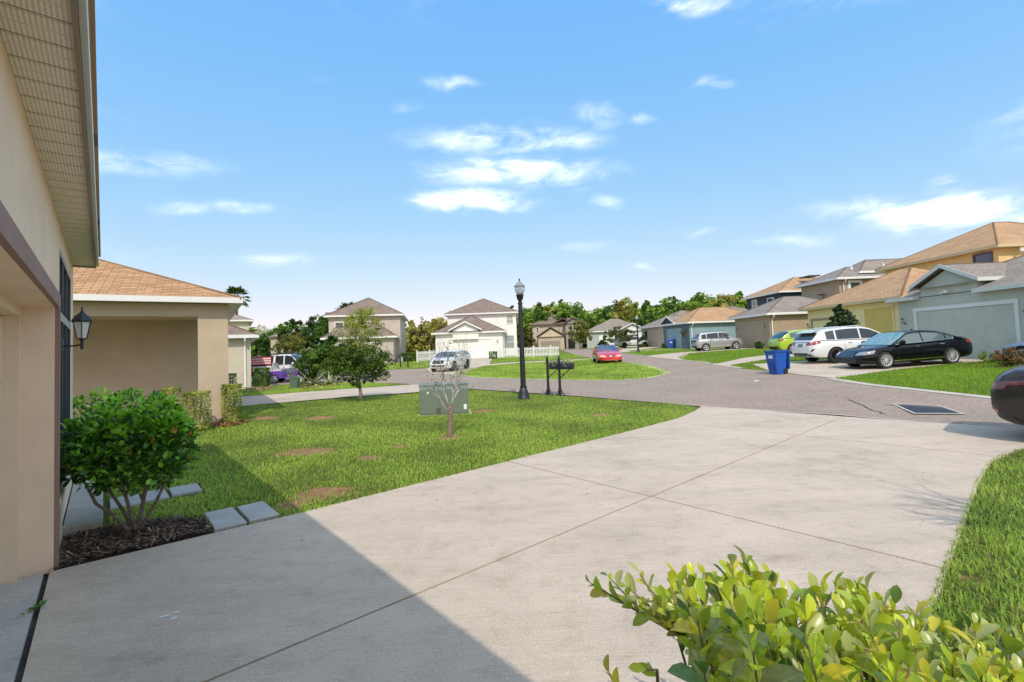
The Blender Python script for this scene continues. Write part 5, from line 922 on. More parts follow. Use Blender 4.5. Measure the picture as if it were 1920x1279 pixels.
BOXY = dict(L=4.15, W=1.8, fo=.80, ro=.72, wr=.33, ww=.2, spokes=5, seams=(.69, .47, .27), handles=(.5, .3), mirror=.66, tumble=.2,
    top=[(0, .9), (.012, 1.02), (.04, 1.08), (.2, 1.08), (.6, 1.03), (.74, 1.02), (.9, .95), (.97, .84), (1, .6)], bot=[(0, .42), (.02, .32), (.1, .24), (.9, .22), (1, .32)], wid=[(0, .76), (.02, .88), (.08, .96), (.25, 1), (.82, .99), (.94, .9), (1, .7)],
    roof=[(.012, 1.05), (.05, 1.35), (.085, 1.55), (.15, 1.60), (.4, 1.63), (.58, 1.62), (.64, 1.56), (.69, 1.38), (.775, 1.03)], glass=dict(side=(.10, .2, .215, .455, .47, .70), front=(.64, .765), back=(.02, .085)),
    patches=[('taillight', [(.60, .95), (.82, .95), (.80, 1.3), (.66, 1.3)], TAILL, 'r', dict(both=True)), ('bumper_trim', [(-.7, .34), (.7, .34), (.66, .5), (-.66, .5)], PLASTIC, 'r'), ('tailgate_panel', [(-.55, .85), (.55, .85), (.5, 1.0), (-.5, 1.0)], PLASTIC, 'r'), ('headlight', [(.5, .74), (.82, .78), (.82, .9), (.52, .88)], HEADL, 'f', dict(both=True)), ('grille', [(-.5, .4), (.5, .4), (.45, .62), (-.45, .62)], PLASTIC, 'f'), ('taillight_side', [(-2.0, .98), (-1.86, .98), (-1.88, 1.02), (-2.0, 1.02)], TAILL, 's', dict(both=True))])
car('parked_crossover', 'boxy silver crossover parked in front of the blue house wall', 'car', BOXY, paint('silver_paint', (.47, .48, .49), .55, .3), 18.4, 42.6, 0.0)
COUPE = dict(L=4.65, W=1.86, fo=.92, ro=1.05, wr=.32, ww=.22, spokes=5, seams=(.66, .40), handles=(.45,), mirror=.64, tumble=.4,
    top=[(0, .72), (.02, .86), (.05, .93), (.2, .93), (.5, .9), (.68, .89), (.85, .80), (.95, .70), (.985, .6), (1, .48)], bot=[(0, .38), (.04, .25), (.85, .18), (1, .24)], wid=[(0, .74), (.03, .88), (.12, .97), (.3, 1), (.8, .99), (.93, .95), (.975, .86), (1, .7)],
    roof=[(.14, .935), (.22, 1.15), (.32, 1.29), (.42, 1.32), (.50, 1.31), (.56, 1.22), (.72, .89)], glass=dict(side=(.25, .36, .375, .63), front=(.5, .71), back=(.16, .31)),
    patches=[('headlight', [(.42, .52), (.80, .50), (.80, .62), (.44, .63)], mat('amber_headlight', (.75, .45, .36), .1, spec=.8, coat=.6), 'f', dict(both=True)), ('grille', [(-.32, .50), (.32, .50), (.28, .61), (-.28, .61)], PLASTIC, 'f'), ('emblem', [(-.09, .53), (.09, .53), (.07, .58), (-.07, .58)], CHROME, 'f', dict(off=.02)), ('bumper_lip', [(-.72, .24), (.72, .24), (.70, .29), (-.70, .29)], mat('pale_red', (.62, .2, .17), .4), 'f'), ('taillight', [(.3, .7), (.75, .7), (.75, .84), (.3, .84)], TAILL, 'r', dict(both=True))])
S5 = dict(COUPE); S5['wglass'] = mat('violet_screen', (.045, .055, .10), .04, spec=.9, coat=.5)
car('parked_coupe', 'red coupe parked facing the camera at the edge of the round lawn', 'car', S5, paint('red_paint', (.62, .012, .022)), 7.35, 37.3, -pi/2-.06)
S6 = dict(SUV); S6.update(L=4.55, W=1.8); S6['roof'] = [(.012, 1.06), (.06, 1.22), (.14, 1.40), (.25, 1.49), (.38, 1.53), (.52, 1.52), (.60, 1.45), (.68, 1.28), (.785, 1.02)]
car('parked_suv', 'white SUV with black grille stopped on the road behind the bare tree', 'car', S6, WP, -4.75, 36.2, atan2(-.97, -.30))
S7 = dict(SUV); car('parked_suv', 'distant white SUV parked beyond the red coupe under a small tree', 'car', S7, WP, 17.3, 68.5, .05)
S8 = dict(SEDAN); S8['top'] = [(0, .80), (.015, .96), (.05, 1.10), (.16, 1.10), (.3, 1.04), (.5, .97), (.7, .93), (.75, .915), (.88, .82), (.95, .72), (.985, .6), (1, .5)]; S8['bot'] = [(0, .50), (.015, .36), (.05, .26), (.2, .19), (.85, .18), (.95, .2), (1, .26)]; S8['patches'] = [p for p in SEDAN['patches'] if p[0] not in ('bumper_vent', 'taillight', 'taillight_side')]+[('taillight', [(.30, .82), (.76, .80), (.76, .90), (.34, .92)], mat('taillight_dark', (.13, .02, .02), .15, spec=.8, coat=.5), 'r', dict(both=True)), ('taillight_side', [(-2.40, .86), (-2.05, .89), (-2.05, .95), (-2.40, .92)], mat('taillight_dark', (.13, .02, .02)), 's', dict(both=True))]
S8['patches'] += [('bumper_valance', [(-.80, .27), (.80, .27), (.78, .40), (-.78, .40)], PLASTIC, 'r', dict(off=.012)), ('bumper_seam', [(-.8, .735), (.8, .735), (.8, .75), (-.8, .75)], DARK, 'r', dict(nv=1, nu=14)), ('bumper_seam', [(-2.42, .735), (-1.75, .735), (-1.75, .75), (-2.42, .75)], DARK, 's', dict(nv=1, both=True)), ('boot_strip', [(-.62, .925), (.62, .925), (.6, .95), (-.6, .95)], CHROME, 'r', dict(nv=1, nu=12)), ('reflector', [(.45, .46), (.7, .46), (.7, .5), (.45, .5)], TAILL, 'r', dict(both=True))]
car('parked_sedan', 'dark brown car cut off by the photo edge at the end of the driveway', 'car', S8, mat('dark_bronze_paint', (.03, .027, .024), .16, spec=.45), *(np.array(SM(.74, 11.05))+np.array([.655, -.756])*2.475), atan2(-.756, .655))
# pickup with a striped topper
RED = paint('flag_red', (.55, .03, .05)); FWHITE = paint('flag_white', (.78, .74, .74), rough=.35)
PICK = dict(L=5.6, W=1.95, fo=.95, ro=1.2, wr=.38, ww=.25, spokes=6, seams=(.68, .5), handles=(.54,), mirror=.66, tumble=.2,
    top=[(0, 1.0), (.01, 1.1), (.4, 1.1), (.7, 1.08), (.9, 1.04), (.97, .95), (1, .75)], bot=[(0, .5), (.05, .4), (.9, .36), (1, .42)], wid=[(0, .9), (.02, .96), (.1, 1), (.85, 1), (.95, .93), (1, .8)],
    roof=[(.40, 1.12), (.405, 1.75), (.44, 1.82), (.58, 1.82), (.63, 1.74), (.74, 1.08)], glass=dict(side=(.43, .53, .545, .70), front=(.62, .735), back=(.401, .406)), patches=[('tail_panel', [(-2.75, .5), (-1.9, .5), (-1.9, 1.02), (-2.75, 1.02)], RED, 's', dict(both=True)), ('headlight', [(.6, .75), (.9, .75), (.9, .95), (.6, .95)], HEADL, 'f', dict(both=True))])
def topper(root, v):
    L = v['L']; x0, x1 = -L/2+.04, .395*L-L/2; n = 7
    q = MB(); q.prism([(-.9, 1.12), (.9, 1.12), (.78, 1.74), (-.78, 1.74)], 0, x0, x1); q.build('topper', mat('topper_dark', (.06, .03, .045), .3), root)
    for s in (-1, 1):
        for k in range(n):
            z0 = 1.17+k*.075; y = lambda z: (.905-(z-1.12)*.194)*s; q = MB(); xa = x0+.10+(.35-.1*k if k < 4 else 0); P_ = [(xa, y(z0), z0), (x1-.1, y(z0), z0), (x1-.1, y(z0+.073), z0+.073), (xa, y(z0+.073), z0+.073)]; P_ = [(a, b_+.006*s, c) for a, b_, c in P_]
            q.add(P_, [(0, 1, 2, 3) if s < 0 else (3, 2, 1, 0)]); q.build('stripe', mat('stripe_red', (.62, .10, .12), .35) if k % 2 == 0 else mat('stripe_pink', (.78, .62, .6), .35), root)
PICK['extra'] = topper; car('parked_pickup', 'white pickup with red and white striped topper behind purple golf cart', 'pickup', PICK, FWHITE, -15.9, 33.3, .0)
# purple golf cart
PUR = paint('purple_paint', (.17, .055, .42)); q = gp(534, 717.5); gcx, gcy = q[0], q[1]+.6; t = thing('golf_cart', 'purple golf cart with dark canopy parked beside the trimmed shrub', 'golf cart', (gcx, gcy, gz(gcx, gcy)-.02), .12)
b = MB(); b.prism([(-1.1, .38), (-1.0, .75), (-.35, .78), (-.28, .38), (.3, .36), (.48, .5), (.62, .86), (1.0, .78), (1.15, .5), (1.1, .34), (-1.05, .3)], 1, -.58, .58); b.build('body', PUR, t)
b = MB(); b.prism([(-.75, .78), (-.3, .78), (-.3, .9), (-.75, .9)], 1, -.5, .5); b.prism([(-.86, .85), (-.74, .88), (-.84, 1.3), (-.92, 1.28)], 1, -.5, .5); b.build('seat', mat('seat_white', (.6, .58, .58), .6), t)
b = MB(); b.prism([(-1.0, 1.82), (.75, 1.82), (.8, 1.87), (.6, 1.9), (-.9, 1.9), (-1.05, 1.86)], 1, -.62, .62); b.build('canopy', mat('canopy_dark', (.03, .05, .055), .5), t)
for s in (-1, 1):
    for pts in ([(.62, s*.54, .82), (.35, s*.56, 1.83)], [(-.85, s*.54, .75), (-.9, s*.56, 1.83)]): b = MB(); b.tube(pts, .022, 6); b.build('canopy_post', PLASTIC, t)
b = MB(); b.tube([(.5, -.25, .85), (.2, -.25, 1.05)], .02, 6); b.tube([(.2+.03*cos(a), -.25+.17*sin(a), 1.05+.15*cos(a)) for a in np.linspace(0, 2*pi, 14)], .014, 5); b.build('steering_wheel', PLASTIC, t)
tm, rm = wheel_meshes(.29, .2, 6, False)
for ax in (-.72, .82):
    for s in (-1, 1): o = link('wheel', tm, t); o.location = (ax, s*.52, .29); o.rotation_euler = (0, .3, 0 if s < 0 else pi); link('rim', rm, o)
for s in (-1, 1): b = MB(); b.lathe([(.001, 0), (.07, 0), (.001, .02)], 10, (1.08, s*.35, .62)); b.build('headlight', HEADL, t)
# small silver car beyond the red bush on the right
car('parked_coupe', 'silver grey car partly hidden behind the reddish shrubs by the grey garage', 'car', dict(COUPE), paint('grey_paint', (.3, .32, .36), .4, .3), 19.72, 16.15, pi/2)
# ------------------------------------------------------------------ vegetation
def rand_dirs(n):
    v = rng.normal(size=(n, 3)); return v/np.linalg.norm(v, axis=1, keepdims=True)
def leaf_cards(Pn, Nn, size, aspect=.5, jitter=.7):
    """diamond leaves folded along the midrib: returns verts (n*4,3), faces"""
    n = len(Pn); Nn = Nn+rng.normal(0, jitter, (n, 3)); Nn /= np.linalg.norm(Nn, axis=1, keepdims=True)+1e-9
    t = np.cross(Nn, rand_dirs(n)); t /= np.linalg.norm(t, axis=1, keepdims=True)+1e-9; w = np.cross(Nn, t); s = np.asarray(size).reshape(-1, 1)
    V = np.stack([Pn-t*s*.5, Pn+w*s*aspect*.5+Nn*s*.08, Pn+t*s*.5, Pn-w*s*aspect*.5+Nn*s*.08], 1); return V.reshape(-1, 3)
def crown_points(blobs, n, clump=.35, nclump=None, fill=.35):
    """blobs: (cx,cy,cz,rx,ry,rz); leaves sit on small clumps spread through the blobs, mostly near their skins"""
    vol = np.array([b[3]*b[4]*b[5] for b in blobs])**(2/3); vol /= vol.sum(); nclump = nclump or max(12, n//45)
    k = rng.choice(len(blobs), nclump, p=vol); B = np.array(blobs)[k]; d = rand_dirs(nclump); r = np.where(rng.random(nclump) < fill, rng.uniform(.25, .85, nclump), rng.uniform(.8, 1.0, nclump))[:, None]
    cc = B[:, :3]+d*B[:, 3:]*r; cr = clump*rng.uniform(.6, 1.35, nclump)*np.cbrt(B[:, 3]*B[:, 4]*B[:, 5]); ctone = rng.uniform(0, 1, nclump)
    j = rng.integers(0, nclump, n); dd = rand_dirs(n); P_ = cc[j]+dd*(cr[j]*np.cbrt(rng.uniform(.15, 1, n)))[:, None]*np.array([1, 1, .8]); Nn = dd*.6+d[j]*.5+np.array([0, 0, .5]); return P_, Nn, ctone[j]
def leaf_colors(tone, cols, spread=.25):
    cols = np.array(cols); x = np.clip(tone+rng.normal(0, spread, len(tone)), 0, .999)*(len(cols)-1); i = x.astype(int); f = (x-i)[:, None]; return cols[i]*(1-f)+cols[np.minimum(i+1, len(cols)-1)]*f
def crown_mesh(name, blobs, n, size, cols, clump=.35, nclump=None, aspect=.5, fill=.35, m=None):
    P_, Nn, tone = crown_points(blobs, n, clump, nclump, fill); V = leaf_cards(P_, Nn, rng.uniform(.7, 1.3, n)*size, aspect); C = np.repeat(leaf_colors(tone, cols), 4, 0)
    return fast_mesh(name, V, np.arange(n*4).reshape(-1, 4), m or LEAF, C)
def limbs(b, base, top, r0, r1, nb, spread, z0f=.35, seed=None, seg=7):
    base = np.array(base, float); top = np.array(top, float); k = 6; pts = [base+(top-base)*i/k+(rng.normal(0, .02*np.linalg.norm(top-base), 3)*np.array([1, 1, 0]) if 0 < i < k else 0) for i in range(k+1)]
    b.tube(pts, [r0*1.25]+[r0+(r1-r0)*i/k for i in range(1, k+1)], seg)
    for i in range(nb):
        f = rng.uniform(z0f, .95); p = base+(top-base)*f; a = rng.uniform(0, 2*pi); l = spread*rng.uniform(.6, 1.1)*(1.15-f*.5); e = p+np.array([cos(a)*l, sin(a)*l, l*rng.uniform(.35, .9)]); mid = p*.5+e*.5+np.array([0, 0, -.08*l]); rr = (r0+(r1-r0)*f)*.6
        b.tube([p, mid, e], [rr, rr*.65, rr*.2], 5)
GREENS = [(0.042, 0.076, 0.014), (0.076, 0.145, 0.024), (0.123, 0.221, 0.031), (0.190, 0.306, 0.042)]
DARKG = [(0.025, 0.051, 0.012), (0.045, 0.096, 0.019), (0.072, 0.152, 0.026), (0.108, 0.208, 0.036)]
OLIVE = [(0.085, 0.096, 0.024), (0.145, 0.168, 0.036), (0.221, 0.240, 0.048), (0.323, 0.304, 0.072)]
LIME = [(0.080, 0.150, 0.022), (0.144, 0.255, 0.031), (0.240, 0.360, 0.039), (0.352, 0.450, 0.055)]
def tree(name, label, cat, x, y, H_, cz, blobs, n, size, cols, tr=.09, group=None, bark=BARK, nb=9, spread=None, clump=.33, fill=.35, z=None, nclump=None):
    """blobs relative to the foot of the tree"""
    t = thing(name, label, cat, (x, y, (gz(x, y) if z is None else z)-.04), rng.uniform(0, .3), group); b = MB(); sp = spread or max(bb[3] for bb in blobs)*.9
    limbs(b, (0, 0, -.1), (rng.normal(0, .05), rng.normal(0, .05), cz), tr, tr*.35, nb, sp); b.build('trunk', bark, t, sharp=0)
    link('crown', crown_mesh('crown', blobs, n, size, cols, clump, nclump, .5, fill), t); return t

# young round-headed tree in the middle of the lawn
q = gp(677, 752); Yt = q[1]; k = Yt/FPX
t = tree('young_tree', 'young leafy tree with pale trunk and lighter top on the lawn', 'tree', q[0], q[1], 3.4, 2.6, [(-.1, 0, 1.45, 1.3, 1.2, .72), (.45, .1, 1.35, .85, .9, .6), (-.65, .1, 1.6, .7, .8, .6), (0, 0, .95, .6, .6, .35), (.1, 0, 1.75, 1.0, 1.0, .6)], 12500, .085, [(.03, .055, .012), (.06, .115, .02), (.10, .18, .028), (.16, .25, .04)], .065, bark=PALEBARK, nb=16, spread=1.0, clump=.2, nclump=330)
link('crown', crown_mesh('crown', [(.05, 0, 2.55, .95, .85, .72), (.1, 0, 3.1, .6, .6, .42)], 3600, .08, [(.13, .19, .025), (.21, .28, .035), (.31, .36, .05), (.40, .40, .07)], .24, 150, fill=.5), t); t.scale = (.9, .9, .93)
# dark trees and shrubs behind the golf cart
def sized(px0, px1, pyt, pyb, Y):
    a, c = at(px0, (pyt+pyb)/2, Y), at(px1, (pyt+pyb)/2, Y); zt = at((px0+px1)/2, pyt, Y)[2]; zb_ = at((px0+px1)/2, pyb, Y)[2]; return (a[0]+c[0])/2, abs(c[0]-a[0])/2, zt, zb_
def simple_tree(px0, px1, pyt, pyb, Y, name, label, cat, cols, n, size, group=None, top=.35, tr=.12, clump=.3, shape='round', fill=.35, bark=BARK):
    x, r, zt, zb_ = sized(px0, px1, pyt, pyb, Y); g = gz(x, Y); zt -= g; zb_ = max(.1, zb_-g); h = zt-zb_; m = (zt+zb_)/2
    if shape == 'round': bl = [(0, 0, m, r*.86, r*.86, h*.46), (r*.4, .1*r, m-.1*h, r*.55, r*.6, h*.36), (-r*.45, 0, m-.12*h, r*.52, r*.6, h*.34), (0, -.2*r, m+.2*h, r*.55, r*.5, h*.29)]
    elif shape == 'cone': bl = [(0, 0, zb_+h*f, r*(1-f)*1.0+.1*r, r*(1-f)+.1*r, h*.16) for f in (.1, .25, .4, .55, .7, .85)]
    elif shape == 'wide': bl = [(-r*.5, 0, m, r*.5, r*.6, h*.45), (r*.5, 0, m-.05*h, r*.5, r*.6, h*.42), (0, 0, m+.1*h, r*.6, r*.7, h*.42)]
    else: bl = [(0, 0, m, r, r*.8, h*.5)]
    return tree(name, label, cat, x, Y, zt, zb_+h*.6, bl, n, size, cols, tr, group, bark, 8, r*.8, clump, fill)
simple_tree(556, 640, 640, 712, 27.5, 'shrub_tree', 'dense dark green tree right behind the striped agave plants', 'tree', GREENS, 6000, .16, clump=.24, tr=.1)
simple_tree(600, 650, 628, 700, 31, 'shrub_tree', 'dark green bushy tree between agave bed and young lawn tree', 'tree', DARKG, 4500, .18, clump=.26)
simple_tree(555, 660, 586, 690, 66, 'oak_tree', 'large dark rounded tree left of the taupe house', 'tree', DARKG, 7000, .40, clump=.2, tr=.3)
simple_tree(520, 580, 598, 660, 78, 'oak_tree', 'broad dark tree behind the gabled grey roofed house', 'tree', DARKG, 4000, .5, clump=.2, tr=.3)
simple_tree(511, 575, 626, 668, 36, 'crape_myrtle', 'yellow green crape myrtle above the golf cart canopy', 'tree', OLIVE, 3600, .15, clump=.25, tr=.06)
simple_tree(540, 575, 622, 655, 41, 'crape_myrtle', 'small tree with orange brown leaves behind the yellow green one', 'tree', [(.14, .09, .03), (.22, .14, .05), (.2, .2, .04), (.3, .22, .08)], 1800, .18, clump=.3, tr=.06)
simple_tree(473, 503, 622, 668, 45, 'shrub_tree', 'dark green tree behind the pale panel fence', 'tree', DARKG, 2600, .22, clump=.25)
b_ = at(490, 618, 46); t = thing('flowering_tree', 'tall shrub with a white bloom above the panel fence', 'tree', (b_[0], 46, gz(b_[0], 46))); b = MB(); b.tube([(0, 0, 0), (0, 0, 3.2)], [.06, .03], 5); b.build('trunk', BARK, t); link('blossom', crown_mesh('blossom', [(0, 0, 3.9, .5, .5, .7)], 500, .2, [(.5, .5, .38), (.7, .68, .55)]), t)
simple_tree(975, 1008, 620, 655, 66, 'shrub_tree', 'olive green tree behind the fence right of the street lamp', 'tree', [(.05, .05, .015), (.09, .1, .025), (.16, .15, .04), (.24, .19, .06)], 2500, .26, clump=.25)
simple_tree(1058, 1114, 598, 646, 74, 'crape_myrtle', 'spreading yellow green tree in front of the beige two storey house', 'tree', OLIVE, 4200, .26, clump=.22, tr=.1)
simple_tree(1132, 1192, 612, 642, 66, 'crape_myrtle', 'low spreading light green tree over the distant white SUV', 'tree', [(.05, .07, .025), (.09, .12, .04), (.14, .17, .06), (.22, .23, .1)], 3200, .24, clump=.22, tr=.08, shape='wide')
simple_tree(1122, 1142, 628, 652, 80, 'shrub_tree', 'dark shrub at the corner of the mottled roof cottage', 'shrub', DARKG, 1200, .3)
simple_tree(1548, 1607, 563, 628, 25.7, 'magnolia_tree', 'dark cone shaped magnolia behind the white SUV roof', 'tree', [(.012, .03, .012), (.022, .055, .02), (.04, .085, .03), (.07, .12, .05)], 2600, .17, clump=.34, shape='cone', tr=.07)
simple_tree(1274, 1292, 612, 634, 42, 'sapling', 'thin sapling with a small leaf tuft before the blue wall', 'tree', [(.06, .06, .03), (.11, .12, .05), (.17, .16, .07)], 420, .14, tr=.03)
q = at(1357, 660, 38.5); t = thing('tree_stake', 'bare pale sapling stem standing in front of the silver crossover', 'sapling', (q[0], 38.5, gz(q[0], 38.5))); b = MB(); b.tube([(0, 0, -.1), (0, 0, 1), (.04, 0, 2.0)], [.03, .025, .015], 5); b.build('trunk', PALEBARK, t); b = MB()
for k in range(7): a = k*2.4; b.tube([(0, 0, 1.0+k*.13), (.25*cos(a), .25*sin(a), 1.25+k*.14)], [.008, .003], 4)
b.build('branch', PALEBARK, t)
# shrubs
def shrub(px0, px1, pyt, pyb, Y, label, cols, n, size, box=True, name='trimmed_shrub', cat='shrub', group=None):
    x, r, zt, zb_ = sized(px0, px1, pyt, pyb, Y); g = gz(x, Y); h = zt-g; t = thing(name, label, cat, (x, Y, g-.02), rng.uniform(-.2, .2), group); b = MB()
    for k in range(4): a = k*1.6; b.tube([(0, 0, -.05), (.3*r*cos(a), .3*r*sin(a), h*.4), (.5*r*cos(a), .5*r*sin(a), h*.8)], [.025, .018, .006], 5)
    b.build('stem', BARK, t)
    if box:
        u = rng.uniform(-1, 1, (n, 3)); ax = rng.integers(0, 3, n); u[np.arange(n), ax] = np.sign(u[np.arange(n), ax])*rng.uniform(.8, 1.02, n); P_ = u*np.array([r, r*.85, h/2])*.94+np.array([0, 0, h/2+.03]); Nn = np.zeros((n, 3)); Nn[np.arange(n), ax] = np.sign(u[np.arange(n), ax]); V = leaf_cards(P_, Nn+np.array([0, 0, .4]), rng.uniform(.7, 1.3, n)*size, .55); tone = np.clip(.5+.35*np.sin(P_[:, 0]*9)*np.cos(P_[:, 2]*8+P_[:, 1]*7), 0, 1); link('foliage', fast_mesh('foliage', V, np.arange(n*4).reshape(-1, 4), LEAF, np.repeat(leaf_colors(tone, cols), 4, 0)), t)
    else: link('foliage', crown_mesh('foliage', [(0, 0, h*.52, r, r*.9, h*.5)], n, size, cols, .3), t)
    return t
VARIEG0 = [(0.078, 0.130, 0.022), (0.169, 0.234, 0.039), (0.312, 0.351, 0.077), (0.468, 0.442, 0.132)]
VARIEG = [(.10, .16, .03), (.24, .31, .05), (.42, .45, .10), (.55, .52, .18)]
shrub(352, 389, 733, 803, 11.0, 'variegated column shrub against the left side of the tan column', VARIEG, 2400, .05); shrub(420, 449, 719, 797, 11.9, 'slim variegated shrub standing right of the tan column', VARIEG, 2400, .05)
shrub(306, 334, 726, 790, 10.7, 'pale variegated shrub by the shaded wall behind the bushes', VARIEG, 1500, .05)
shrub(480, 504, 689, 723, 26.5, 'trimmed square shrub beside the cream house downspout', GREENS, 2600, .07); shrub(426, 441, 700, 722, 24.5, 'small dark shrub at the cream house wall', DARKG, 900, .08)
shrub(755, 785, 661, 677, 52, 'clipped low hedge between taupe house and white fence', GREENS, 1800, .18, name='clipped_hedge', cat='hedge'); shrub(917, 932, 659, 672, 50.5, 'small clipped bush at the corner of the white garage', GREENS, 900, .12)
shrub(1120, 1134, 642, 652, 80, 'low green bush beside the cottage wall', GREENS, 500, .2, False); shrub(1416, 1434, 640, 657, 38.6, 'green bush beside the brown garage door', DARKG, 900, .14, False)
shrub(1240, 1250, 644, 654, 57, 'small dark bush between the tan and navy garages', DARKG, 350, .16, False); shrub(1196, 1212, 630, 652, 66, 'dark narrow shrub in the shade of the tan entry', DARKG, 500, .25, False)
shrub(1840, 1862, 658, 676, 18.9, 'small bright green shrub on the lawn edge by the garage', LIME, 700, .07, False)
RED_ = [(.10, .09, .03), (.22, .13, .06), (.36, .17, .10), (.3, .26, .08)]
for (a, c, tp_, Y, lab) in ((1868, 1896, 652, 17.0, 'reddish green shrub closest to the grey garage door'), (1890, 1925, 650, 16.7, 'pinkish red shrub at the photo edge under the silver car')): shrub(a, c, tp_, 674, Y, lab, RED_, 900, .08, False)
# agave rosettes
def agave(px, py, s, label, n=16, cols=((.30, .36, .17), (.52, .52, .30))):
    q = gp(px, py); t = thing('agave_plant', label, 'plant', (q[0], q[1], q[2]), rng.uniform(0, 3), 'agave bed on the far lawn')
    for i in range(n):
        a = 2*pi*i/n+rng.uniform(-.15, .15); el = rng.uniform(.25, 1.25); l = s*rng.uniform(.75, 1.1); d = np.array([cos(a), sin(a)]); p = np.array([-sin(a), cos(a)]); b = MB(); V = []
        for k in range(5):
            f = k/4; r = l*f*cos(el)+.03; z = l*f*sin(el)-.35*l*f*f*(1 if el < .9 else .5)+.03; w = .05*s*(1.2-f)*(1 if k else .8)+.004; V += [(*(d*r-p*w), z+.02), (*(d*r), z), (*(d*r+p*w), z+.02)]
        b.add(V, [(k*3+j, k*3+j+1, k*3+j+4, k*3+j+3) for k in range(4) for j in range(2)]); c = cols[i % len(cols)]; b.build('leaf', mat('agave_%d' % (i % 2), c, .5, .2, 6), t)
agave(588, 724, 1.35, 'big striped agave with spreading pale leaves on the far lawn', 18); agave(617, 721, 1.1, 'smaller pale agave right of the big one on the far lawn', 14); agave(565, 722, .75, 'low yellowish rosette plant in front of the golf cart', 12, ((.28, .30, .08), (.42, .36, .1)))
o = chips('bed_mulch', gx([(540, 727), (575, 730), (640, 723), (640, 717), (560, 718)]), 900, [(.25, .12, .07), (.34, .18, .1), (.2, .11, .06)], (.06, .2), (.03, .06)); tag(o, kind='stuff')
o = chips('bed_mulch', gx([(455, 738), (500, 733), (520, 727), (500, 724), (470, 727)]), 500, [(.25, .14, .08), (.34, .22, .14), (.2, .12, .08)], (.06, .25), (.03, .06)); tag(o, kind='stuff')
# fan palms
def palm(px, pyt, Y, label, r=1.7, nf=34):
    p = at(px, pyt, Y); g = gz(p[0], Y); h = p[2]-g-r*.75; t = thing('fan_palm', label, 'palm tree', (p[0], Y, g)); b = MB(); b.tube([(0, 0, -.2), (.05, 0, h*.5), (0, 0, h)], [.24, .2, .17], 9); b.build('trunk', BARK, t)
    for i in range(nf):
        a = rng.uniform(0, 2*pi); el = rng.uniform(-.6, 1.35); d = np.array([cos(a)*cos(el), sin(a)*cos(el), sin(el)]); b = MB(); st_ = r*.5; c = np.array([0, 0, h])+d*st_; side = np.array([-sin(a), cos(a), 0]); b.tube([(0, 0, h), tuple(c)], [.03, .015], 4)
        for k in range(9):
            f = (k-4)/4*1.15; u = d*cos(f)+side*sin(f); L_ = r*.62*(1-.25*abs(f)); tip = c+u*L_+np.array([0, 0, -.22*L_]); w = np.cross(u, [0, 0, 1]); w = w/(np.linalg.norm(w)+1e-6)*.055*r; m = c+u*L_*.5; b.add([tuple(c), tuple(m+w), tuple(tip), tuple(m-w)], [(0, 1, 2, 3)])
        b.build('frond', mat('palm_%d' % (i % 3), [(.06, .12, .03), (.09, .16, .04), (.13, .19, .06)][i % 3], .45), t)
palm(443, 538, 66, 'tall fan palm rising above the cream house roof', 2.0); palm(652, 569, 72, 'fan palm crown showing behind the taupe house roof', 2.2)
# bare stub tree in the lawn
def bare_tree(name, label, loc, trunk, scions, depth, bark, r0=.02, group=None, spread=.5):
    t = thing(name, label, 'tree', loc); b = MB(); b.tube(*trunk, 9); b.build('trunk', bark, t); 
    def grow(b, p, d, l, r, n):
        e = p+d*l; mid = (p+e)/2+rng.normal(0, .06*l, 3); b.tube([p, mid, e], [r, r*.8, r*.6], 5)
        if n == 0: return
        for _ in range(rng.integers(2, 4)):
            nd = d+rng.normal(0, spread, 3)+np.array([0, 0, .12]); nd /= np.linalg.norm(nd); grow(b, e if rng.random() < .7 else mid, nd, l*rng.uniform(.55, .85), r*.58, n-1)
    for (p, d, l, r) in scions:
        b = MB(); d = np.array(d, float); d /= np.linalg.norm(d); grow(b, np.array(p, float), d, l, r, depth); b.build('branch', bark, t, sharp=0)
    return t
q = gp(843, 820); k = q[1]/FPX; LICH = mat('lichen_bark', (.26, .18, .13), .95, .5, 30, .9, 50); LICH2 = mat('lichen_twig', (.50, .46, .40), .9, .3, 30, .4, 60)
st_ = bare_tree('stub_tree', 'cut back tree stump with thin bare regrowth twigs in front of the green cabinet', (q[0], q[1], q[2]-.05), ([(0, 0, -.05), (.0, 0, .1), (.02, 0, .35), (.03, 0, .62), (.03, 0, .66)], [.07, .058, .05, .06, .04]),
    [((.02, 0, .58), (.12, .05, 1), .45, .017), ((.05, 0, .6), (.42, -.1, .9), .42, .016), ((.0, 0, .6), (-.25, .1, 1), .42, .015), ((-.03, 0, .55), (-.5, .0, .9), .26, .010), ((.04, 0, .6), (.2, .2, 1), .55, .016), ((.0, 0, .62), (-.1, -.1, 1), .6, .015)], 4, LICH2, spread=.38)
[o for o in st_.children if o.name.startswith('trunk')][0].data.materials[0] = LICH
tw = crown_mesh('leaf', [(-.15, 0, 1.35, .35, .3, .28), (.1, 0, 1.6, .35, .3, .3), (.35, 0, 1.1, .2, .2, .25), (-.25, 0, 1.05, .2, .2, .15)], 170, .05, [(.16, .10, .08), (.22, .19, .1), (.12, .09, .07)], .5, 60); o = link('leaf', tw, st_); tag(o, kind='stuff')
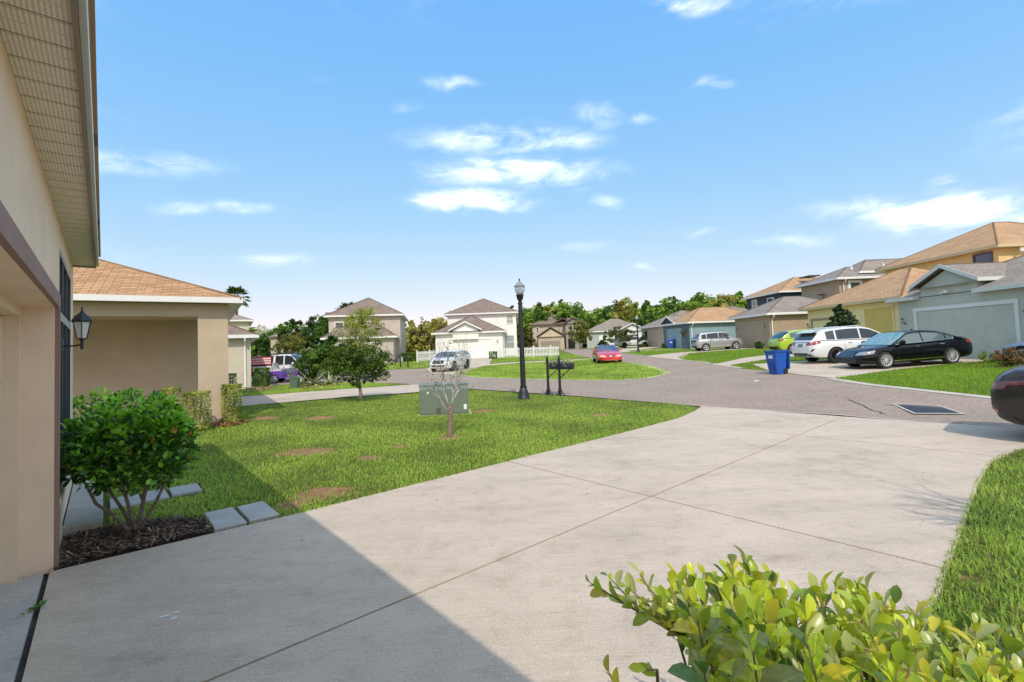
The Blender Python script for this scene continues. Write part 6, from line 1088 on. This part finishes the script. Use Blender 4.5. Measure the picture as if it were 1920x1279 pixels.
# bare shrub just outside the frame whose twig shadow falls on the driveway
bare_tree('bare_shrub', 'leafless twiggy shrub on the right lawn casting a thin shadow on the driveway', (5.08, 3.0, 0), ([(0, 0, -.05), (-.03, .02, .5), (-.08, .05, 1.0)], [.035, .03, .025]), [((-.06, .05, .8), (-1, .12, .35), .46, .034), ((-.08, .05, 1.0), (-1, .15, .7), .5, .032), ((-.08, .05, .95), (-.8, .3, .9), .46, .03), ((-.08, .05, .9), (-1, .0, .55), .5, .032), ((-.08, .05, 1.0), (-.4, .2, 1), .4, .03), ((-.07, .05, .85), (-.9, .25, .6), .48, .03), ((-.07, .05, .9), (-.95, .05, .8), .45, .028), ((-.05, .0, .7), (-.9, -.05, .3), .45, .028), ((-.08, .05, 1.0), (-.7, .1, 1.1), .45, .028)], 4, PALEBARK, spread=.3)
# ------------------------------------------------------------------ the wood behind the houses (one mass) and the trees that stand out of it
SKY_PROF = [(440, 620), (480, 612), (520, 609), (560, 604), (600, 598), (640, 592), (700, 597), (770, 600), (800, 601), (830, 594), (850, 590), (900, 590), (960, 580), (990, 571), (1020, 567), (1050, 563), (1075, 566), (1095, 580), (1110, 583), (1130, 571), (1150, 562), (1170, 556), (1200, 565), (1230, 562), (1262, 551), (1310, 548), (1360, 545), (1400, 545), (1420, 548), (1470, 545), (1560, 545), (1700, 540), (1900, 535)]
VS, CS, TRK = [], [], MB(); n0 = 0
PAL = [[(0.060, 0.109, 0.020), (0.121, 0.218, 0.033), (0.211, 0.355, 0.050), (0.332, 0.464, 0.066)], [(0.121, 0.150, 0.030), (0.211, 0.272, 0.047), (0.332, 0.410, 0.066), (0.482, 0.500, 0.099)], [(0.181, 0.164, 0.036), (0.301, 0.272, 0.058), (0.422, 0.410, 0.083), (0.500, 0.500, 0.132)], [(0.048, 0.094, 0.023), (0.084, 0.160, 0.033), (0.135, 0.246, 0.047), (0.226, 0.355, 0.058)]]
def wood_tree(x, y, ztop, pal, n, size, kind=0):
    g = gz(x, y) if y < 140 else .9; h = ztop-g; r = h*rng.uniform(.24, .34)
    if kind == 0: bl = [(x, y, g+h*.60, r, r, h*.36), (x+r*.5, y, g+h*.45, r*.7, r*.7, h*.28), (x-r*.5, y, g+h*.42, r*.7, r*.7, h*.28), (x, y-.3*r, g+h*.25, r*.8, r*.8, h*.22)]
    else: bl = [(x, y, g+h*f, r*.55*(1.15-f*.8), r*.55*(1.15-f*.8), h*.10) for f in (.35, .5, .62, .74, .85, .92)]
    P_, Nn, tone = crown_points(bl, n, .3 if kind == 0 else .4, n//28); V = leaf_cards(P_, Nn, rng.uniform(.6, 1.4, n)*size, .7); VS.append(V); CS.append(np.repeat(leaf_colors(tone, pal), 4, 0)); TRK.tube([(x, y, g-.3), (x+.1, y, g+h*.75)], [.22, .08], 5, caps=False)
for px in range(452, 1500, 11):
    Y = rng.uniform(104, 140); yt = np.interp(px, *zip(*SKY_PROF))+abs(rng.normal(0, 5)); p = at(px, yt, Y); wood_tree(p[0], Y, p[2], PAL[rng.choice(4, p=[.38, .2, .1, .32])] if px > 840 or px < 700 else PAL[2 if rng.random() < .6 else 1], 2300, .78, 0 if rng.random() < .86 else 1)
for px in range(1500, 2300, 40):
    Y = rng.uniform(104, 130); p = at(px, 548+rng.normal(0, 6), Y); wood_tree(p[0], Y, p[2], PAL[rng.integers(0, 4)], 700, .8)
for px in range(760, 1380, 17):
    Y = rng.uniform(96, 102); yt = np.interp(px, *zip(*SKY_PROF))+rng.uniform(16, 42); p = at(px, yt, Y); wood_tree(p[0], Y, p[2], PAL[rng.choice(4, p=[.4, .2, .12, .28])], 1700, .62)
for px in range(765, 850, 9):      # the brownish thicket between the taupe and the white house
    Y = rng.uniform(74, 80); yt = rng.uniform(604, 624); p = at(px, yt, Y); wood_tree(p[0], Y, p[2], PAL[2] if rng.random() < .75 else [(.06, .045, .02), (.12, .085, .035), (.17, .13, .05)], 1200, .34)
V = np.concatenate(VS); o = link('wood', fast_mesh('wood', V, np.arange(len(V)).reshape(-1, 4), LEAF, np.concatenate(CS))); tag(o, 'wood of mixed green trees closing the view behind the houses', kind='stuff')
o = TRK.build('wood_trunks', BARK, sharp=0); tag(o, kind='stuff')
for (px, pyt, Y, r, lab, cols) in ((1052, 560, 94, 17, 'rounded mid green tree topping the wood behind the beige house', PAL[0]), (1165, 557, 92, 20, 'tall pale topped tree above the mottled cottage roof', PAL[2]), (1262, 553, 95, 19, 'tall dark green tree above the navy garage roof', PAL[3]), (1015, 563, 95, 16, 'dark crowned tree just right of the street lamp head', PAL[3]), (1310, 549, 94, 20, 'high bright green tree above the tan hip roof', PAL[0]), (960, 571, 90, 10, 'dark tree crown peeping over the white house roof', DARKG)):
    simple_tree(px-r, px+r, pyt, 640, Y, 'forest_tree', lab, 'tree', cols, 3600, .5, 'tall trees at the edge of the wood', clump=.24, tr=.25)
for (px, pyt, Y, lab) in ((789, 592, 84, 'thin pine spire left of the white house roof'), (843, 578, 86, 'slender bare topped pine beside the white house roof')):
    p = at(px, pyt, Y); g = gz(p[0], Y); h = p[2]-g; tree('pine_tree', lab, 'pine tree', p[0], Y, h, h*.98, [(rng.normal(0, .2), 0, h*f, .9*(1.2-f), .9*(1.2-f), .5) for f in (.5, .62, .72, .82, .9, .97)], 700, .3, PAL[3], .13, 'thin pines beside the white house', nb=8, spread=.9)

# ------------------------------------------------------------------ broad leaves built one by one
def leaf_verts(w=.5, fold=.3, curl=.22):
    V = []
    for x, k in ((0, .06), (.22, .55), (.48, .95), (.72, 1.0), (.9, .6), (1, .03)):
        yy = w*.5*k; z = -curl*x*x
        V += [(x, -yy, z+fold*yy), (x, 0, z), (x, yy, z+fold*yy)]
    return np.array(V), np.array([(a*3+j, a*3+j+3, a*3+j+4, a*3+j+1) for a in range(5) for j in range(2)])
def frame_np(d, n):
    d = d/np.linalg.norm(d, axis=1, keepdims=True); y = np.cross(n, d); y /= np.linalg.norm(y, axis=1, keepdims=True)+1e-9; z = np.cross(d, y); return d, y, z
def leaves(root, P_, Dv, Nv, L_, cols_i, mats, nsingle, order, w=.5, fold=.3, curl=.22, name='leaf'):
    """the nsingle leaves first in order become objects, the rest one mesh of the same leaf"""
    d, y, z = frame_np(Dv, Nv); sing = set(order[:nsingle].tolist()); shapes = []
    for ci, m in enumerate(mats):
        for v in range(3):
            Vb, Fb = leaf_verts(w*(.85+.15*v), fold*(.6+.5*v), curl*(.4+.8*v)); q = MB(); q.add(Vb, Fb.tolist(), 0, True); shapes.append(q.mesh(name, m, sharp=0))
    for i in order[:nsingle]:
        o = link(name, shapes[cols_i[i]*3+rng.integers(0, 3)], root); l = L_[i]
        o.matrix_basis = Matrix(((d[i, 0]*l, y[i, 0]*l, z[i, 0]*l, P_[i, 0]), (d[i, 1]*l, y[i, 1]*l, z[i, 1]*l, P_[i, 1]), (d[i, 2]*l, y[i, 2]*l, z[i, 2]*l, P_[i, 2]), (0, 0, 0, 1)))
    rest = np.array([i for i in range(len(P_)) if i not in sing]); Vb, Fb = leaf_verts(w, fold, curl)
    if len(rest):
        V = P_[rest][:, None]+L_[rest][:, None, None]*(Vb[None, :, 0:1]*d[rest][:, None]+Vb[None, :, 1:2]*y[rest][:, None]+Vb[None, :, 2:3]*z[rest][:, None]); nv = len(Vb); F_ = (np.arange(len(rest))*nv)[:, None, None]+Fb[None]; base = np.array([tuple(m['c']) for m in mats]); C = base[cols_i[rest]]*rng.uniform(.8, 1.2, (len(rest), 1))
        o = link('leaves', fast_mesh('leaves', V.reshape(-1, 3), F_.reshape(-1, 4), LEAFG, np.repeat(C, nv, 0), True), root); tag(o, kind='stuff')
LEAFG = leafmat('glossy_leaf_mass', .3, .3, .5)
def leaf1(name, c, transl=.3, rough=.28):
    m = bpy.data.materials.new(name); m.use_nodes = True; t = m.node_tree; b = t.nodes['Principled BSDF']; b.inputs['Roughness'].default_value = rough
    tc_ = t.nodes.new('ShaderNodeTexCoord'); n = t.nodes.new('ShaderNodeTexNoise'); n.inputs['Scale'].default_value = 3; oi = t.nodes.new('ShaderNodeObjectInfo'); r = t.nodes.new('ShaderNodeMapRange'); r.inputs['To Min'].default_value = .72; r.inputs['To Max'].default_value = 1.3; t.links.new(oi.outputs['Random'], r.inputs['Value'])
    mm = t.nodes.new('ShaderNodeMix'); mm.data_type = 'RGBA'; mm.blend_type = 'MULTIPLY'; mm.inputs['Factor'].default_value = 1; mm.inputs['A'].default_value = (*c, 1); t.links.new(r.outputs[0], mm.inputs['B'])
    sx_ = t.nodes.new('ShaderNodeSeparateXYZ'); t.links.new(tc_.outputs['Object'], sx_.inputs[0]); ab = t.nodes.new('ShaderNodeMath'); ab.operation = 'ABSOLUTE'; t.links.new(sx_.outputs['Y'], ab.inputs[0])
    vr = t.nodes.new('ShaderNodeMapRange'); vr.inputs['From Min'].default_value = .006; vr.inputs['From Max'].default_value = .026; vr.inputs['To Min'].default_value = 1.45; vr.inputs['To Max'].default_value = 1; t.links.new(ab.outputs[0], vr.inputs['Value'])
    n.inputs['Scale'].default_value = 5; n.inputs['Detail'].default_value = 6; t.links.new(tc_.outputs['Object'], n.inputs['Vector']); nr = t.nodes.new('ShaderNodeMapRange'); nr.inputs['From Min'].default_value = .3; nr.inputs['From Max'].default_value = .7; nr.inputs['To Min'].default_value = .72; nr.inputs['To Max'].default_value = 1.2; t.links.new(n.outputs['Fac'], nr.inputs['Value'])
    mu = t.nodes.new('ShaderNodeMath'); mu.operation = 'MULTIPLY'; t.links.new(vr.outputs[0], mu.inputs[0]); t.links.new(nr.outputs[0], mu.inputs[1]); m3 = t.nodes.new('ShaderNodeMix'); m3.data_type = 'RGBA'; m3.blend_type = 'MULTIPLY'; m3.inputs['Factor'].default_value = 1; t.links.new(mm.outputs['Result'], m3.inputs['A']); t.links.new(mu.outputs[0], m3.inputs['B'])
    wv_ = t.nodes.new('ShaderNodeTexWave'); wv_.wave_type = 'BANDS'; wv_.inputs['Scale'].default_value = 4.5; wv_.inputs['Distortion'].default_value = 2; t.links.new(tc_.outputs['Object'], wv_.inputs['Vector']); bp_ = t.nodes.new('ShaderNodeBump'); bp_.inputs['Strength'].default_value = .10; bp_.inputs['Distance'].default_value = .05; t.links.new(wv_.outputs['Fac'], bp_.inputs['Height']); t.links.new(bp_.outputs[0], b.inputs['Normal'])
    tp_ = t.nodes.new('ShaderNodeMath'); tp_.operation = 'MULTIPLY_ADD'; t.links.new(n.outputs['Fac'], tp_.inputs[0]); tp_.inputs[1].default_value = .7; t.links.new(sx_.outputs['X'], tp_.inputs[2]); tq = t.nodes.new('ShaderNodeMath'); tq.operation = 'MULTIPLY_ADD'; t.links.new(oi.outputs['Random'], tq.inputs[0]); tq.inputs[1].default_value = .35; t.links.new(tp_.outputs[0], tq.inputs[2])
    tr_ = t.nodes.new('ShaderNodeMapRange'); tr_.inputs['From Min'].default_value = 1.5; tr_.inputs['From Max'].default_value = 1.62; t.links.new(tq.outputs[0], tr_.inputs['Value']); m4 = t.nodes.new('ShaderNodeMix'); m4.data_type = 'RGBA'; t.links.new(tr_.outputs[0], m4.inputs['Factor']); t.links.new(m3.outputs['Result'], m4.inputs['A']); m4.inputs['B'].default_value = (.30, .16, .06, 1); mm = m4
    t.links.new(mm.outputs['Result'], b.inputs['Base Color'])
    tr = t.nodes.new('ShaderNodeBsdfTranslucent'); hs = t.nodes.new('ShaderNodeHueSaturation'); hs.inputs['Value'].default_value = 1.6; t.links.new(mm.outputs['Result'], hs.inputs['Color']); t.links.new(hs.outputs[0], tr.inputs['Color'])
    mxs = t.nodes.new('ShaderNodeMixShader'); mxs.inputs[0].default_value = transl; t.links.new(b.outputs[0], mxs.inputs[1]); t.links.new(tr.outputs[0], mxs.inputs[2]); t.links.new(mxs.outputs[0], t.nodes['Material Output'].inputs['Surface']); m['c'] = c; return m
# bushes by our wall
def leafy_bush(label, loc, blobs, nl, size, seedstems, mats, probs, nsingle, top=.5, stemr=.014):
    t = thing('leafy_bush', label, 'bush', loc, 0, 'leafy bushes beside our wall')
    for (p0, p1, p2) in seedstems: b = MB(); b.tube([p0, (np.array(p0)*.5+np.array(p1)*.5)+rng.normal(0, .02, 3), p1, p2], [stemr*1.5, stemr*1.1, stemr, stemr*.5], 6); b.build('stem', BARK, t)
    P_, Nn, tone = crown_points(blobs, nl, .16, nl//14, .3); d = Nn+rng.normal(0, .55, (nl, 3)); d[:, 2] += .35; n_ = rng.normal(0, .5, (nl, 3)); n_[:, 2] += 1.0
    P_[:, 2] = np.maximum(P_[:, 2], .12); ci = rng.choice(len(mats), nl, p=probs); view = np.array([0, 0, EYE])-np.array(loc); view /= np.linalg.norm(view); depth = P_@view
    hi = P_[:, 2] > np.quantile(P_[:, 2], .72); ci = np.where(hi & (rng.random(nl) < .6), 1, ci); leaves(t, P_, d, n_, rng.uniform(.75, 1.25, nl)*size, ci, mats, nsingle, np.argsort(-depth-(P_[:, 2]*.3)), .56, .35, .3); return t  # topmost leaves mostly take the bright green, painting in highlights
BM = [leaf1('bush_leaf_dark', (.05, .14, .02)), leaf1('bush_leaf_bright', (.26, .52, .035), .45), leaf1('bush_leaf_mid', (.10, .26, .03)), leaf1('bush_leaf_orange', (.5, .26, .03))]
bp = SM(6.12, .24); 
stm = [((0, 0, 0), (-.28, .05, .38), (-.5, .1, .75)), ((.02, 0, 0), (-.12, .0, .45), (-.2, .0, .9)), ((0, .02, .0), (.1, .02, .42), (.1, .05, .95)), ((.03, .0, .0), (.26, .05, .45), (.45, .1, .85)), ((.0, .03, 0), (.0, .15, .5), (.05, .25, .9)), ((-.02, -.02, 0), (-.3, -.1, .32), (-.45, -.1, .6))]
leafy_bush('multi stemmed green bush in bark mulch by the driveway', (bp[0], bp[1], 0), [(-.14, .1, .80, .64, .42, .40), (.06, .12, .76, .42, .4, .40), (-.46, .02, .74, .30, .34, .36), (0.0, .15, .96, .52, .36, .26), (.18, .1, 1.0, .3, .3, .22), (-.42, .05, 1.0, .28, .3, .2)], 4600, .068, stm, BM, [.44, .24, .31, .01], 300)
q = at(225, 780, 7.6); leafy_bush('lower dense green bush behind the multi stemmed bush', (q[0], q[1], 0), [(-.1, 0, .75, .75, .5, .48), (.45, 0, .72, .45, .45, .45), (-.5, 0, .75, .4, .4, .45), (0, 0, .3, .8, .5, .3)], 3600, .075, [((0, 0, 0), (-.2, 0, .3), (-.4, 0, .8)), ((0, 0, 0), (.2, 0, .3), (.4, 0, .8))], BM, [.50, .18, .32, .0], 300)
# foreground hedge
HM = [leaf1('hedge_leaf_bright', (.52, .58, .04), .5, .25), leaf1('hedge_leaf_mid', (.34, .46, .04), .45, .25), leaf1('hedge_leaf_pale', (.40, .43, .14), .4, .45), leaf1('hedge_leaf_yellow', (.62, .54, .05), .45, .3), leaf1('hedge_leaf_dark', (.11, .20, .03), .3, .3)]
hx, hy = .95, 1.28; hr = thing('foreground_hedge', 'yellow green broad leaved hedge in the bottom right foreground', 'hedge', (hx, hy, 0))
OUTL = [(1100, 1100), (1150, 1092), (1200, 1080), (1260, 1082), (1300, 1066), (1350, 1075), (1400, 1040), (1440, 1075), (1500, 1118), (1535, 1088), (1580, 1102), (1625, 1100), (1680, 1128), (1730, 1145), (1770, 1178), (1830, 1160), (1870, 1195), (1930, 1205), (2050, 1215), (2200, 1230)]
tips = []
for px in np.arange(1255, 2180, 17): tips.append((px+rng.uniform(-8, 8), np.interp(px, *zip(*OUTL))+abs(rng.normal(0, 14)), rng.uniform(1.36, 1.6)))
for px in np.arange(1285, 2250, 22): tips.append((px+rng.uniform(-10, 10), np.interp(px, *zip(*OUTL))+rng.uniform(40, 75), rng.uniform(1.18, 1.34)))
for px in np.arange(1300, 2300, 27): tips.append((px+rng.uniform(-12, 12), np.interp(px, *zip(*OUTL))+rng.uniform(95, 140), rng.uniform(1.0, 1.15)))
for px in np.arange(1330, 2400, 38): tips.append((px+rng.uniform(-15, 15), np.interp(px, *zip(*OUTL))+rng.uniform(165, 220), rng.uniform(.88, .98)))
LP, LD, LN, LL, LC = [], [], [], [], []; sb = MB()
def shoot(tip, base, nl, step=.021, l=.074, ls=1.0):
    tip = np.array(tip); base = np.array(base); mid = base*.45+tip*.55+rng.normal(0, .012, 3); pts = [base, mid, tip]; s_ = MB(); s_.tube(pts, [.0045, .0035, .0018], 5); s_.build('stem', STEMM, hr, sharp=0)
    ax = tip-mid; ln = np.linalg.norm(ax); ax /= ln; sd = np.cross(ax, [.3, .9, .1]); sd /= np.linalg.norm(sd); up = np.cross(sd, ax); a0 = rng.uniform(0, 6)
    for i in range(nl):
        s = i*step; p = tip-ax*s if s < ln else mid-(mid-base)/np.linalg.norm(mid-base)*(s-ln); a = a0+(i//2)*pi/2+(i % 2)*pi+rng.normal(0, .25); o_ = sd*cos(a)+up*sin(a); el = rng.uniform(.75, 1.25) if i > 1 else 1.35
        d = o_*cos(el)+ax*sin(el)*.9+np.array([0, 0, .12])+rng.normal(0, .12, 3); n_ = -o_*.7+ax*.5+np.array([.02, -.18, .35])+rng.normal(0, .25, 3); LP.append(p); LD.append(d); LN.append(n_); LL.append(l*rng.uniform(.62, 1.22)*(.7 if i < 2 else 1)*ls); LC.append(rng.choice(5, p=[.36, .22, .24, .10, .08] if i < 8 else [.15, .35, .25, .03, .22]))
STEMM = mat('hedge_stem', (.20, .17, .07), .7, .2, 20)
for (px, py, Y) in tips:
    p = at(px, py, Y)-np.array([hx, hy, 0]); shoot(p, (p[0]*.85+rng.normal(0, .03), p[1]*.8+rng.normal(0, .03), p[2]-.36), rng.integers(10, 15))
for k, (px, py, Y) in enumerate([(1108, 1094, 1.42), (1140, 1080, 1.43), (1200, 1076, 1.44), (1175, 1100, 1.38), (1225, 1110, 1.36), (1205, 1140, 1.34), (1245, 1145, 1.32), (1142, 1262, .98), (1212, 1256, .96)]):
    p = at(px, py, Y)-np.array([hx, hy, 0]); e = at(1290 if k < 7 else px+25, 1200 if k < 7 else 1340, 1.35 if k < 7 else .95)-np.array([hx, hy, 0]); shoot(p, e, 9 if k < 7 else 5, .019, .052 if k < 7 else .05)
for _ in range(46):   # the old wood and the dark inner leaves below
    p = np.array([rng.uniform(-.5, .9), rng.uniform(-.35, .28), rng.uniform(.35, .85)]); shoot(p, p*[.8, .8, 1]+np.array([0, 0, -.3]), 22, .02, .06)
for k in range(9):
    a = -.5+.16*k; b = MB(); b.tube([(a*.6, rng.normal(0, .05), -.02), (a*.8, rng.normal(0, .08), .3), (a, rng.normal(0, .1), .7)], [.016, .012, .006], 6); b.build('stem', BARK, hr)
LP, LD, LN, LL, LC = map(np.array, (LP, LD, LN, LL, LC)); nz_h = LP+np.array([hx, hy, -EYE]); score = LL/np.linalg.norm(nz_h, axis=1)*np.where((LP[:, 2] > .72) & (LP[:, 0] < .75), 1, .4); leaves(hr, LP, LD, LN, LL, LC, HM, 300, np.argsort(-score), .52, .42, .25)

# ------------------------------------------------------------------ grass blades
def grass(name, poly, dens, h, w, tone, excl=(), seg=True, maxn=10**7, drymask=True, yrange=None):
    """dens(x, y): blades per square metre"""
    poly = np.array(poly); x0, y0 = poly.min(0); x1, y1 = poly.max(0); A = (x1-x0)*(y1-y0); dm = dens if not callable(dens) else dens(None, None); n = int(A*dm)
    x = rng.uniform(x0, x1, n); y = rng.uniform(y0, y1, n); k = inside(poly, x, y)
    for e in excl: k &= ~inside(e, x, y)
    x, y = x[k], y[k]
    if callable(dens): k = rng.random(len(x)) < dens(x, y)/dm; x, y = x[k], y[k]
    if drymask: dv = dry(x, y)+rng.normal(0, .12, len(x)); k = (dv < .5) | (rng.random(len(x)) < .10); x, y, dv = x[k], y[k], dv[k]
    n = len(x); z = hz(x, y)-.02; a = rng.uniform(0, 2*pi, n); lean = rng.uniform(.15, 1.05, n); hh = h*rng.uniform(.55, 1.3, n); ww = w*rng.uniform(.7, 1.3, n); dx, dy = np.cos(a), np.sin(a); sx, sy = -dy*ww*.5, dx*ww*.5
    patch = .5+.3*np.sin(x*1.9+1.3*np.sin(y*1.1))*np.cos(y*1.6+1.1*np.sin(x*.8))+.2*np.sin(x*.7+y*1.05+np.sin(y*.6)*2)+.18*np.sin(x*5.1+2*np.sin(y*3.3))*np.sin(y*4.7+x); t = np.clip(.62*patch+rng.uniform(-.12, .5, n), 0, .999); C = leaf_colors(t, tone, .05); m_ = rng.random(n) < .10+.12*(patch < .32); C[m_] = np.array([.30, .24, .10])*rng.uniform(.7, 1.2, (m_.sum(), 1))
    B0 = np.stack([x-sx, y-sy, z], 1); B1 = np.stack([x+sx, y+sy, z], 1); T = np.stack([x+dx*hh*np.sin(lean), y+dy*hh*np.sin(lean), z+hh*np.cos(lean)], 1)
    if seg:
        mx_, my_, mz_ = x+dx*hh*.5*np.sin(lean*.45), y+dy*hh*.5*np.sin(lean*.45), z+hh*.55; M0 = np.stack([mx_-sx*.8, my_-sy*.8, mz_], 1); M1 = np.stack([mx_+sx*.8, my_+sy*.8, mz_], 1)
        V = np.stack([B0, B1, M0, M1, T], 1).reshape(-1, 3); b5 = np.arange(n)[:, None]*5; F_ = np.concatenate([b5+np.array([0, 1, 3]), b5+np.array([0, 3, 2]), b5+np.array([2, 3, 4])]); C = np.repeat(C, 5, 0)
    else: V = np.stack([B0, B1, T], 1).reshape(-1, 3); F_ = np.arange(n*3).reshape(-1, 3); C = np.repeat(C, 3, 0)
    o = link(name, fast_mesh(name, V, F_, GRASSM, C)); tag(o, kind='stuff'); print(name, n); return o
LG = [(.14, .22, .035), (.29, .44, .06), (.44, .59, .085), (.56, .65, .13)]; RG = [(.15, .24, .035), (.27, .41, .06), (.39, .53, .09), (.50, .60, .13)]; BG = [(.13, .25, .02), (.19, .34, .025), (.25, .41, .032), (.32, .46, .045)]
PAVX = [[SM(5.5, m1), SM(6.2, m1), SM(6.2, m0), SM(5.5, m0)] for m0, m1 in ((.83, 1.42),)]+[[SM(7.2, 1.0), SM(7.8, 1.0), SM(7.8, .0), SM(7.2, .0)], [SM(6.3, .06), SM(9.4, .06), SM(9.4, -.4), SM(6.3, -.4)], mulch_poly]
LNG = [SM(5.5, .85), SM(5.43, 1.7), SM(5.47, 5), SM(5.5, 7.6), SM(5.57, 9.6), SM(5.84, 10.8), SM(6.06, 11.4)]+lawn_near[7:]
LRG = [SM(.66, -.2), SM(.63, 3.9), SM(.71, 7.5), SM(.69, 8.7), SM(.53, 9.6), SM(.23, 10.5)]+lawn_right[6:]
grass('lawn_grass', LNG, lambda x, y: 3200 if x is None else np.interp(np.hypot(x, y), [4, 8, 14, 24], [3200, 2100, 950, 380]), .05, .0095, LG, PAVX)
grass('lawn_grass', LRG, lambda x, y: 4600 if x is None else np.where(y < .3, 60, np.interp(np.hypot(x, y), [2.5, 4, 8, 14], [4600, 3600, 1600, 500])), .06, .0085, RG)
fr = ROAD_NEAR[5:12]+gx([(785, 735), (785, 724)])
NSTRIP = gx([(447, 743), (640, 729.5), (755, 719.8), (720, 718.5), (636, 717.5), (560, 720), (485, 726), (440, 733)])
grass('verge_grass', NSTRIP, 420, .09, .022, LG, seg=False, drymask=False)
ISL = ISLAND_EDGE+gx([(1085, 675.5), (1030, 678.5), (970, 681.5), (912, 686), (880, 692)]); grass('verge_grass', ISL, 190, .10, .03, LG, seg=False, drymask=False)
GLAWN = [RIGHT_EDGE[9]]+RIGHT_EDGE[10:]+[(19, 8), (21, 14), (20.9, 20.0), (15.2, 18.7)]; grass('verge_grass', GLAWN, 420, .10, .022, BG, seg=False, drymask=False)
for P_ in ([RIGHT_EDGE[6], RIGHT_EDGE[7], (12.6, 25), (16, 24.9), (21, 25.4), (21, 28.4), (15, 27.4), (11.7, 25.3)], [RIGHT_EDGE[3], RIGHT_EDGE[4], RIGHT_EDGE[5], (14.3, 29.8), (21, 33.1), (21, 39.6), (15, 40.1), (12.5, 36)], [RIGHT_EDGE[0], RIGHT_EDGE[1], (14, 43), (18.6, 46), (18.4, 58), (14, 56)]): grass('verge_grass', P_, 150, .11, .03, BG, seg=False, drymask=False)
grass('verge_grass', gx([(702, 693.5), (800, 689.5), (838, 681), (850, 673), (780, 677), (700, 683)]), 60, .12, .05, LG, seg=False, drymask=False); grass('verge_grass', gx([(926, 672), (1050, 667.5), (1065, 664), (1098, 668), (1075, 672), (970, 677), (916, 681)]), 60, .12, .05, LG, seg=False, drymask=False)
# weeds in the apron gap
b = thing('gap_weed', 'small green weed sprouting from the black gap beside the garage apron', 'weed', (*SM(4.75, -.35), 0)); W_ = MB()
for k in range(14):
    a = rng.uniform(0, 6.28); l = rng.uniform(.015, .035); c = np.array([rng.normal(0, .01)*D[0]+0, rng.normal(0, .05), .0]); u = np.array([cos(a), sin(a)]); W_.add([(c[0], c[1], 0), (c[0]+u[0]*l-u[1]*.012, c[1]+u[1]*l+u[0]*.012, .03), (c[0]+u[0]*l*1.5, c[1]+u[1]*l*1.5, .035), (c[0]+u[0]*l+u[1]*.012, c[1]+u[1]*l-u[0]*.012, .03)], [(0, 1, 2, 3)])
W_.build('leaves', mat('weed_green', (.09, .22, .03), .5), b)
